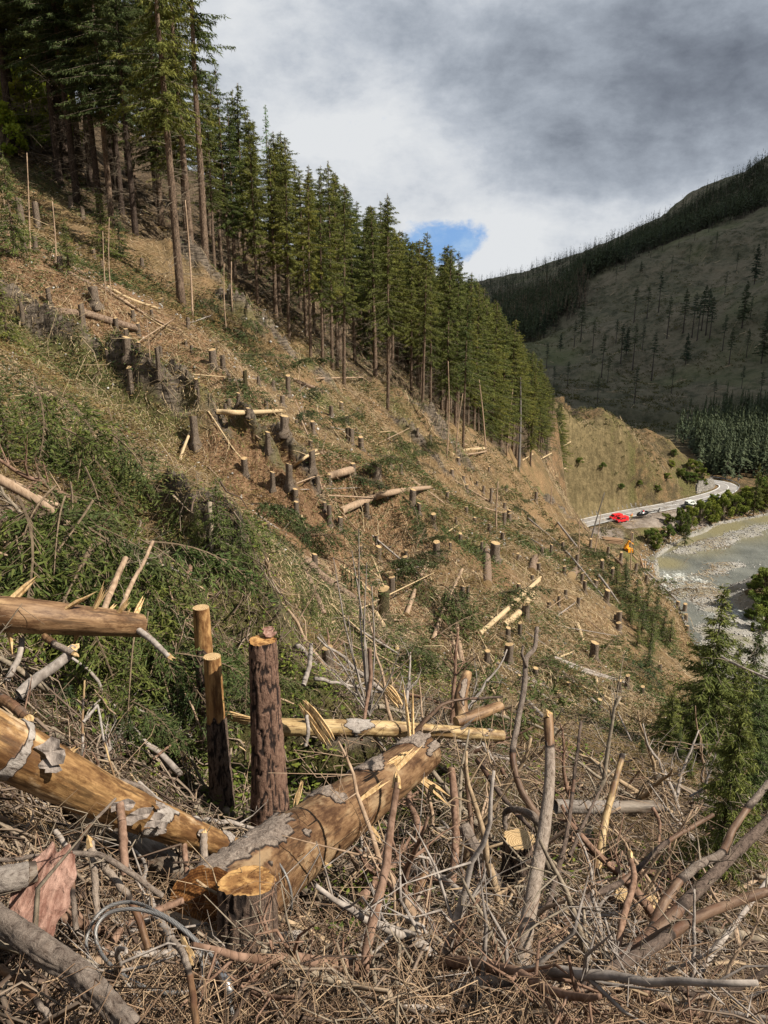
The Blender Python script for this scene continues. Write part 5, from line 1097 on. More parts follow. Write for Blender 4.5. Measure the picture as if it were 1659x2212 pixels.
M_BB = foliage_mat('browning_needles', (0.09, 0.065, 0.035), (0.17, 0.125, 0.065), .1); BB = [bough_mesh(s, mat=M_BB, dens=.7) for s in (8, 9)]
def bough(loc, L, rz, tilt, roll, label, group, protos=BG):
    o = bpy.data.objects.new('spruce_bough', rnd.choice(protos)); COL.objects.link(o); o.location = loc; o.scale = (L, L, L)
    o.rotation_euler = (roll, tilt, rz); tag(o, label, 'spruce bough', group); return o
def region_point(R_):
    (x0, y0, x1, y1, hw) = R_; t = rnd.random(); nx, ny = -(y1-y0), (x1-x0); l = math.hypot(nx, ny)+1e-6; o = rnd.uniform(-hw, hw)
    return x0+(x1-x0)*t+nx/l*o, y0+(y1-y0)*t+ny/l*o
BREG = [ # picture strips where felled boughs lie
 (430,640,560,760,45,26),(380,700,520,770,25,14),(520,740,560,780,20,6),(640,880,730,930,28,16),(560,800,640,840,18,8),(520,1090,660,1180,35,22),(460,800,520,850,15,5),
 (850,930,960,1060,40,24),(760,1010,900,1130,30,10),(900,1080,1000,1200,30,14),(1040,1060,1240,1180,30,22),(880,1180,960,1420,36,30),(860,1400,1010,1560,50,26),(1020,1230,1090,1280,20,6),
 (1270,1400,1330,1460,25,8),(1330,1180,1430,1290,14,12),(1130,1470,1260,1600,35,18),(700,1190,860,1250,35,10),(1230,1200,1400,1330,22,22),(1150,1160,1290,1220,20,10)]
LB = 'dark green cut spruce bough lying among brush on the clearing'
nb = 0
BL_ = {430:'in the big heap under the forest edge',380:'left of the big heap under the forest edge',520:'below the big heap under the forest edge',640:'right of the white lying log',560:'behind the stump by the level pole',
 460:'beside the long thin poles',850:'above the two curved logs',760:'above the long curved log',900:'right of the long curved log',1040:'left of the uprooted root plate',880:'between the two long brown poles',860:'behind the level peeled log',1020:'below the double stump',
 1270:'right of the broad light stump',1330:'on the slope edge over the river',1130:'below the crossing grey poles',700:'beside the thick grey log',1230:'on the lower slope before the landing',1150:'under the leaning dark tree'}
BL_ = {k_: 'dark green cut spruce bough '+v_ for k_, v_ in BL_.items()}; BL_[520] = 'dark green cut spruce bough at the left of the middle slope'
for (x0, y0, x1, y1, hw, cnt) in BREG:
    for i in range(max(3, int(cnt*.42))):
        px, py = region_point((x0, y0, x1, y1, hw)); p = hit(px, py, fine=False); L = rnd.uniform(1.2, 2.4)*(1 if p.length < 45 else 1.5)
        bough(p+Vector((0, 0, rnd.uniform(.05, .45))), L, rnd.gauss(-.6, .9), rnd.gauss(.15, .25), rnd.gauss(0, .4), BL_[int(x0)], 'cut spruce boughs strewn over the clearing', BG if rnd.random() < .75 else BB); nb += 1
YS = [spruce_meshes(71, 5, .04, 1.25, 1, spl=.26, spw=.042, whorl=.2, dead=False, taper=1.0, mats=(M_YOUNG, M_TRUNK), fine=2.2), spruce_meshes(72, 5, .06, 1.35, 1, spl=.26, spw=.042, whorl=.21, dead=False, taper=.9, mats=(M_YOUNG, M_TRUNK), fine=2.2)]
YR = [spruce_meshes(81, 12, .08, 2.7, 1, spl=.36, spw=.062, whorl=.25, dead=False, taper=1.0, mats=(M_YOUNG, M_TRUNKD), fine=2.6, trad=.08), spruce_meshes(82, 12, .10, 2.6, 1, spl=.36, spw=.062, whorl=.25, dead=False, taper=.95, mats=(M_YOUNG, M_TRUNKD), fine=2.6, trad=.08), spruce_meshes(83, 11, .10, 2.4, .95, spl=.34, spw=.060, whorl=.27, dead=False, taper=.9, mats=(M_YOUNG, M_TRUNKD), fine=2.4, trad=.07)]
def ytree(px, bot, top, proto, label, group, wide=1.0, depth=None, lean=(0, 0), cat='spruce tree', name='young_spruce'):
    p = hit(px, bot, fine=False) if depth is None else P3(px, bot, depth)
    if depth is not None:
        x = (px-829.5)/FOC*depth; z = p.z
        for _ in range(8): y = (depth+z*math.sin(PITCH))/math.cos(PITCH); z = gz(x, y)
        p = Vector((x, y, z))
    h = height_for(p, top); place_tree(proto, p-Vector((0, 0, .1)), h, rnd.uniform(0, 6), name, label, cat, group, lean, wide); return p, h
GY = 'young spruces on the clearing'
for a in [(478,1235,1025,YS[0],'bushy bright green young spruce growing below the rock ledge, tallest in the left middle',1.35,None),(432,1200,1075,YS[1],'smaller green young spruce just left of the tallest one below the ledge',1.2,None),
          (525,1245,1110,YS[1],'green young spruce on the right of the tallest one below the ledge',1.0,None),(655,1340,1265,YS[0],'little green spruce above the mossy rocks left of the thin leaning log',1.0,None),
          (676,1335,1250,YS[1],'little green spruce right beside another above the mossy rocks',.9,None),(226,560,410,YS[1],'small green spruce standing in front of the dark trunks at the upper left',1.5,None),
          (262,560,450,YS[0],'smaller sparse spruce right of the small green spruce at the upper left',1.3,None),(150,590,470,YS[0],'pale sparse young spruce at the upper left below the fence',1.5,None),
          (200,990,850,YS[0],'green young spruce at the left below the mossy ledge',1.6,None),(110,1010,840,YS[1],'green young spruce near the left edge below the mossy ledge',1.6,None),(20,1000,820,YS[0],'green young spruce cut off by the left picture edge',1.6,None),
          (35,560,330,YS[1],'sparse young spruce at the left edge beside the thin bare pole',1.2,None),(18,700,560,YS[0],'green young spruce at the left edge level with the long dark log',1.3,24),(868,1470,1425,YS[1],'tiny bright green spruce behind the level peeled log',1.8,None)]:
    ytree(a[0], a[1], a[2], a[3], a[4], GY, a[5], a[6])
GR_ = 'young spruces at the right side below the clearing'
for a in [(1512,1860,1255,YR[0],'tallest young spruce at the right, its tip in front of the river',1.5,20),(1590,1880,1330,YR[2],'thin topped young spruce right of the tallest one, dark stem bare above',1.1,21),(1440,1800,1480,YR[1],'young spruce left of the tallest with a leaning dark stem',1.5,17.5),
          (1545,1900,1420,YR[1],'bright green young spruce in front of the tallest one at the right',1.0,None),(1610,1950,1470,YR[0],'dense young spruce near the right picture edge',1.6,15.5),(1655,1900,1420,YR[2],'young spruce cut off by the right picture edge',1.6,17),
          (1485,1900,1600,YR[0],'lower green spruce in front of the leaning stem at the right',1.2,14),(1385,1760,1585,YR[1],'small green spruce left of the leaning dark stem',1.3,15.5),(1580,1990,1620,YR[1],'low spruce between the two dense ones at the right',1.2,13),(1650,2010,1640,YR[0],'low dense spruce at the right picture edge above the dark branches',1.2,12.5),(1420,1700,1520,YR[2],'small spruce behind the leaning dark stem',1.5,21),(1560,1700,1380,YR[0],'spruce filling the gap right of the tallest one',1.6,23),(1630,1700,1400,YR[1],'spruce between the dense one and the right picture edge',1.6,22),(1480,1650,1490,YR[0],'spruce just left of the tallest one, lower branches hidden',1.6,22),(1530,1980,1700,YR[0],'low broad spruce under the tallest one',1.6,12),(1620,1800,1560,YR[2],'mid height spruce in the thicket at the right edge',1.7,18),(1460,1780,1560,YR[0],'spruce in front of the leaning dark stem',1.5,16)]:
    ytree(a[0], a[1], a[2], a[3], a[4], GR_, a[5], a[6])
for i, (px, bot, top) in enumerate([(1350,1290,1215),(1372,1310,1235),(1395,1335,1250),(1415,1350,1275),(1385,1370,1290),(1430,1385,1300),(1330,1270,1205),(1405,1400,1310),(1445,1400,1320),(1360,1345,1270),(1375,1400,1330),(1400,1450,1370),(1350,1250,1190)]):
    ytree(px, bot, top+12, YS[i % 2], 'slender light green young tree on the lower edge of the slope towards the river', 'slender young trees along the lower edge of the slope', 1.7, None)
# ---------------------------------------------------------------- foreground logs, stumps, cable and brushwood
def hero_mat(name, peel_a, peel_b, bark_a, bark_b, fis=(.03, .022, .018), along=8.0, bump=.012, pale=None):
    q_ = .70; peel_a, peel_b, bark_a, bark_b = [tuple(x*q_ for x in c_) for c_ in (peel_a, peel_b, bark_a, bark_b)]; pale = tuple(x*.8 for x in pale) if pale else None
    m, k, bs = new_mat(name); w = k.attr('wear_tone'); uv = k.node('ShaderNodeAttribute', attribute_name='lg').outputs['Vector']   # lg = (around, along) in metres
    fib = k.noise(k.mapv(uv, (60, along, 60)), 1.0, 6, .65); blot = k.noise(k.mapv(uv, (5, 2.2, 5)), 1.0, 5, .6); fine = k.noise(k.mapv(uv, (90, 60, 90)), 1.0, 4, .7)
    streak = k.noise(k.mapv(uv, (26, 2.5, 26)), 1.0, 5, .6)
    peel = k.mix(k.ramp(k.math('ADD', k.math('MULTIPLY', fib, .5), k.math('MULTIPLY', blot, .5)), .35, .65), peel_a, peel_b)
    dirt = k.noise(k.mapv(uv, (9, 3.5, 9), loc=(3, 1, 2)), 1.0, 7, .7); peel = k.mul(peel, k.mix(k.ramp(dirt, .40, .56), (.42, .34, .28), (1.08, 1.05, 1.0)))
    if pale: peel = k.mix(k.math('MULTIPLY', k.ramp(blot, .54, .64), .75), peel, pale)
    peel = k.mix(k.math('MULTIPLY', k.ramp(streak, .53, .66), .75), peel, tuple(c*.28 for c in peel_a))
    fl = k.noise(k.mapv(uv, (42, 24, 42)), 1.0, 8, .75, .6); v = k.noise(k.mapv(uv, (75, 45, 75)), 1.0, 4, .7)
    bark = k.mix(k.ramp(fl, .32, .68), bark_a, bark_b); bark = k.mul(bark, k.mix(blot, (.75, .72, .72), (1.2, 1.2, 1.18))); bark = k.mix(k.ramp(fl, .44, .34), bark, k.mul(bark, (.42, .38, .36)))
    wb = k.ramp(w, .42, .55); c = k.mix(wb, peel, bark); c = k.mix(k.math('MULTIPLY', wb, k.ramp(w, .84, .60)), c, fis)
    edge = k.math('MULTIPLY', k.ramp(w, .30, .40), k.ramp(w, .52, .44)); c = k.mix(k.math('MULTIPLY', edge, .7), c, (.10, .05, .03))
    k.l.new(c, bs.inputs['Base Color']); bs.inputs['Roughness'].default_value = .8; k.l.new(k.mix(wb, (.55, .55, .55), (.95, .95, .95)), bs.inputs['Roughness'])
    h = k.math('ADD', k.math('MULTIPLY', fl, wb), k.math('MULTIPLY', k.math('ADD', k.math('MULTIPLY', fib, .25), k.math('MULTIPLY', fine, .12)), 1.0)); h = k.math('ADD', h, k.math('MULTIPLY', k.math('MULTIPLY', v, wb), .6))
    k.l.new(k.bump(h, bump), bs.inputs['Normal']); return m
M_BIG = hero_mat('half_peeled_big_log', (.13, .07, .035), (.29, .185, .10), (.17, .13, .105), (.46, .385, .325), bump=.025, pale=(.34, .24, .14))
M_ORA = hero_mat('orange_peeled_log', (.20, .11, .045), (.52, .33, .15), (.28, .24, .21), (.52, .48, .44), pale=(.66, .50, .32))
M_TAN = hero_mat('tan_peeled_log', (.18, .105, .055), (.38, .25, .14), (.24, .19, .15), (.44, .37, .31), pale=(.50, .34, .18))
M_YEL = hero_mat('yellow_peeled_log', (.45, .32, .15), (.64, .50, .28), (.30, .26, .23), (.52, .48, .44))
M_PINE = hero_mat('pine_stump_bark', (.36, .20, .09), (.58, .38, .18), (.15, .082, .058), (.34, .215, .155), fis=(.022, .014, .012), bump=.02)
M_PIN2 = hero_mat('dark_pine_stump_bark', (.38, .20, .08), (.62, .40, .18), (.10, .065, .05), (.27, .20, .155), fis=(.02, .014, .012), bump=.02)
M_GRL = hero_mat('weathered_grey_log', (.16, .135, .11), (.28, .24, .20), (.20, .17, .15), (.38, .34, .30))
M_BRANCHG = hero_mat('lichen_branch', (.15, .10, .07), (.28, .20, .14), (.12, .09, .072), (.30, .25, .21))
M_BRD = hero_mat('dark_branch_bark', (.10, .065, .045), (.20, .14, .10), (.07, .05, .04), (.20, .15, .12))
M_REDB = bark_mat('reddish_pine_bark', (0.16, 0.075, 0.055), (0.46, 0.30, 0.24), 2.2, .02, False)
M_SPLIT = bark_mat('splintered_wood', (0.36, 0.22, 0.09), (0.72, 0.54, 0.30), 3.0, .004, False)
M_RBR = bark_mat('reddish_branch', (0.13, 0.078, 0.052), (0.31, 0.205, 0.15), 2.0, .004, False)
def hero(name, path, rads, mat, fn, na=56, ns=160, parent=None, loc=None, closed=None):
    """fine tube: fn(theta, s metres, t 0..1) -> radial offset, wear; adds the 'lg' attribute (metres around and along)"""
    P = smooth_path(path, ns); rr = np.interp(np.linspace(0, 1, ns), np.linspace(0, 1, len(rads)), rads); T = np.gradient(P, axis=0); T /= np.linalg.norm(T, axis=1)[:, None]
    S_ = np.r_[0, np.cumsum(np.linalg.norm(np.diff(P, axis=0), axis=1))]; th = np.arange(na)*2*math.pi/na
    u = np.cross(T[0], (0, 0, 1.0)); u = u if np.linalg.norm(u) > .2 else np.cross(T[0], (0, 1.0, 0)); u /= np.linalg.norm(u); U = []
    for i in range(ns): u = u-T[i]*np.dot(u, T[i]); u = u/np.linalg.norm(u); U.append(u.copy())
    U = np.array(U); Wv = np.cross(T, U); TH, SS = np.meshgrid(th, S_); tt = np.repeat(np.linspace(0, 1, ns)[:, None], na, 1); RR = np.repeat(rr[:, None], na, 1)
    dr, wear_tone = fn(TH, SS, tt, RR); R_ = RR+dr; V = P[:, None]+(np.cos(TH)*R_)[..., None]*U[:, None]+(np.sin(TH)*R_)[..., None]*Wv[:, None]
    m = MB(); F = [(i*na+j, i*na+(j+1) % na, (i+1)*na+(j+1) % na, (i+1)*na+j) for i in range(ns-1) for j in range(na)]
    m.add(V.reshape(-1, 3), F, 0, wear_tone.ravel()); me = m.mesh(name, [mat])
    at = me.attributes.new('lg', 'FLOAT_VECTOR', 'POINT'); lg = np.stack([np.cos(TH)*RR, SS, np.sin(TH)*RR], -1).reshape(-1, 3); at.data.foreach_set('vector', lg.astype(np.float32).ravel())
    o = mesh_obj(name, me, parent)
    if loc is not None: o.location = loc
    return o, V, T
def n3(TH, SS, RR, fa, fs, o=4, s=0): return fbm(np.cos(TH)*RR*fa, np.sin(TH)*RR*fa, SS*fs, o, s)
def cap(name, ring, nrm, mat, parent, jag=.0, sink=0.0, seed=0):
    """end face as rings, slightly rough"""
    g = np.random.default_rng(seed); c = ring.mean(0); n = len(ring); V = [ring]; F = []; K = 6
    for k_ in range(1, K): f = 1-k_/K; V.append(c+(ring-c)*f+np.outer(g.normal(0, jag, n), nrm)*(1 if k_ > 0 else 0)-nrm*sink*(1-f))
    V = np.concatenate(V+[c[None]-nrm*sink]); 
    for k_ in range(K-1): F += [(k_*n+j, k_*n+(j+1) % n, (k_+1)*n+(j+1) % n, (k_+1)*n+j) for j in range(n)]
    F += [((K-1)*n+j, (K-1)*n+(j+1) % n, K*n) for j in range(n)]
    m = MB(); m.add(V, F); return m.build(name, mat, parent, True)
def face_mat(name, a, b, cen):
    m, k, bs = new_mat(name); p = k.obj(); sub = k.node('ShaderNodeVectorMath', operation='DISTANCE'); k.l.new(p, sub.inputs[0]); sub.inputs[1].default_value = cen
    wv = k.math('SINE', k.math('ADD', k.math('MULTIPLY', sub.outputs['Value'], 420), k.math('MULTIPLY', k.noise(p, 6, 4), 9))); n = k.noise(p, 30, 6, .65)
    c = k.mix(k.ramp(wv, -1, 1), a, b); c = k.mul(c, k.mix(n, (.62, .55, .5), (1.22, 1.2, 1.15))); c = k.mul(c, k.mix(k.ramp(k.noise(p, 11, 6, .7), .42, .56), (.38, .30, .24), (1.05, 1.04, 1.02))); k.l.new(c, bs.inputs['Base Color']); bs.inputs['Roughness'].default_value = .75
    k.l.new(k.bump(k.noise(k.mapv(p, (1, 1, 1)), 70, 4, .6), .004), bs.inputs['Normal']); return m
def bark_patch(amount, fa=2.6, fs=2.0, s=1, thick=.014, side=None):
    """bark left in patches: wear 1 = bark, ~.3 = peeled"""
    def fn(TH, SS, tt, RR):
        n = n3(TH, SS, RR, fa/.25, fs, 5, s)+amount(TH, SS, tt); b = sstep(-.03, .03, n); fl = n3(TH, SS, RR, 22, 20, 4, s+7)
        dr = b*thick*(1+1.8*fl)+n3(TH, SS, RR, 8, 1.6, 4, s+3)*.013+RR*.045*np.sin(2*TH+s+SS*.7)-.006*sstep(.72, .95, 1-np.abs(n3(TH, SS, RR, 26, 1.3, 3, s+5))*2.2); return dr, .32+.6*b+.0*fl
    return fn
def fissured(depth=.016, fa=26, fs=5.0, s=3, peel=None):
    def fn(TH, SS, tt, RR):
        a = 1-np.abs(n3(TH, SS, RR, fa, fs, 3, s))*2.4; cr = sstep(.45, .95, a); fl = n3(TH, SS, RR, 40, 14, 3, s+5)
        wear_tone = .95-.40*cr; dr = -depth*cr+.4*depth*fl+RR*.05*np.sin(3*TH+s)
        if peel is not None: q = sstep(-.03, .05, peel(TH, SS, tt)+n3(TH, SS, RR, 9, 3, 4, s+9)*.5); wear_tone = wear_tone*(1-q)+.33*q; dr = dr*(1-q)-depth*1.0*q
        return dr, wear_tone
    return fn
def log_thing(name, pts, rads, mat, fn, label, cat, group=None, faces=(M_CUT, M_CUT), ns=160, na=56, jag=.002):
    Q = [P3(*p) for p in pts]; a = Q[0].copy(); o, V, T = hero(name, [tuple(q-a) for q in Q], rads, mat, fn, na, ns, None, a); tag(o, label, cat, group)
    if faces[0]: cap('butt_face', V[0], -T[0], faces[0], o, jag, 0, 1)
    if faces[1]: cap('top_face', V[-1], T[-1], faces[1], o, jag, 0, 2)
    return o, V, T
def splinter(parent, o, d, L, w, mat=None, name='broken_branch_stub', seed=None):
    """torn wooden spike: flattened, ragged towards the tip"""
    g = np.random.default_rng(seed if seed is not None else rnd.randrange(10**6)); o = np.array(o); d = np.array(d, float); d /= np.linalg.norm(d); s = np.cross(d, g.normal(size=3)); s /= np.linalg.norm(s); m = MB()
    for k_ in range(g.integers(2, 5)):
        q = o+s*w*g.uniform(-.5, .5); l = L*g.uniform(.55, 1.0); dd = d+g.normal(0, .07, 3); mid = q+dd*l*.5+g.normal(0, .004, 3)
        m.tube([q-dd*.02, mid, q+dd*l], [w*g.uniform(.3, .5), w*g.uniform(.22, .4), .001], 4, cap=False)
    return m.build(name, mat or M_SPLIT, parent, False)
def stubs(o, V, T, specs, mat=None):
    """(t along, angle index 0..1, length, width, forward lean)"""
    ns, na = V.shape[:2]
    for (t, a, L, w, ln) in specs:
        i = int(t*(ns-1)); j = int(a*na) % na; c = V[i].mean(0); r = V[i, j]-c; r /= np.linalg.norm(r); splinter(o, V[i, j]-r*.01, r+T[i]*ln, L, w, mat)

# big half peeled trunk lying up the slope
amt = lambda TH, SS, tt: 1.0*np.cos(TH-4.0)-.45-.9*sstep(.38, .50, tt)+1.0*np.exp(-((tt-.60)/.035)**2)+.9*np.exp(-((tt-.80)/.05)**2)+1.3*sstep(.90, .95, tt)
BIGPH = 2.2
big, BV, BT = log_thing('big_log', [(452,1992,4.25),(590,1868,5.2),(740,1755,6.3),(915,1625,7.9)], [.285, .262, .238, .20], M_BIG, bark_patch(amt, 2.4, 2.6, 4, .017), 'big half peeled log with grey bark shreds, running up from the front stump', 'log', None, (face_mat('trunk_butt', (.20, .09, .03), (.34, .17, .06), (0, 0, 0)), M_CUT), 240, 72)
stubs(big, BV, BT, [(.80, .30, .32, .05, .3), (.83, .85, .34, .06, .8), (.66, .9, .28, .05, .8), (.93, .12, .45, .06, .5), (.45, .05, .10, .03, .3), (.97, .7, .6, .05, .4), (.9, .45, .3, .05, .0), (.72, .15, .26, .05, .2)])
# peeled orange log at the left
amo = lambda TH, SS, tt: -.62+.85*np.exp(-((tt-.60)/.05)**2)*(np.sin(TH+1.0) > -.3)+.9*np.exp(-((tt-.18)/.03)**2)+.6*np.exp(-((tt-.9)/.03)**2)
ora, OV, OT = log_thing('peeled_log', [(-60,1580,3.9),(60,1640,4.1),(250,1735,4.55),(420,1805,5.0),(508,1838,5.25)], [.165, .16, .135, .10, .085], M_ORA, bark_patch(amo, 2.2, 3.0, 9, .01), 'bright orange peeled log with curled grey bark scraps, sloping down from the left edge', 'log', None, (M_CUT, M_CUT), 200, 56)
stubs(ora, OV, OT, [(.55, .3, .10, .03, .2), (.33, .75, .05, .03, 0), (.75, .55, .08, .03, .3), (.2, .2, .05, .03, 0)])
def bark_scrap(parent, c, size, nrm, seed, mat=M_GREYW, name='bark_scrap'):
    g = np.random.default_rng(seed); c = np.array(c, float); nrm = np.array(nrm, float); nrm /= np.linalg.norm(nrm); u = np.cross(nrm, (0, 0, 1.0)); u /= np.linalg.norm(u)+1e-6; w = np.cross(nrm, u); n = 12; V = []
    an = g.uniform(0, 6.28); rad = [1+.35*math.sin(2*t+an)+g.uniform(-.3, .3) for t in np.linspace(0, 6.28, n, endpoint=False)]
    for lay in (0, 1):
        V.append(c+nrm*(size*.15-lay*.008))
        for rr_ in (.55, 1.0):
            for j in range(n):
                a = 2*math.pi*j/n; r = size*rad[j]*rr_; cu = size*.45*rr_*rr_*math.cos(a*1.0)**2*1.1+g.uniform(-.02, .04)*size; V.append(c+u*r*math.cos(a)+w*r*.7*math.sin(a)+nrm*(size*.15-cu*.3+cu*(.9 if j % 3 else .2)-lay*.008))
    m = MB(); k = 1+2*n; F = []
    for lay in (0, 1):
        b = lay*k; f = [(b, b+1+j, b+1+(j+1) % n) for j in range(n)]+[(b+1+j, b+1+n+j, b+1+n+(j+1) % n, b+1+(j+1) % n) for j in range(n)]; F += f if lay == 0 else [q[::-1] for q in f]
    F += [(1+n+j, k+1+n+j, k+1+n+(j+1) % n, 1+n+(j+1) % n) for j in range(n)]
    m.add(V, F); return m.build(name, mat, parent, False)
M_BSC = bark_mat('grey_bark_scrap', (0.16, 0.135, 0.12), (0.42, 0.37, 0.33), 2.0, .008, False)
def on_obj(o, px, py, dp): return np.array(tuple(P3(px, py, dp)-o.location))
for i, (px, py, dp, s_) in enumerate([(112,1622,4.0,.075),(108,1655,4.0,.05),(268,1738,4.35,.06),(300,1760,4.45,.07),(335,1772,4.5,.05),(352,1790,4.6,.04),(345,1738,4.6,.025),(438,1800,4.9,.035)]): bark_scrap(ora, on_obj(ora, px, py, dp), s_, (.2, -.9, .4), i, M_BSC)
# upper left log
amu = lambda TH, SS, tt: -.7+.0*tt
upl, UV, UT = log_thing('broken_log', [(-70,1322,5.9),(60,1330,6.0),(200,1342,6.35),(302,1352,6.7)], [.155, .15, .135, .11], M_TAN, bark_patch(amu, 2, 2, 15, .01), 'brown peeled log with many torn branch stubs, lying level at the left edge', 'log', None, (M_CUT, M_SPLIT), 150, 48)
stubs(upl, UV, UT, [(.25, .2, .22, .05, .3), (.25, .7, .3, .05, .8), (.62, .25, .12, .04, 0), (.65, .78, .38, .035, .1), (.80, .8, .22, .04, .2), (.86, .78, .12, .02, 0), (.12, .25, .2, .05, -.2), (.97, .6, .3, .05, .6), (.78, .6, .2, .03, 1.0), (.5, .82, .3, .05, .5)])
def fbranch(pts, w0, w1, label, mat=None, group='broken branches in the foreground brush', twigs=0, tl=.25, name='fallen_branch', cat='branch', tip=None, seg=26, n=8, kn=.06):
    """branch through (px, py, depth) points, widths in picture units"""
    Q = [P3(*p) for p in pts]; a = Q[0].copy(); P = smooth_path([tuple(q-a) for q in Q], seg, .0); L = np.linalg.norm(P[-1]-P[0]); g = np.random.default_rng(rnd.randrange(10**6))
    P[1:-1] += g.normal(0, .0015, (seg-2, 3)); r0 = w0*pts[0][2]/FOC/2; r1 = w1*pts[-1][2]/FOC/2; rr = np.linspace(r0, r1, seg)*(1+g.normal(0, .025, seg)); T = np.gradient(P, axis=0)
    na = 14; o, V, T2 = hero(name, [tuple(p) for p in P], list(rr), mat or M_BRANCHG, lambda TH, SS, tt, RR: (n3(TH, SS, RR, 18, 5, 3, seg)*RR*.14, .34+.6*sstep(-.25, .05, n3(TH, SS, RR, 5, 2.5, 3, int(w0)))), na, max(seg*2, 40), None, a)
    tag(o, label, cat, group)
    if tip: splinter(o, P[-1]-T2[-1]*.01, T2[-1], tip, r1*2.0, None, 'torn_tip'); 
    if twigs:
        m = MB()
        for i in range(twigs):
            k_ = g.integers(2, seg-1); t = T[k_]/np.linalg.norm(T[k_]); d = g.normal(size=3); d -= t*d.dot(t)*.7; d /= np.linalg.norm(d); l = tl*g.uniform(.3, 1.3); p = P[k_]
            q1 = p+d*l*.4; q2 = p+d*l*.75+g.normal(0, .12, 3)*l; q3 = p+d*l+g.normal(0, .2, 3)*l+np.array([0, 0, -.1*l]); m.tube([p, q1, q2, q3], [min(rr[k_]*.35, .008), .004, .0028, .0012], 4, cap=False)
            for z_ in range(2): m.tube([q1 if z_ else q2, (q1 if z_ else q2)+g.normal(0, .35, 3)*l], [.003, .001], 3, cap=False)
        m.build('twigs', M_RBR if mat is M_RBR else M_DEADW, o)
    return o
# stumps in front
def hero_stump(px_t, py_t, px_b, py_b, dt, db, wt, wb, label, mat, fn, face, ns=110, na=64, group='sawn stumps in the foreground', sink=0, extra=.25, lean=.03):
    t = P3(px_t, py_t, dt); up = Vector((0, math.sin(lean), math.cos(lean))); lo, hi = 0, 4
    for _ in range(30):
        h_ = (lo+hi)/2; lo, hi = (h_, hi) if proj(t-up*h_)[1] < py_b else (lo, h_)
    b = t-up*h_; ax = (t-b); b2 = b-ax.normalized()*extra; r0, r1 = wb*db/FOC/2, wt*dt/FOC/2
    o, V, T = hero('tree_stump', [(0, 0, 0), tuple((t-b2)*.5), tuple(t-b2)], [r0*1.15, (r0+r1)/2, r1], mat, fn, na, ns, None, b2); tag(o, label, 'tree stump', group)
    cap('cut_face', V[-1], T[-1], face, o, .0012, 0, 3); return o, V, T
f1 = face_mat('front_stump_face', (.24, .13, .05), (.46, .29, .12), tuple(P3(535,1905,4.2)-P3(535,1905,4.2)))
st1, _, _ = hero_stump(535,1903, 530,2110, 4.02,4.2, 124,132, 'large stump with dirty orange cut standing in front of the big trunk butt', M_PIN2, fissured(.014, 24, 5, 3), f1, lean=.24)
st2, sV, sT = hero_stump(566,1383, 594,1790, 7.0,7.5, 60,82, 'tallest reddish pine stump with deeply cracked bark, centre foreground', M_PINE, fissured(.014, 26, 4.5, 11), face_mat('tall_stump_face', (.34, .19, .07), (.55, .36, .16), (0, 0, 0)), 180)
st3, _, _ = hero_stump(434,1312, 425,1600, 8.0,8.45, 39,48, 'tall stump behind, bark torn off near its top right edge', M_PIN2, fissured(.010, 30, 5, 17, lambda TH, SS, tt: (sstep(.45, .95, tt)-.55)*1.3), M_CUT)
st4, _, _ = hero_stump(458,1418, 448,1700, 7.4,7.8, 41,48, 'shorter stump with orange stripped upper half, right in front of the tall torn one', M_PIN2, fissured(.010, 30, 5, 23, lambda TH, SS, tt: (sstep(.35, .85, tt)-.45)*1.6), M_CUT)
st5, _, _ = hero_stump(1122,1812, 1112,2000, 6.75,7.1, 68,88, 'wide stump with glowing orange tilted cut at the right of the brush', M_PIN2, fissured(.016, 22, 5, 29), M_CUT)
st6, _, _ = hero_stump(1352,1935, 1345,2010, 7.4,7.6, 46,56, 'low stump with orange cut half buried under branches at the right', M_PIN2, fissured(.012, 26, 6, 31), M_CUT)
bark_scrap(st2, tuple(sV[-1].mean(0)+np.array([.05, .1, .02])), .09, (.1, -.2, 1), 77, M_REDB)
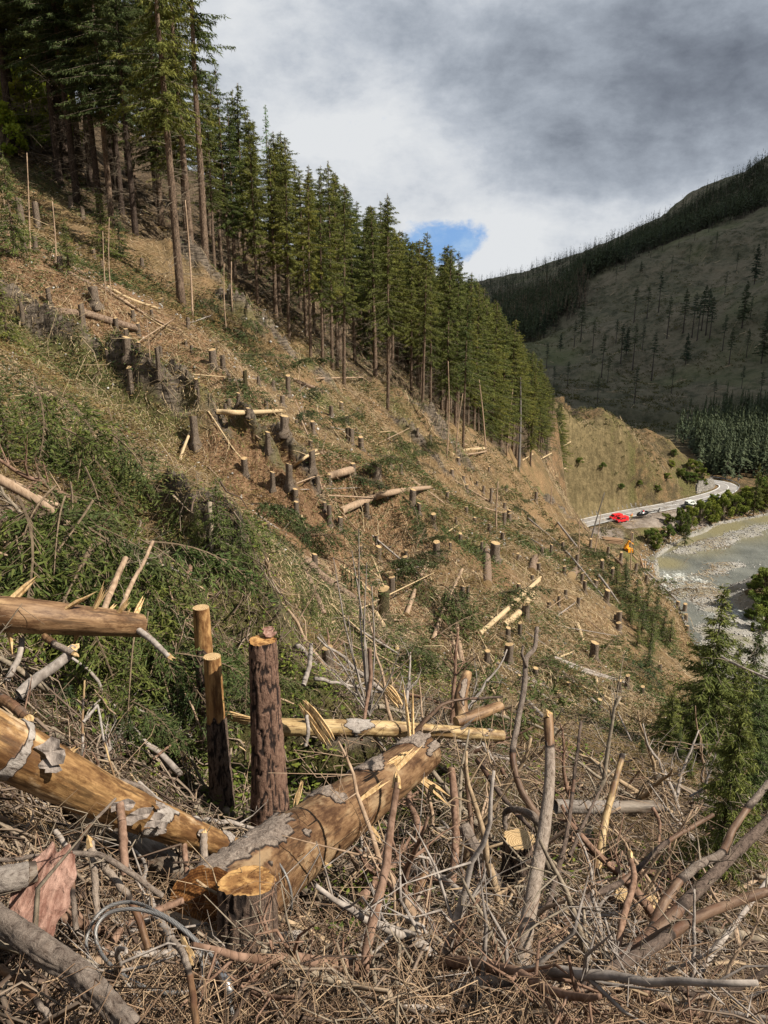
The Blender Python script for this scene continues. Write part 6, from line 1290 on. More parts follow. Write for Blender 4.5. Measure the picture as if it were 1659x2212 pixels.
# level peeled log behind the tall stump, slab and torn ends
amy = lambda TH, SS, tt: -.6+.9*np.exp(-((tt-.47)/.05)**2)+.5*np.exp(-((tt-.95)/.05)**2)
lvl, LV, LT = log_thing('level_log', [(560,1570,8.4),(700,1572,8.5),(880,1576,8.8),(1085,1590,9.3)], [.098, .098, .09, .075], M_YEL, bark_patch(amy, 2, 2, 19, .008), 'pale yellow peeled log lying level behind the tall pine stump', 'log', None, (None, M_CUTP), 150, 40)
stubs(lvl, LV, LT, [(.10, .25, .12, .04, .2), (.55, .25, .5, .05, .7), (.62, .2, .6, .04, .9), (.78, .3, .3, .04, .6), (.93, .2, .5, .06, 1.2), (.85, .8, .3, .04, .6), (.25, .8, .25, .03, .1)], M_GREYW)
def slab(pts, w, th, label, mat=M_SPLIT, name='wood_splinter', cat='wood splinter', group=None):
    """torn wood: a bundle of fibres of unequal length joined in one piece"""
    Q = [P3(*p) for p in pts]; a = Q[0].copy(); g = np.random.default_rng(int(pts[0][0])); d = (Q[-1]-Q[0]); s = d.cross(Vector((0, 1, .2))).normalized(); nrm = s.cross(d).normalized(); m = MB(); k_ = 7
    for i in range(k_):
        o = (i-(k_-1)/2)/k_*w; t0 = g.uniform(-.02, .22)*abs(g.normal()); t1 = 1-abs(g.normal(0, .16)); wd = w/k_*.72; n = 7; V = []; ph = g.uniform(0, 6)
        for j in range(n):
            t = t0+(t1-t0)*j/(n-1); e = 1 if 0 < j < n-1 else .15; c = d*t+s*(o*(.45+.55*math.sin(min(1, t+.15)*2.4))+.006*math.sin(ph+5*t))+nrm*(.010*math.sin(ph+3*t)+.004*i)
            for (q, z) in ((-1, .5), (1, .5), (1, -.5), (-1, -.5)): V.append(tuple(c+s*wd*q*e+nrm*th*z*e))
        m.add(V, [(4*j+q, 4*j+(q+1) % 4, 4*j+4+(q+1) % 4, 4*j+4+q) for j in range(n-1) for q in range(4)]+[(3, 2, 1, 0), tuple(4*(n-1)+q for q in range(4))])
    o = m.build(name, mat, None, False, a); tag(o, label, cat, group); return o
slab([(646,1508,8.2),(716,1612,8.1)], .17, .02, 'broad yellow split slab leaning against the level peeled log')
slab([(474,1543,8.6),(560,1562,8.4)], .09, .02, 'long yellow splinter between the stripped stump and the tall pine stump')
slab([(635,1745,6.8),(655,1685,6.9)], .035, .012, 'thin brown upright splinter right of the tall pine stump')
slab([(832,1482,9.6),(865,1530,9.5)], .12, .03, 'shattered white end of a broken stem beside the level log')
slab([(885,1625,6.6),(835,1655,6.3)], .05, .012, 'torn strip of wood sticking up from the big trunk')
slab([(905,2020,4.6),(965,2045,4.4)], .03, .01, 'long thin yellow splinter lying in the brush below the big trunk')
slab([(385,2030,2.9),(410,2090,2.75)], .03, .012, 'yellow torn tip of a stick in front of the cable loop')
# fan of thin living stems
for i, (tx, ty, b) in enumerate([(775,1142,0),(760,1190,1),(720,1205,0),(803,1265,1),(792,1215,0),(690,1370,1),(838,1440,0),(700,1440,1),(752,1330,0),(866,1395,1),(742,1385,0),(668,1400,1)]):
    fbranch([(798,1545,9.2),((798+tx)/2+(8 if b else -8),(1545+ty)/2,9.1),(tx,ty,9.0)], 6 if i < 6 else 4, 1.6, 'thin grey stem fanning up from the base behind the level log', M_GREYW, 'thin stems fanning up behind the level log', 5, .2)
fbranch([(798,1400,9.0),(800,1470,9.0),(792,1520,8.9),(780,1600,8.6)], 10, 7, 'reddish scaly stub at the foot of the fan of thin stems', M_RBR)
# bent stem in the middle ground
log_thing('bent_log', [(1000,1560,10.8),(995,1510,11.0),(1003,1475,11.2),(1010,1455,11.4)], [.10, .10, .09, .07], M_TAN, bark_patch(lambda a, b, c: -.4+0*c, 2, 2, 44, .005), 'short bent brown log standing behind the level log', 'log', None, (None, M_CUT), 60, 30)
log_thing('far_end_log', [(985,1560,9.2),(1040,1540,9.4),(1082,1524,9.6)], [.07, .075, .06], M_TAN, bark_patch(lambda a, b, c: -.5+0*c, 2, 2, 45, .005), 'short shattered log with torn orange end lying right of the level log', 'log', None, (M_CUT, M_SPLIT), 60, 30)
log_thing('square_log', [(1200,1742,7.8),(1310,1744,7.9),(1422,1743,8.0)], [.065, .068, .07], M_GRL, bark_patch(lambda a, b, c: .3-1.2*sstep(.55, .8, c), 2, 2, 46, .006), 'dark log lying level among branches, its sawn orange end to the right', 'log', None, (None, M_CUT), 80, 30)
log_thing('small_butt_log', [(1370,1950,7.2),(1408,1952,7.0)], [.075, .08], M_TAN, bark_patch(lambda a, b, c: .2+0*c, 2, 2, 47, .006), 'short log end with bright orange ring facing right beside the half buried stump', 'log', None, (None, M_CUT), 30, 26)
log_thing('grey_log', [(120,1700,5.2),(260,1790,5.1),(330,1850,5.0),(408,1905,4.9)], [.10, .10, .095, .08], M_GRL, bark_patch(lambda a, b, c: -.5+0*c, 2, 2, 48, .004), 'smooth grey weathered log lying in shade below the orange peeled log', 'log', None, (None, None), 100, 40)
log_thing('lichen_log', [(-40,1960,2.75),(90,2050,2.6),(190,2120,2.5),(290,2230,2.35)], [.036, .038, .036, .032], M_BRANCHG, bark_patch(lambda a, b, c: .35+0*c, 3, 3, 49, .006), 'mossy grey-brown log with pale lichen crossing the lower left corner', 'log', None, (None, None), 120, 34)
log_thing('snapped_log', [(-40,1915,3.1),(30,1895,3.15),(78,1882,3.2)], [.05, .048, .04], M_GRL, bark_patch(lambda a, b, c: .3-1.5*sstep(.75, .85, c), 3, 3, 50, .006), 'short grey log with torn orange end poking in from the left edge', 'log', None, (None, M_SPLIT), 60, 30)
log_thing('leaning_pole', [(-20,1025,9.0),(100,1095,9.4),(220,1185,9.9),(345,1278,10.4)], [.062, .056, .05, .035], M_POLE, lambda TH, SS, tt, RR: (RR*.03*np.sin(3*TH), .34+0*TH), 'long brown pole sloping down from the left edge through green boughs', 'pole', None, (None, M_CUT), 80, 16)
log_thing('hidden_log', [(1000,1785,6.9),(1035,1850,6.7),(1090,1930,6.5)], [.05, .052, .05], M_BRANCHG, bark_patch(lambda a, b, c: .2+0*c, 2, 2, 51, .006), 'grey barked log sloping down in the brush left of the wide orange stump', 'log', None, (M_SPLIT, None), 60, 30)
log_thing('orange_stick', [(880,1985,5.4),(905,1920,5.6),(918,1885,5.7)], [.028, .03, .03], M_TAN, bark_patch(lambda a, b, c: -.3+0*c, 2, 2, 52, .004), 'short orange brown log piece standing in the brush right of the big trunk', 'log', None, (None, None), 40, 20)
# reddish bark slab
def bark_plate():
    c = P3(95, 1925, 3.2); m = MB(); g = np.random.default_rng(5); nu, nv = 26, 34; V = []
    for i in range(nv):
        for j in range(nu):
            u = j/(nu-1)*2-1; v = i/(nv-1)*2-1; w = .115*(1-.35*max(0, v)-.15*abs(v)**3)*(1+.08*math.sin(9*v+3*u)); x = u*w+.03*v; z = v*.175+.02*math.sin(5*u)
            V.append((x, -.03*(1-u*u)+float(fbm(np.array(u*3), np.array(v*4), 0, 4, 3))*.016, z))
    F = [(i*nu+j, i*nu+j+1, (i+1)*nu+j+1, (i+1)*nu+j) for i in range(nv-1) for j in range(nu-1)]; k = len(V); V2 = [(x, y+.014, z) for x, y, z in V]; F2 = [tuple(q+k for q in f)[::-1] for f in F]
    rim = [j for j in range(nu)]+[i*nu+nu-1 for i in range(1, nv)]+[(nv-1)*nu+j for j in range(nu-2, -1, -1)]+[i*nu for i in range(nv-2, 0, -1)]; F3 = [(rim[a], rim[a]+k, rim[(a+1) % len(rim)]+k, rim[(a+1) % len(rim)]) for a in range(len(rim))]
    m.add(V+V2, F+F2+F3); o = m.build('bark_slab', M_REDB, None, False, c); o.rotation_euler = (-.75, .30, .15); tag(o, 'big reddish plate of flaky pine bark at the lower left', 'bark plate')
bark_plate()
# named branches of the foreground
B = fbranch
B([(1160,1355,6.2),(1154,1400,6.1),(1136,1425,6.0),(1132,1490,5.9),(1118,1560,5.8),(1108,1640,5.6),(1128,1710,5.5),(1160,1760,5.4),(1178,1800,5.3)], 9, 18, 'forked pale standing branch rising to a hooked top right of centre', M_BRANCHG)
B([(1138,1440,5.95),(1128,1415,5.9),(1130,1395,5.9)], 8, 5, 'short side fork at the top of the pale standing branch', M_BRANCHG)
B([(1120,2130,3.9),(1140,1990,4.1),(1160,1880,4.3),(1178,1770,4.5),(1188,1660,4.7),(1184,1545,4.9)], 36, 20, 'thick peeled orange-brown standing stem with torn top, right of centre', M_TAN, tip=.06)
B([(1175,1790,4.6),(1140,1755,4.7),(1095,1752,4.9),(1090,1790,4.9)], 20, 9, 'gnarled mossy side arm bending left off the thick standing stem', M_BRANCHG)
B([(786,2110,3.5),(800,2010,3.6),(832,1880,3.75),(845,1780,3.9),(858,1690,4.0)], 24, 14, 'dark brown stick standing in front of the big trunk with orange torn top', M_BROWNW if False else M_RBR, tip=.07)
B([(815,1990,4.6),(828,1880,4.8),(838,1800,5.0)], 11, 10, 'pale grey branch behind the dark standing stick', M_GREYW)
B([(975,1660,7.2),(985,1780,6.9),(978,1900,6.6),(965,1960,6.4)], 16, 18, 'reddish upright branch right of the big trunk', M_RBR)
B([(1005,1650,7.3),(1020,1800,7.0),(1030,1900,6.6)], 11, 9, 'grey upright branch beside the reddish upright branch', M_BRANCHG)
B([(1030,1640,7.6),(1100,1740,7.2),(1160,1800,6.9)], 12, 9, 'dark branch slanting right above the wide orange stump', M_BRD)
B([(1240,2140,3.8),(1330,2080,4.0),(1430,2000,4.3),(1530,1900,4.7),(1600,1830,5.0),(1680,1755,5.3)], 32, 22, 'thick dark branch arching from the bottom up to the right edge, upper of two', M_BRD, twigs=12)
B([(1180,2215,3.3),(1300,2110,3.6),(1400,2050,3.9),(1500,1985,4.2),(1600,1945,4.5),(1690,1915,4.7)], 30, 20, 'thick dark branch running to the right edge, lower of two', M_BRD, twigs=14)
B([(1395,2040,4.2),(1440,1940,4.5),(1500,1875,4.7),(1560,1840,4.9),(1590,1780,5.1),(1660,1690,5.4)], 22, 14, 'greyish branch with torn bark crossing the thick dark branches', M_BRANCHG, twigs=10)
B([(1215,2000,5.0),(1270,1940,5.2),(1350,1900,5.4),(1440,1820,5.8),(1540,1760,6.2)], 16, 9, 'long dark branch slanting up right behind the half buried stump', M_BRD, twigs=12)
B([(1260,2000,5.6),(1290,1870,5.9),(1310,1760,6.2),(1345,1630,6.6)], 24, 12, 'pale yellow stripped branch standing behind the dark ones at the right', M_YEL, twigs=4)
B([(1170,2000,5.0),(1200,1900,5.3),(1225,1800,5.6),(1240,1680,6.0),(1255,1560,6.4)], 14, 6, 'dark forked upright branch right of the thick standing stem', M_BRD, twigs=14)
B([(1230,1850,5.5),(1270,1760,5.9),(1300,1700,6.2)], 9, 4, 'thin dark side branch beside the dark forked upright one', M_BRD, twigs=8)
B([(1420,2110,3.9),(1500,2150,3.8),(1580,2140,3.8),(1680,2080,3.8)], 14, 12, 'curving brown branch near the bottom right corner', M_BRD, twigs=10)
B([(1330,2080,4.3),(1345,1990,4.5),(1370,1900,4.8),(1360,1850,5.0)], 16, 12, 'reddish broken stick standing in front of the half buried stump', M_RBR, tip=.08)
B([(1480,2150,4.3),(1540,2060,4.8),(1600,1980,5.4),(1659,1900,6.0)], 13, 9, 'grey branch slanting up at the far right behind the thick ones', M_GREYW, twigs=8)
for q, lab in [([(0,2090,2.7),(60,2140,2.6),(110,2200,2.5)], 'bright brown stick in the lower left corner'), ([(425,2230,2.4),(412,2120,2.6),(395,2060,2.75),(372,2030,2.85)], 'brown stick with bare yellow wood rising in front of the cable loop')]:
    B(q, 17, 13, lab, M_TAN)
B([(270,1890,3.9),(265,1800,4.0),(258,1735,4.1)], 20, 17, 'straight reddish stick rising in front of the orange peeled log', M_RBR)
B([(210,1990,3.5),(204,1890,3.6),(195,1820,3.7)], 14, 16, 'short yellow topped stick left of the straight reddish one', M_TAN, tip=.05)
B([(0,1858,3.5),(90,1850,3.55),(200,1845,3.6),(250,1865,3.6),(350,1935,3.7)], 10, 13, 'long curved brown branch lying across the lower left brush', M_BRANCHG, twigs=6)
B([(165,2010,3.4),(155,1900,3.5),(160,1840,3.6),(190,1790,3.8),(250,1725,4.0)], 13, 6, 'curved branch bending up under the orange peeled log', M_BRANCHG, twigs=4)
B([(320,2050,3.5),(290,1960,3.6),(240,1890,3.7),(200,1840,3.8)], 17, 15, 'mottled orange and grey branch running into the cable loop', M_TAN)
B([(395,1945,4.0),(330,1970,3.9),(270,2000,3.8),(225,2060,3.6),(160,2110,3.4)], 15, 18, 'smooth brown branch lying under the cable loop', M_RBR)
B([(405,1895,4.6),(400,1850,4.7),(398,1825,4.75)], 13, 12, 'short torn branch below the orange log near its lower end', M_RBR)
B([(432,1895,4.6),(440,1860,4.65),(440,1800,4.75)], 20, 16, 'pair of torn orange branches under the orange log tip', M_TAN, tip=.05)
B([(120,1795,4.2),(150,1840,4.1),(160,1860,4.0)], 12, 12, 'grey lichen covered branch between the orange log and the bark plate', M_GREYW)
B([(40,1500,5.6),(75,1470,5.7),(130,1430,5.8),(160,1400,5.9)], 26, 20, 'lichen grey stick with torn top rising under the upper left log', M_GREYW, tip=.08)
B([(-20,1500,5.0),(20,1520,4.9),(60,1550,4.8)], 26, 20, 'broken orange brown log end below the lichen grey stick', M_TAN, tip=.06)
B([(95,1375,6.0),(125,1395,5.9),(160,1412,5.8)], 16, 14, 'torn branch hanging down from the left end of the upper log', M_TAN, tip=.06)
B([(290,1355,6.6),(330,1385,6.5),(365,1420,6.4)], 15, 11, 'grey branch with bright torn tip running down right from the upper log', M_GREYW, tip=.08)
B([(222,1325,6.9),(245,1265,7.2),(272,1205,7.5)], 14, 12, 'thick side branch rising from the right end of the upper log', M_POLE)
B([(258,1322,6.9),(285,1260,7.3),(310,1215,7.6),(330,1170,7.9)], 11, 7, 'thinner side branch rising beside the thick one from the upper log', M_POLE, twigs=8)
B([(15,1470,5.9),(40,1420,6.0),(48,1380,6.1)], 14, 12, 'upright grey branch hanging behind the left end of the upper log', M_GREYW)
B([(180,1660,5.6),(178,1560,5.9),(183,1470,6.1)], 6, 4, 'thin bent stick standing in the hollow left of the stumps', M_YEL)
B([(180,1560,5.6),(205,1530,5.7),(212,1530,5.7),(225,1600,5.4),(248,1680,5.2)], 7, 4, 'pale bent twig hooked over in the hollow left of the stumps', M_YEL)
B([(330,1640,7.2),(380,1600,7.4),(420,1570,7.6)], 6, 5, 'thin curved twig leaning to the stripped stump', M_RBR)
B([(300,1690,5.8),(370,1755,5.6),(450,1840,5.4)], 9, 9, 'grey stick lying behind the orange log towards the big trunk', M_GREYW)
B([(200,1680,5.4),(300,1700,5.6),(370,1765,5.4)], 14, 9, 'barked branch lying just behind the orange peeled log', M_BRANCHG)
B([(655,1480,8.9),(668,1440,9.0),(672,1390,9.1)], 12, 8, 'gnarled grey upright branch behind the tall pine stump', M_GREYW)
B([(660,1610,8.0),(666,1580,8.0),(662,1545,8.1)], 9, 8, 'short grey branch hanging below the level peeled log', M_GREYW)
B([(880,1600,8.2),(930,1545,8.3),(975,1515,8.4),(1085,1505,8.6)], 11, 5, 'dark curved branch arching right off the level log', M_BRD, twigs=5)
B([(1490,1720,8.5),(1560,1690,8.8),(1640,1740,9.0)], 5, 3, 'thin dead twig arching in front of the young spruces at the right', M_GREYW, twigs=10)
B([(1410,1745,7.6),(1425,1780,7.5),(1420,1850,7.3)], 9, 5, 'thin hooked stick hanging at the sawn end of the level dark log', M_RBR)
B([(1560,1420,13),(1600,1440,12.5),(1680,1475,12)], 6, 6, 'pale dead branch reaching in from the right edge in front of the river', M_GREYW, twigs=6, tl=.5)
# ---- wire rope
def rope(parent, pts, r, name='rope_strand', closed=False):
    P = smooth_path([tuple(P3(*p)-parent.location) for p in pts], 260); m = MB(); na = 14; T = np.gradient(P, axis=0); T /= np.linalg.norm(T, axis=1)[:, None]; S_ = np.r_[0, np.cumsum(np.linalg.norm(np.diff(P, axis=0), axis=1))]
    u = np.cross(T[0], (0, 0, 1.0)); u /= np.linalg.norm(u); V = []; th = np.arange(na)*2*math.pi/na; W_ = []
    for i in range(len(P)):
        u = u-T[i]*np.dot(u, T[i]); u /= np.linalg.norm(u); w = np.cross(T[i], u); lob = np.abs(np.cos(3*(th-S_[i]*38))); rr = r*(.80+.25*lob); W_.append(lob)
        V.append(P[i]+np.outer(np.cos(th)*rr, u)+np.outer(np.sin(th)*rr, w))
    m.add(np.concatenate(V), [(i*na+j, i*na+(j+1) % na, (i+1)*na+(j+1) % na, (i+1)*na+j) for i in range(len(P)-1) for j in range(na)], 0, np.concatenate(W_)); return m.build(name, M_WIRE, parent)
M_WIRE, kk, bb = new_mat('steel_wire'); kk.l.new(kk.mix(kk.attr('wear_tone'), (.03, .028, .026), (.24, .235, .23)), bb.inputs['Base Color']); bb.inputs['Metallic'].default_value = .35; bb.inputs['Roughness'].default_value = .5
def cable():
    c7 = lambda x, y, d: (x/1.659*.5821, (2900+y/1.659)*.5821, d)
    root = empty('choker_cable', P3(300, 2030, 3.2)); tag(root, 'grey steel wire rope lying in a loop in front of the big trunk butt', 'wire rope')
    r = .0085
    rope(root, [c7(1440,1480,2.9), c7(1400,1280,3.0), c7(1330,1110,3.1), c7(1240,1010,3.15), c7(1110,890,3.25), c7(960,800,3.3), c7(820,745,3.4), c7(680,765,3.4), c7(580,850,3.35), c7(530,980,3.3), c7(555,1110,3.2), c7(620,1210,3.1), c7(720,1290,3.05), c7(860,1370,3.0), c7(1000,1400,2.95), c7(1140,1380,3.0)], r)
    rope(root, [c7(1250,1090,3.1), c7(1220,1000,3.15), c7(1080,880,3.2), c7(940,810,3.28), c7(800,785,3.3), c7(660,815,3.3), c7(590,910,3.25), c7(610,1030,3.2), c7(680,1130,3.1), c7(800,1220,3.0), c7(950,1290,2.95), c7(1100,1300,2.95), c7(1220,1270,3.0), c7(1248,1180,3.05), c7(1230,1060,3.1)], r)
    m = MB(); p = [P3(*c7(x, y, d))-root.location for x, y, d in ((1365,1180,3.0), (1395,1245,2.98), (1420,1310,2.95))]; m.tube([tuple(q) for q in p], [.018, .021, .02], 12); m.build('sleeve', plain('sleeve_steel', (.45, .44, .43), .35, .9), root)
    r2 = empty('choker_slider', P3(525, 1832, 5.0)); tag(r2, 'yellow choker hook with wire rope strangling the big trunk', 'choker hook')
    m = MB(); q = [P3(*a)-r2.location for a in ((506,1838,4.95), (515,1836,4.93), (535,1830,4.93), (543,1826,4.95))]; m.tube([tuple(x) for x in q], [.02, .034, .034, .022], 10); m.build('hook_body', plain('yellow_green_paint', (.55, .68, .06), .45), r2)
    rope(r2, [(522,1838,4.95), (520,1815,4.93), (530,1808,4.9), (540,1822,4.88), (538,1850,4.85), (528,1885,4.8)], .0085, 'tail_rope')
    rope(r2, [(540,1828,4.92), (565,1836,4.88), (590,1852,4.82), (612,1880,4.75), (626,1915,4.72), (630,1950,4.74), (624,1985,4.85)], .0085, 'wrap_rope')
    rope(r2, [(508,1838,4.98), (495,1850,5.02), (482,1860,5.1)], .0085, 'back_rope')
cable()
# ---------------------------------------------------------------- uncountable ground cover
def fast_mesh(name, V, F, mat, wear_tone=None, smooth=False):
    V = np.asarray(V, np.float32); F = np.asarray(F, np.int32); k = F.shape[1]; m = bpy.data.meshes.new(name)
    m.vertices.add(len(V)); m.vertices.foreach_set('co', V.ravel()); m.loops.add(F.size); m.loops.foreach_set('vertex_index', F.ravel()); m.polygons.add(len(F))
    m.polygons.foreach_set('loop_start', np.arange(0, F.size, k, dtype=np.int32)); m.polygons.foreach_set('loop_total', np.full(len(F), k, dtype=np.int32)); m.update(calc_edges=True)
    if smooth: m.polygons.foreach_set('use_smooth', np.full(len(F), True))
    if wear_tone is not None: a = m.attributes.new('wear_tone', 'FLOAT', 'POINT'); a.data.foreach_set('value', np.asarray(wear_tone, np.float32))
    m.materials.append(mat); return m
def stuff(name, V, F, mat, wear_tone=None, smooth=False):
    o = mesh_obj(name, fast_mesh(name, V, F, mat, wear_tone, smooth)); tag(o, kind='stuff'); return o
def polar(g, n, r0, r1, a0=-.56, a1=.52, bias=1.0):
    a = g.uniform(a0, a1, n); r = r0*(r1/r0)**(g.uniform(0, 1, n)**bias); return np.sin(a)*r, np.cos(a)*r, r
def sticks(g, X, Y, lift, L, rad, tilt=.25, segs=3, sides=3, bend=.12, align=None):
    """many bent little sticks lying on the ground, as one vertex and face array"""
    n = len(X); a = g.uniform(0, 2*math.pi, n) if align is None else align+g.normal(0, .5, n)
    e = .25; Z = H(X, Y); dx = (H(X+e, Y)-Z)/e; dy = (H(X, Y+e)-Z)/e; d = np.c_[np.cos(a), np.sin(a), np.cos(a)*np.clip(dx, -2, 2)+np.sin(a)*np.clip(dy, -2, 2)+g.normal(0, tilt, n)]; d /= np.linalg.norm(d, axis=1)[:, None]
    C = np.c_[X, Y, Z+lift]; s = np.cross(d, (0, 0, 1.0)); s /= np.linalg.norm(s, axis=1)[:, None]+1e-9; w = np.cross(s, d); ts = np.linspace(-.5, .5, segs+1); b1 = g.normal(0, bend, n); b2 = g.normal(0, bend*.6, n); V = []; ang = np.arange(sides)*2*math.pi/sides+.3
    kink = g.normal(0, bend*.5, (segs+1, n))
    for i, t in enumerate(ts):
        c = C+d*(L*t)[:, None]+s*((b1*(1-4*t*t)+kink[i])*L)[:, None]+w*((b2*(1-4*t*t)+kink[-1-i])*L)[:, None]; rr = rad*(1.1-.75*(t+.5))
        for q in ang: V.append(c+s*(np.cos(q)*rr)[:, None]+w*(np.sin(q)*rr)[:, None])
    V = np.stack(V, 1); nv = V.shape[1]; F = []
    for i in range(segs):
        for j in range(sides): F.append([i*sides+j, i*sides+(j+1) % sides, (i+1)*sides+(j+1) % sides, (i+1)*sides+j])
    F = np.array(F); return V.reshape(-1, 3), (F[None]+np.arange(n)[:, None, None]*nv).reshape(-1, 4), nv
def stick_mat(name, cols):
    m, k, bs = new_mat(name); w = k.attr('wear_tone'); r = k.node('ShaderNodeValToRGB'); k.l.new(w, r.inputs[0]); e = r.color_ramp; e.elements[0].color = (*cols[0], 1); e.elements[1].color = (*cols[-1], 1)
    for i, c in enumerate(cols[1:-1]): x = e.elements.new((i+1)/(len(cols)-1)); x.color = (*c, 1)
    c = k.mul(r.outputs[0], k.mix(k.noise(k.pos(), 30, 4, .6), (.7, .7, .7), (1.25, 1.22, 1.18))); k.l.new(c, bs.inputs['Base Color']); bs.inputs['Roughness'].default_value = .85; return m
M_STK = stick_mat('brushwood', [(.045, .03, .022), (.10, .07, .052), (.17, .13, .10), (.23, .185, .14), (.28, .205, .13), (.46, .34, .20)])
M_STKM = stick_mat('slope_litter', [(.10, .075, .05), (.20, .15, .10), (.30, .235, .155), (.36, .28, .18), (.47, .37, .23), (.60, .49, .32)])
def dens_keep(g, X, Y, s, thr): return fbm(X*s, Y*s, 0, 3, 77) > thr+g.uniform(-.15, .15, len(X))
def build_brush():
    g = np.random.default_rng(5); parts = []
    def add(name, specs, mat):
        VV = []; FF = []; WW = []; n0 = 0
        for (n, r0, r1, a0, a1, L0, L1, q0, q1, lift, tilt, segs, w0, w1, thr) in specs:
            X, Y, r = polar(g, n, r0, r1, a0, a1); kp = dens_keep(g, X, Y, 1.1/np.sqrt(max(r0, 1)), thr); X, Y, r = X[kp], Y[kp], r[kp]
            L = g.uniform(L0, L1, len(X))*np.clip(r/8, 1, 14)**.5; rad = g.uniform(q0, q1, len(X))*np.clip(r/8, 1, 14)**.5
            V, F, nv = sticks(g, X, Y, np.abs(g.normal(0, lift, len(X)))+rad, L, rad, tilt, segs); w = np.repeat(np.clip(g.uniform(w0, w1, len(X))**1.0, 0, 1), nv)
            VV.append(V); FF.append(F+n0); WW.append(w); n0 += len(V)
        stuff(name, np.concatenate(VV), np.concatenate(FF), mat, np.concatenate(WW))
    add('brushwood', [(3200, 2.2, 12, -.62, .6, .25, 1.0, .005, .013, .12, .28, 5, 0, .7, -.3), (19000, 2.2, 12, -.62, .6, .10, .40, .0012, .0035, .07, .5, 5, .0, .85, -.35),
                      (2500, 2.4, 13, -.62, .6, .15, .6, .008, .020, .10, .25, 3, .0, .8, -.3), (5000, 2.4, 13, -.62, .6, .04, .16, .004, .010, .06, .4, 2, .6, 1, -.3),
                      (5500, 10, 22, -.25, .6, .2, .7, .002, .006, .08, .3, 3, .1, .9, -.1), (1500, 8, 22, -.62, -.2, .2, .7, .002, .006, .08, .3, 3, .1, .9, 0)], M_STK)
    add('slope_litter', [(85000, 16, 75, -.58, .46, .06, .30, .0025, .007, .025, .2, 2, .15, 1, -.2), (5000, 18, 80, -.58, .46, .5, 1.5, .003, .007, .05, .12, 3, .2, .95, .0),
                         (12000, 60, 135, -.10, .40, .3, .9, .004, .008, .05, .15, 1, .1, .9, -.3), (12000, 180, 345, .15, .46, .5, 1.6, .008, .018, .05, .1, 1, .1, .9, .0)], M_STKM)
    # dry thin twigs sprawling over the very front
    X, Y, r = polar(g, 2500, 2.0, 4.2, -.55, .62); V, F, nv = sticks(g, X, Y, .05+np.abs(g.normal(0, .13, len(X))), g.uniform(.25, .75, len(X)), g.uniform(.0016, .0036, len(X)), .35, 7, 3, .26)
    stuff('dry_twigs', V, F, M_TWG, np.repeat(g.uniform(.1, 1, len(X)), nv))
M_TWG = stick_mat('dry_twig', [(.09, .056, .034), (.17, .11, .07), (.27, .185, .12), (.38, .28, .18)])
build_brush()
def surface_dirs(X, Y, e=.3): Z = H(X, Y); return Z, (H(X+e, Y)-Z)/e, (H(X, Y+e)-Z)/e
def build_needles():
    """loose needle sprays and small green or brown twigs lying in drifts between the stumps"""
    g = np.random.default_rng(9)
    for name, n, r0, r1, a0, a1, thr, w0, w1, mat, nl, sd in (('green_brush', 60000, 14, 110, -.58, .46, .18, 0, 1, M_BOUGH, .16, 3.3), ('brown_brush', 45000, 12, 100, -.58, .46, -.08, 0, 1, M_BB, .14, 9.1), ('green_brush', 16000, 5, 16, -.6, .55, .05, 0, 1, M_BOUGH, .06, 5.1)):
        X, Y, r = polar(g, n, r0, r1, a0, a1); kp = fbm(X*.22+sd, Y*.22, 0, 4, 61) > thr+g.uniform(-.16, .16, len(X)); X, Y, r = X[kp], Y[kp], r[kp]; n = len(X); Z = H(X, Y)
        B = np.c_[X, Y, Z+np.abs(g.normal(0, .10, n))*np.clip(r/25, .4, 1.8)]; k = 5; B = np.repeat(B, k, 0)+g.normal(0, .09, (n*k, 3))*[1, 1, .5]*np.repeat(np.clip(r/25, .4, 3), k)[:, None]
        d = g.normal(size=(n*k, 3))*[1, 1, .35]; d /= np.linalg.norm(d, axis=1)[:, None]; sc = np.repeat(np.clip(r/25, .5, 3)**.8, k); T = spray_tris(B, d, nl*sc*g.uniform(.6, 1.6, n*k), nl*.22*sc, g)
        stuff(name, T.reshape(-1, 3), np.arange(n*k*3).reshape(-1, 3), mat, np.repeat(g.uniform(0, 1, n*k), 3))
build_needles()
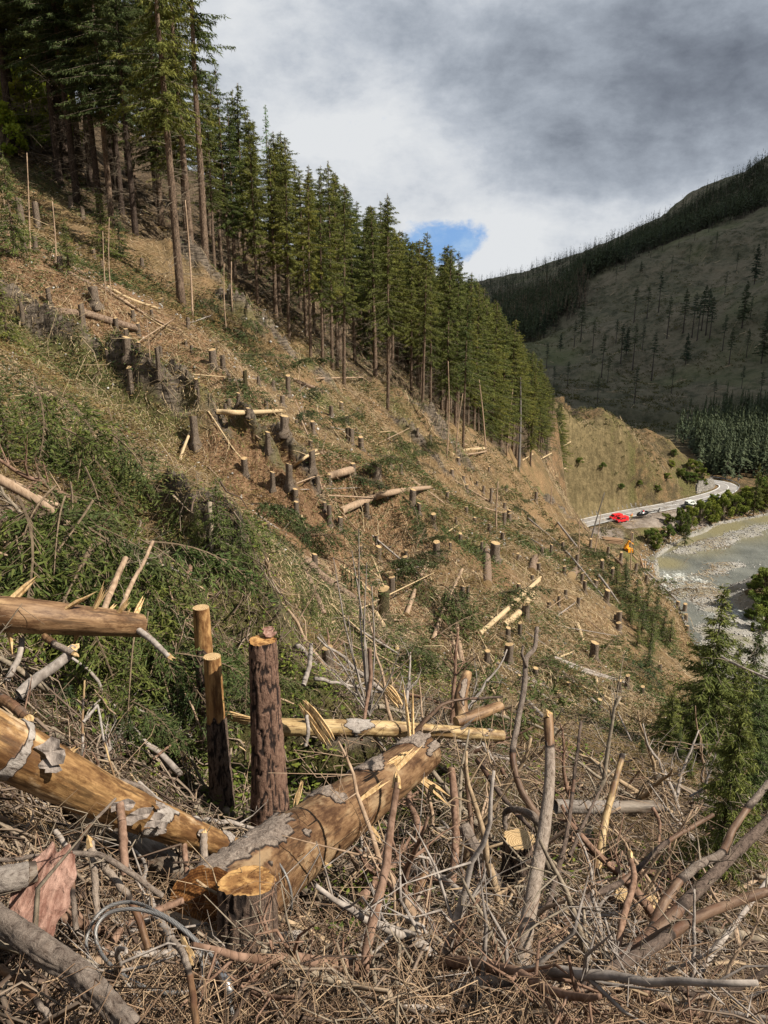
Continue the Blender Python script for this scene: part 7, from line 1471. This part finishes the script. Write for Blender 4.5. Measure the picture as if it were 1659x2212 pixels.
def build_grass():
    g = np.random.default_rng(13); m, k, bs = new_mat('grass_blades'); w = k.attr('wear_tone'); k.l.new(k.mix(w, (.06, .10, .02), (.26, .27, .09)), bs.inputs['Base Color'])
    pat = [(280,900,4.5,5000,.14),(120,720,4,4000,.14),(700,760,7,4000,.2),(860,900,6,3000,.2),(1080,1200,6,3000,.16),(560,1340,3,5000,.10),(900,1440,3.5,5000,.10),(650,1230,3,4000,.10),(820,1960,1.0,1600,.06),(500,1760,.8,1400,.06),(720,1640,1.6,2500,.08),(340,1480,2,2500,.07),(600,1440,2.2,3000,.08),(430,1250,3,4000,.10),
           (200,830,4,4000,.14),(950,1300,5,3000,.12),(1250,1520,4,3000,.12),(60,1380,1.5,1500,.08),(720,880,5,3000,.18)]
    B = []; Ls = []
    for (px, py, s, n, l) in pat:
        c = hit(px, py, fine=False); x = c.x+g.normal(0, s*.6, n); y = c.y+g.normal(0, s*.6, n); kp = fbm(x*.8, y*.8, 0, 3, 5) > -.1+g.uniform(-.2, .2, n); x, y = x[kp], y[kp]; B.append(np.c_[x, y, H(x, y)]); Ls.append(np.full(len(x), l))
    B = np.concatenate(B); Ls = np.concatenate(Ls); n = len(B); d = np.c_[g.normal(0, .5, (n, 2)), np.ones(n)]; d /= np.linalg.norm(d, axis=1)[:, None]; T = spray_tris(B, d, Ls*g.uniform(.6, 1.5, n), Ls*.12, g)
    stuff('grass', T.reshape(-1, 3), np.arange(n*3).reshape(-1, 3), m, np.repeat(g.uniform(0, 1, n), 3))
    # leafy herbs between the branches
    P = []; 
    for (px, py, s, n) in [(820,1960,.5,260),(640,1690,.5,260),(700,1700,.6,260),(930,1650,.5,160),(510,1720,.35,160),(470,1760,.2,90),(20,1410,.4,150),(80,1430,.4,150),(500,1690,.3,80),(870,1450,1.0,500),(640,1480,.6,300),(730,1500,.6,200),(810,1780,.4,160),(430,1500,.4,120),(1190,1700,.5,100),(1380,1890,.5,180),(250,1620,.4,120),(850,2010,.2,60),(760,2080,.15,50),(1200,1930,.5,80),(560,1330,1.5,600),(620,1290,1.5,500),(350,1310,.8,200),(900,1500,.8,300),(1240,1640,.6,160)]:
        c = hit(px, py, fine=False); x = c.x+g.normal(0, s*.6, n); y = c.y+g.normal(0, s*.6, n); P.append(np.c_[x, y, H(x, y)+np.abs(g.normal(.12, .12, n))])
    P = np.concatenate(P); n = len(P); a = np.c_[g.normal(0, 1, (n, 2)), g.normal(.0, .3, n)]; a /= np.linalg.norm(a, axis=1)[:, None]; b = np.cross(a, np.c_[g.normal(0, .4, (n, 2)), np.ones(n)]); b /= np.linalg.norm(b, axis=1)[:, None]; s = (.028*g.uniform(.5, 1.4, n))[:, None]
    Q = np.stack([P-a*s*1.3, P+b*s*.6, P+a*s*1.3, P-b*s*.6], 1); stuff('herb_leaves', Q.reshape(-1, 3), np.arange(n*4).reshape(-1, 4), M_LEAF, np.repeat(g.uniform(0, 1, n), 4))
build_grass()
def build_stones():
    g = np.random.default_rng(17); ico = np.array([(0, 0, 1), (.9, 0, .3), (.28, .85, .3), (-.72, .53, .3), (-.72, -.53, .3), (.28, -.85, .3), (.2, 0, -.6)]); F = np.array([(0, 1, 2), (0, 2, 3), (0, 3, 4), (0, 4, 5), (0, 5, 1), (6, 2, 1), (6, 3, 2), (6, 4, 3), (6, 5, 4), (6, 1, 5)])
    m, k, bs = new_mat('loose_stone'); w = k.attr('wear_tone'); k.l.new(k.mul(k.mix(w, (.14, .13, .12), (.50, .49, .46)), k.mix(k.noise(k.pos(), 9, 5), (.7, .7, .7), (1.2, 1.2, 1.2))), bs.inputs['Base Color'])
    X1, Y1, r1 = polar(g, 5200, 14, 80, -.58, .46); s1 = g.uniform(.015, .07, len(X1))*np.clip(r1/25, .6, 2)
    kp = fbm(X1*.12, Y1*.12, 0, 3, 91) > -.05; X1, Y1, s1 = X1[kp], Y1[kp], s1[kp]
    x = g.uniform(75, 175, 26000); y = g.uniform(150, 320, 26000); bd = poly_sd(x, y, BANK); hz = floor_z(x, y); kp = (bd < 6) & (hz > -88.3) & (hz < -84.5); x, y = x[kp], y[kp]; s2 = g.uniform(.08, .38, len(x))**1.0
    X = np.r_[X1, x]; Y = np.r_[Y1, y]; s = np.r_[s1, s2]; n = len(X); Z = H(X, Y); R_ = g.uniform(0, 6.28, n); sq = g.uniform(.5, 1.3, (n, 3)); V = ico[None]*sq[:, None]*s[:, None, None]*g.uniform(.8, 1.2, (n, 7, 1))
    c, sn = np.cos(R_)[:, None], np.sin(R_)[:, None]; V = np.stack([V[..., 0]*c-V[..., 1]*sn, V[..., 0]*sn+V[..., 1]*c, V[..., 2]], -1)+np.c_[X, Y, Z+s*.1][:, None]
    stuff('loose_stones', V.reshape(-1, 3), (F[None]+np.arange(n)[:, None, None]*7).reshape(-1, 3), m, np.repeat(g.uniform(0, 1, n), 7))
build_stones()
def build_scrub():
    g = np.random.default_rng(29); m = foliage_mat('dry_scrub', (.035, .040, .018), (.12, .115, .05), .1)
    A = []
    for (n, r0, r1, a0, a1, s0, s1, kk_) in ((5200, 190, 350, .14, .47, .35, 1.3, 16), (9000, 420, 1000, .12, .50, .8, 2.6, 9), (1500, 60, 135, .05, .42, .2, .6, 10)):
        X, Y, r = polar(g, n, r0, r1, a0, a1); kp = (fbm(X*.03, Y*.03, 0, 3, 15) > -.15) & (np.abs(poly_sd(X, Y, ROADC)) > 7) & ((poly_sd(X, Y, BANK) > 4) | (r > 380)) & ~((poly_sd(X, Y, ROADC) < 0) & (r < 380) & (X > 84) & (X < 136)); X, Y = X[kp], Y[kp]; Z = H(X, Y, r0 < 400); n = len(X); s = g.uniform(s0, s1, n)
        P = np.c_[X, Y, Z][:, None]+g.normal(0, .45, (n, kk_, 3))*s[:, None, None]*[1, 1, .5]; P[..., 2] += s[:, None]*.3; P = P.reshape(-1, 3); S2 = np.repeat(s, kk_)*.42; N = len(P)
        a = g.normal(size=(N, 3)); a /= np.linalg.norm(a, axis=1)[:, None]; b = np.cross(a, g.normal(size=(N, 3))); b /= np.linalg.norm(b, axis=1)[:, None]; A.append(np.stack([P-a*S2[:, None]*.5, P+a*S2[:, None]*.5+b*S2[:, None]*.2, P+b*S2[:, None]], 1))
    T = np.concatenate(A); stuff('scrub', T.reshape(-1, 3), np.arange(len(T)*3).reshape(-1, 3), m, np.repeat(g.uniform(0, 1, len(T)), 3))
build_scrub()
# ---------------------------------------------------------------- the far side of the valley
def tree_tris(g, X, Y, Z, h, k=26, w=.17, low=.12, dead=None):
    """simple conifers made of many small drooping triangles"""
    n = len(X); t = g.uniform(0, 1, (n, k)); a = g.uniform(0, 6.28, (n, k)); cb = low; w = w*g.uniform(.7, 1.5, (n, 1)); rad = (1-t)**.7*w*h[:, None]*g.uniform(.4, 1.2, (n, k)); z = Z[:, None]+h[:, None]*(cb+(1-cb)*t)
    cx = X[:, None]; cy = Y[:, None]; ca, sa = np.cos(a), np.sin(a); L = rad; wd = h[:, None]*.045*(1.3-t); p0 = np.stack([cx-sa*wd*.5+0*ca, cy+ca*wd*.5, z+h[:, None]*.035], -1); p1 = np.stack([cx+sa*wd*.5, cy-ca*wd*.5, z+h[:, None]*.035], -1); p2 = np.stack([cx+ca*L, cy+sa*L, z-h[:, None]*.03], -1); p3 = np.stack([cx+ca*L*.6-sa*wd, cy+sa*L*.6+ca*wd, z-h[:, None]*.01], -1); p4 = np.stack([cx+ca*L*.6+sa*wd, cy+sa*L*.6-ca*wd, z-h[:, None]*.01], -1)
    T = np.concatenate([np.stack([p0, p1, p2], 2), np.stack([p3, p4, p2], 2)], 1).reshape(-1, 3, 3)
    tw = h*.011+.05; trunk = []
    for q in (0, 2.1, 4.2): trunk.append(np.stack([np.c_[X+tw*math.cos(q), Y+tw*math.sin(q), Z-1], np.c_[X+tw*math.cos(q+2.1), Y+tw*math.sin(q+2.1), Z-1], np.c_[X, Y, Z+h*.72]], 1))
    return T, np.concatenate(trunk)
def build_far():
    g = np.random.default_rng(23); M_FT = bark_mat('far_trunks', (.06, .052, .048), (.13, .115, .105), 1, .01, False); M_GD = foliage_mat('grey_dead_crowns', (.10, .088, .084), (.16, .142, .132), 0)
    def region(n, poly, tmin):
        """random ground points seen inside a picture outline"""
        P = np.array(poly, float); out = []; x0, y0 = P.min(0); x1, y1 = P.max(0); c = 0
        dirs = []; 
        while len(dirs) < n:
            x, y = g.uniform(x0, x1), g.uniform(y0, y1); ins = False; j = len(P)-1
            for i in range(len(P)):
                if (P[i, 1] > y) != (P[j, 1] > y) and x < (P[j, 0]-P[i, 0])*(y-P[i, 1])/(P[j, 1]-P[i, 1])+P[i, 0]: ins = not ins
                j = i
            if ins: dirs.append(tuple(dirof(x, y)))
        D = np.array(dirs); t = np.geomspace(tmin, 2600, 150); X = D[:, :1]*t; Y = D[:, 1:2]*t; Zr = D[:, 2:]*t; G = FARZ(X, Y); hitm = Zr < G; idx = hitm.argmax(1); ok = hitm.any(1) & (idx > 0); r_ = np.arange(len(D))
        a = t[np.clip(idx-1, 0, None)]; b = t[idx]; za = (Zr-G)[r_, np.clip(idx-1, 0, None)]; zb = (Zr-G)[r_, idx]; tt = a+(b-a)*za/(za-zb+1e-9); x = D[:, 0]*tt; y = D[:, 1]*tt; return x[ok], y[ok]
    gx = np.arange(-900, 1500, 12.0); gy = np.arange(300, 2500, 12.0); GX, GY = np.meshgrid(gx, gy); GZ = H(GX, GY, False)
    def FARZ(X, Y):
        u = np.clip((X-gx[0])/12, 0, len(gx)-1.001); v = np.clip((Y-gy[0])/12, 0, len(gy)-1.001); i = u.astype(int); j = v.astype(int); fu, fv = u-i, v-j
        return GZ[j, i]*(1-fu)*(1-fv)+GZ[j, i+1]*fu*(1-fv)+GZ[j+1, i]*(1-fu)*fv+GZ[j+1, i+1]*fu*fv
    def wood(name, specs, mat, label=None):
        T_ = []; K_ = []
        for (n, poly, tmin, h0, h1, k, w, low) in specs:
            x, y = region(n, poly, tmin); x = np.r_[x, x+g.normal(0, 7, len(x))]; y = np.r_[y, y+g.normal(0, 7, len(y))]; z = FARZ(x, y); T, K = tree_tris(g, x, y, z, g.uniform(h0, h1, len(x)), k, w, low); T_.append(T); K_.append(K)
        T = np.concatenate(T_); o = stuff(name, T.reshape(-1, 3), np.arange(len(T)*3).reshape(-1, 3), mat, np.repeat(g.uniform(0, 1, len(T)), 3)); K = np.concatenate(K_); return K
    K1 = wood('far_forest', [(1250, [(1000,585),(1240,545),(1420,480),(1500,470),(1380,560),(1280,600),(1180,660),(1100,700),(1030,680)], 700, 9, 25, 18, .20, .1), (700, [(1060,650),(1200,640),(1240,600),(1250,660),(1150,740),(1090,740)], 500, 15, 24, 20, .15, .2),
                             (900, [(1400,500),(1520,430),(1659,345),(1659,425),(1530,490),(1400,545),(1300,560)], 700, 9, 25, 18, .20, .1), (420, [(1240,590),(1350,540),(1500,488),(1659,435),(1659,450),(1500,505),(1350,560),(1240,615)], 500, 17, 28, 24, .15, .15),
                             (260, [(1470,935),(1560,915),(1659,890),(1659,1035),(1600,1030),(1525,1030),(1510,1000)], 330, 12, 22, 60, .16, .1), (130, [(1190,850),(1240,790),(1330,720),(1400,760),(1300,850)], 420, 2, 5, 14, .35, .02), (200, [(1220,880),(1659,760),(1659,900),(1420,930)], 400, 1.5, 4, 12, .4, .02)], M_SPRUCE_FAR)
    K2 = wood('grey_dead_forest', [(420, [(1060,640),(1200,620),(1260,600),(1270,660),(1160,720),(1080,700)], 500, 15, 24, 14, .07, .1)], M_GD)
    K = np.concatenate([K1, K2]); stuff('far_forest_trunks', K.reshape(-1, 3), np.arange(len(K)*3).reshape(-1, 3), M_FT, np.zeros(len(K)*3))
    # single trees left standing on the far slope
    V = [spruce_meshes(91, 24, .45, 2.6, .8, spl=1.0, spw=.34, whorl=.9, dead=False, mats=(M_SPRUCE_FAR, M_FT), fine=.5), spruce_meshes(92, 24, .55, 2.2, .7, spl=1.0, spw=.32, whorl=1.0, dead=False, mats=(M_SPRUCE_FAR, M_FT), fine=.5), spruce_meshes(93, 24, .2, 3.2, .9, spl=1.0, spw=.36, whorl=.8, dead=False, mats=(M_SPRUCE_FAR, M_FT), fine=.5)]
    T_ = [(1475,721,591,0),(1494,731,606,1),(1524,726,566,0),(1532,736,641,0),(1602,711,553,2),(1629,616,528,2),(1422,676,586,1),(1397,691,616,1),(1369,700,616,1),(1254,741,636,0),(1174,731,676,2),(1352,771,706,2),(1407,821,641,1),(1644,786,681,2),(1574,791,706,0),(1489,566,526,1),(1384,591,563,2),
          (1230,690,650,1),(1299,815,720,1),(1340,790,700,1),(1366,800,640,1),(1505,740,620,1),(1515,715,600,0),(1440,735,640,1),(1620,690,640,1),(1565,640,590,1),(1590,590,545,1),(1650,560,520,1),(1545,545,500,0),(1450,590,550,1),(1210,760,720,2),(1240,750,690,1),(1280,760,690,1),(1312,830,770,1),(1330,745,690,0),(1370,870,790,1),(1387,760,700,1),(1330,610,575,1),(1350,585,515,0),(1262,640,600,2),(1405,560,520,1),(1430,545,500,0),(1465,540,495,1),(1500,520,480,0),(1530,505,462,1),
          (1180,800,740,1),(1195,850,790,1),(1225,840,780,1),(1290,870,810,1),(1450,850,790,1),(1540,880,820,1),(1600,850,790,1),(1640,870,800,1),(1560,760,680,1),(1480,790,720,2),(1660,700,640,2),(1612,770,710,0)]
    for (px, bot, top, kd) in T_:
        D = dirof(px, bot); t = np.geomspace(380, 2000, 400); gg = FARZ(D.x*t, D.y*t); bl = np.nonzero(D.z*t < gg)[0]
        if not len(bl): continue
        c = D*float(t[bl[0]]); c.z = float(FARZ(np.array([c.x]), np.array([c.y]))[0])-.5; h = min(height_for(c, top), 38)
        place_tree(V[kd], c, h, g.uniform(0, 6), 'conifer_tree', 'lone dark conifer left standing on the shaded cleared slope across the valley', 'conifer tree', 'single conifers left standing on the far slope', wide=1.5)
    # pale logs scattered over the far slope
    X = []; Y = []
    x, y = region(170, [(1120,760),(1250,640),(1500,520),(1659,470),(1659,880),(1420,920),(1220,870)], 400); n = len(x); a = g.uniform(0, 6.28, n); L = g.uniform(4, 13, n); Z0 = FARZ(x, y); x2 = x+np.cos(a)*L; y2 = y+np.sin(a)*L; Z2 = FARZ(x2, y2); w = .14
    V4 = np.stack([np.c_[x, y, Z0+.2], np.c_[x2, y2, Z2+.2], np.c_[x2, y2, Z2+.5], np.c_[x, y, Z0+.5], np.c_[x-w*np.sin(a)*2, y+w*np.cos(a)*2, Z0+.2], np.c_[x2-w*np.sin(a)*2, y2+w*np.cos(a)*2, Z2+.2]], 1); F = np.array([(0, 1, 2, 3), (3, 2, 5, 4)])
    stuff('far_slope_logs', V4.reshape(-1, 3), (F[None]+np.arange(n)[:, None, None]*6).reshape(-1, 4), M_STKM, np.repeat(g.uniform(.2, .9, n), 6))
build_far()
# ---------------------------------------------------------------- real cloud whose shadow lies on the far slope
def cloud(name, cx, cy, cz, sx, sy, sz, seed):
    g = np.random.default_rng(seed); n = 64; mrow = 32; th = np.linspace(0, 2*math.pi, n, endpoint=False); ph = np.linspace(.02, math.pi-.02, mrow); V = []
    for p in ph:
        for t in th:
            d = np.array([math.sin(p)*math.cos(t), math.sin(p)*math.sin(t), math.cos(p)]); V.append(d)
    V = np.array(V); r = 1+.28*fbm(V[:, 0]*2.2+seed, V[:, 1]*2.2, V[:, 2]*2.2, 4, seed); V = V*r[:, None]*[sx, sy, sz]; V[:, 2] = np.maximum(V[:, 2], -sz*.35)
    F = [(i*n+j, i*n+(j+1) % n, (i+1)*n+(j+1) % n, (i+1)*n+j) for i in range(mrow-1) for j in range(n)]; m = MB(); m.add(V, F); o = m.build(name, M_CLOUD, None, True, (cx, cy, cz)); tag(o, kind='structure'); return o
M_CLOUD, kk, bb = new_mat('cloud_white'); bb.inputs['Base Color'].default_value = (.9, .9, .9, 1); bb.inputs['Roughness'].default_value = 1
def put_cloud(gx_, gy_, gz_, alt, sx, sy, sz, seed):
    t = (alt-gz_)/sv.z; cloud('cloud', gx_+sv.x*t, gy_+sv.y*t, alt, sx, sy, sz, seed)
put_cloud(500, 760, 50, 1500, 420, 400, 150, 3); put_cloud(700, 1500, 120, 1650, 900, 480, 180, 4)
# ---------------------------------------------------------------- wooden fence at the upper left
def fence():
    pts = [P3(*q) for q in [(-20,330,66),(60,362,66),(120,395,66),(190,425,67),(260,455,68)]]
    for p in pts: p.z = gz(p.x, p.y)
    root = empty('wooden_fence', pts[0]); tag(root, 'dark wooden rail fence on the slope at the upper left behind the trunks', 'fence'); M_FN = plain('dark_fence_wood', (.06, .048, .04), .9)
    for a, b in zip(pts[:-1], pts[1:]):
        for z in (.55, 1.0): m = MB(); m.tube([tuple(a-pts[0]+Vector((0, 0, z))), tuple(b-pts[0]+Vector((0, 0, z)))], .07, 5); m.build('rail', M_FN, root)
    for p in pts: m = MB(); m.tube([tuple(p-pts[0]-Vector((0, 0, .2))), tuple(p-pts[0]+Vector((0, 0, 1.25)))], .08, 6); m.build('post', M_FN, root)
fence()
# ---------------------------------------------------------------- spruce boughs piled in the near left, and dead branchy tops
def near_green():
    G = 'green spruce boughs hanging over the left foreground'; LZ = {62: 'behind the upper left log', 33: 'just above the upper left log', 15: 'high in the mass at the left edge', 11: 'above the two stripped stumps', 9: 'in the hollow below the upper left log', 16: 'around the mossy rock left of centre'}
    for (x0, y0, x1, y1, hw, d0, d1, n, L0, L1) in [(0,1080,330,1290,110,8.0,11.0,62,1.2,2.1),(60,1270,380,1400,50,7.4,9.0,33,.9,1.4),(0,860,250,960,70,12,15,15,1.4,2.2),(470,1330,540,1480,20,9.6,10.6,11,.8,1.1),(150,1450,330,1560,30,6.6,7.6,9,.4,.7),(280,1180,540,1300,40,12,14,16,1.1,1.8)]:
        L_ = 'green spruce bough '+LZ[n]
        for i in range(n):
            px, py = region_point((x0, y0, x1, y1, hw)); p = P3(px, py, rnd.uniform(d0, d1)); z = gz(p.x, p.y); p.z = max(p.z, z+.05)
            p.z = min(p.z, z+rnd.uniform(1.4, 2.6))
            bough(p, rnd.uniform(L0, L1), rnd.gauss(-1.0, .9), rnd.uniform(.3, 1.0), rnd.gauss(0, .35), L_, G, BY if rnd.random() < .7 else BG)
near_green()
def extra_branches():
    """more individual dead branches lying about"""
    protos = []
    for s in range(9):
        g = np.random.default_rng(200+s); m = MB(); n = 12; L = 1.0; a = np.cumsum(g.normal(0, .10, (n, 3)), 0)*.09; P = np.c_[np.linspace(0, L, n), np.zeros(n), np.zeros(n)]+a-a[0]; rr = np.linspace(.018, .005, n)*g.uniform(.7, 1.9); m.tube(P, rr, 6, cap=True, wob=.12)
        for i in range(int(g.integers(5, 12))):
            k = g.integers(2, n-1); d = np.array([g.uniform(.2, .9), g.normal(0, .7), g.normal(0, .6)]); d /= np.linalg.norm(d); l = g.uniform(.12, .45); p = P[k]; q = p+d*l*.5+g.normal(0, .02, 3); e = p+d*l+g.normal(0, .05, 3); m.tube([p, q, e], [rr[k]*.5, rr[k]*.35, .0018], 4, cap=False)
            for z in range(3): t = g.uniform(.3, 1); b = p+(e-p)*t; m.tube([b, b+g.normal(0, .09, 3)], [.0025, .001], 3, cap=False)
        protos.append(m.mesh('fallen_branch', [(M_GREYW, M_DEADW, M_RBR, M_POLE, M_BRANCHB)[s % 5]]))
    g = np.random.default_rng(301); c = 0
    for i in range(235):
        a = g.uniform(-.56, .56) if i < 160 else g.uniform(.0, .5); r = 2.6*(13/2.6)**g.uniform(0, 1); x, y = math.sin(a)*r, math.cos(a)*r
        o = bpy.data.objects.new('fallen_branch', protos[g.integers(0, 9)]); COL.objects.link(o); L = g.uniform(.5, 1.3)*(1+r/14); o.scale = (L, L*g.uniform(.8, 1.2), L); e = .3; z = gz(x, y); rz = g.uniform(0, 6.28)
        sl = (gz(x+math.cos(rz)*e, y+math.sin(rz)*e)-z)/e; o.location = (x, y, z+g.uniform(.02, .30)); o.rotation_euler = (g.uniform(0, 6.28), -math.atan(sl)+g.normal(0, .22), rz)
        if i >= 160: o.rotation_euler = (g.uniform(0, 6.28), -g.uniform(.5, 1.35), rz); o.location.z = z-.05
        zone = ('in the nearest brush, ' if r < 4 else 'in the foreground brush, ' if r < 7.5 else 'behind the foreground brush, ')+('far left' if a < -.34 else 'left of the tall pine stump' if a < -.16 else 'around the big log' if a < .06 else 'right of the big log' if a < .28 else 'far right')
        tag(o, ('upright dead branch ' if i >= 160 else 'dead branch lying ')+zone, 'branch', 'dead branches tangled in the foreground brush')
M_BRANCHB = bark_mat('tan_branch', (0.22, 0.16, 0.10), (0.46, 0.35, 0.23), 2.0, .004, False)
extra_branches()
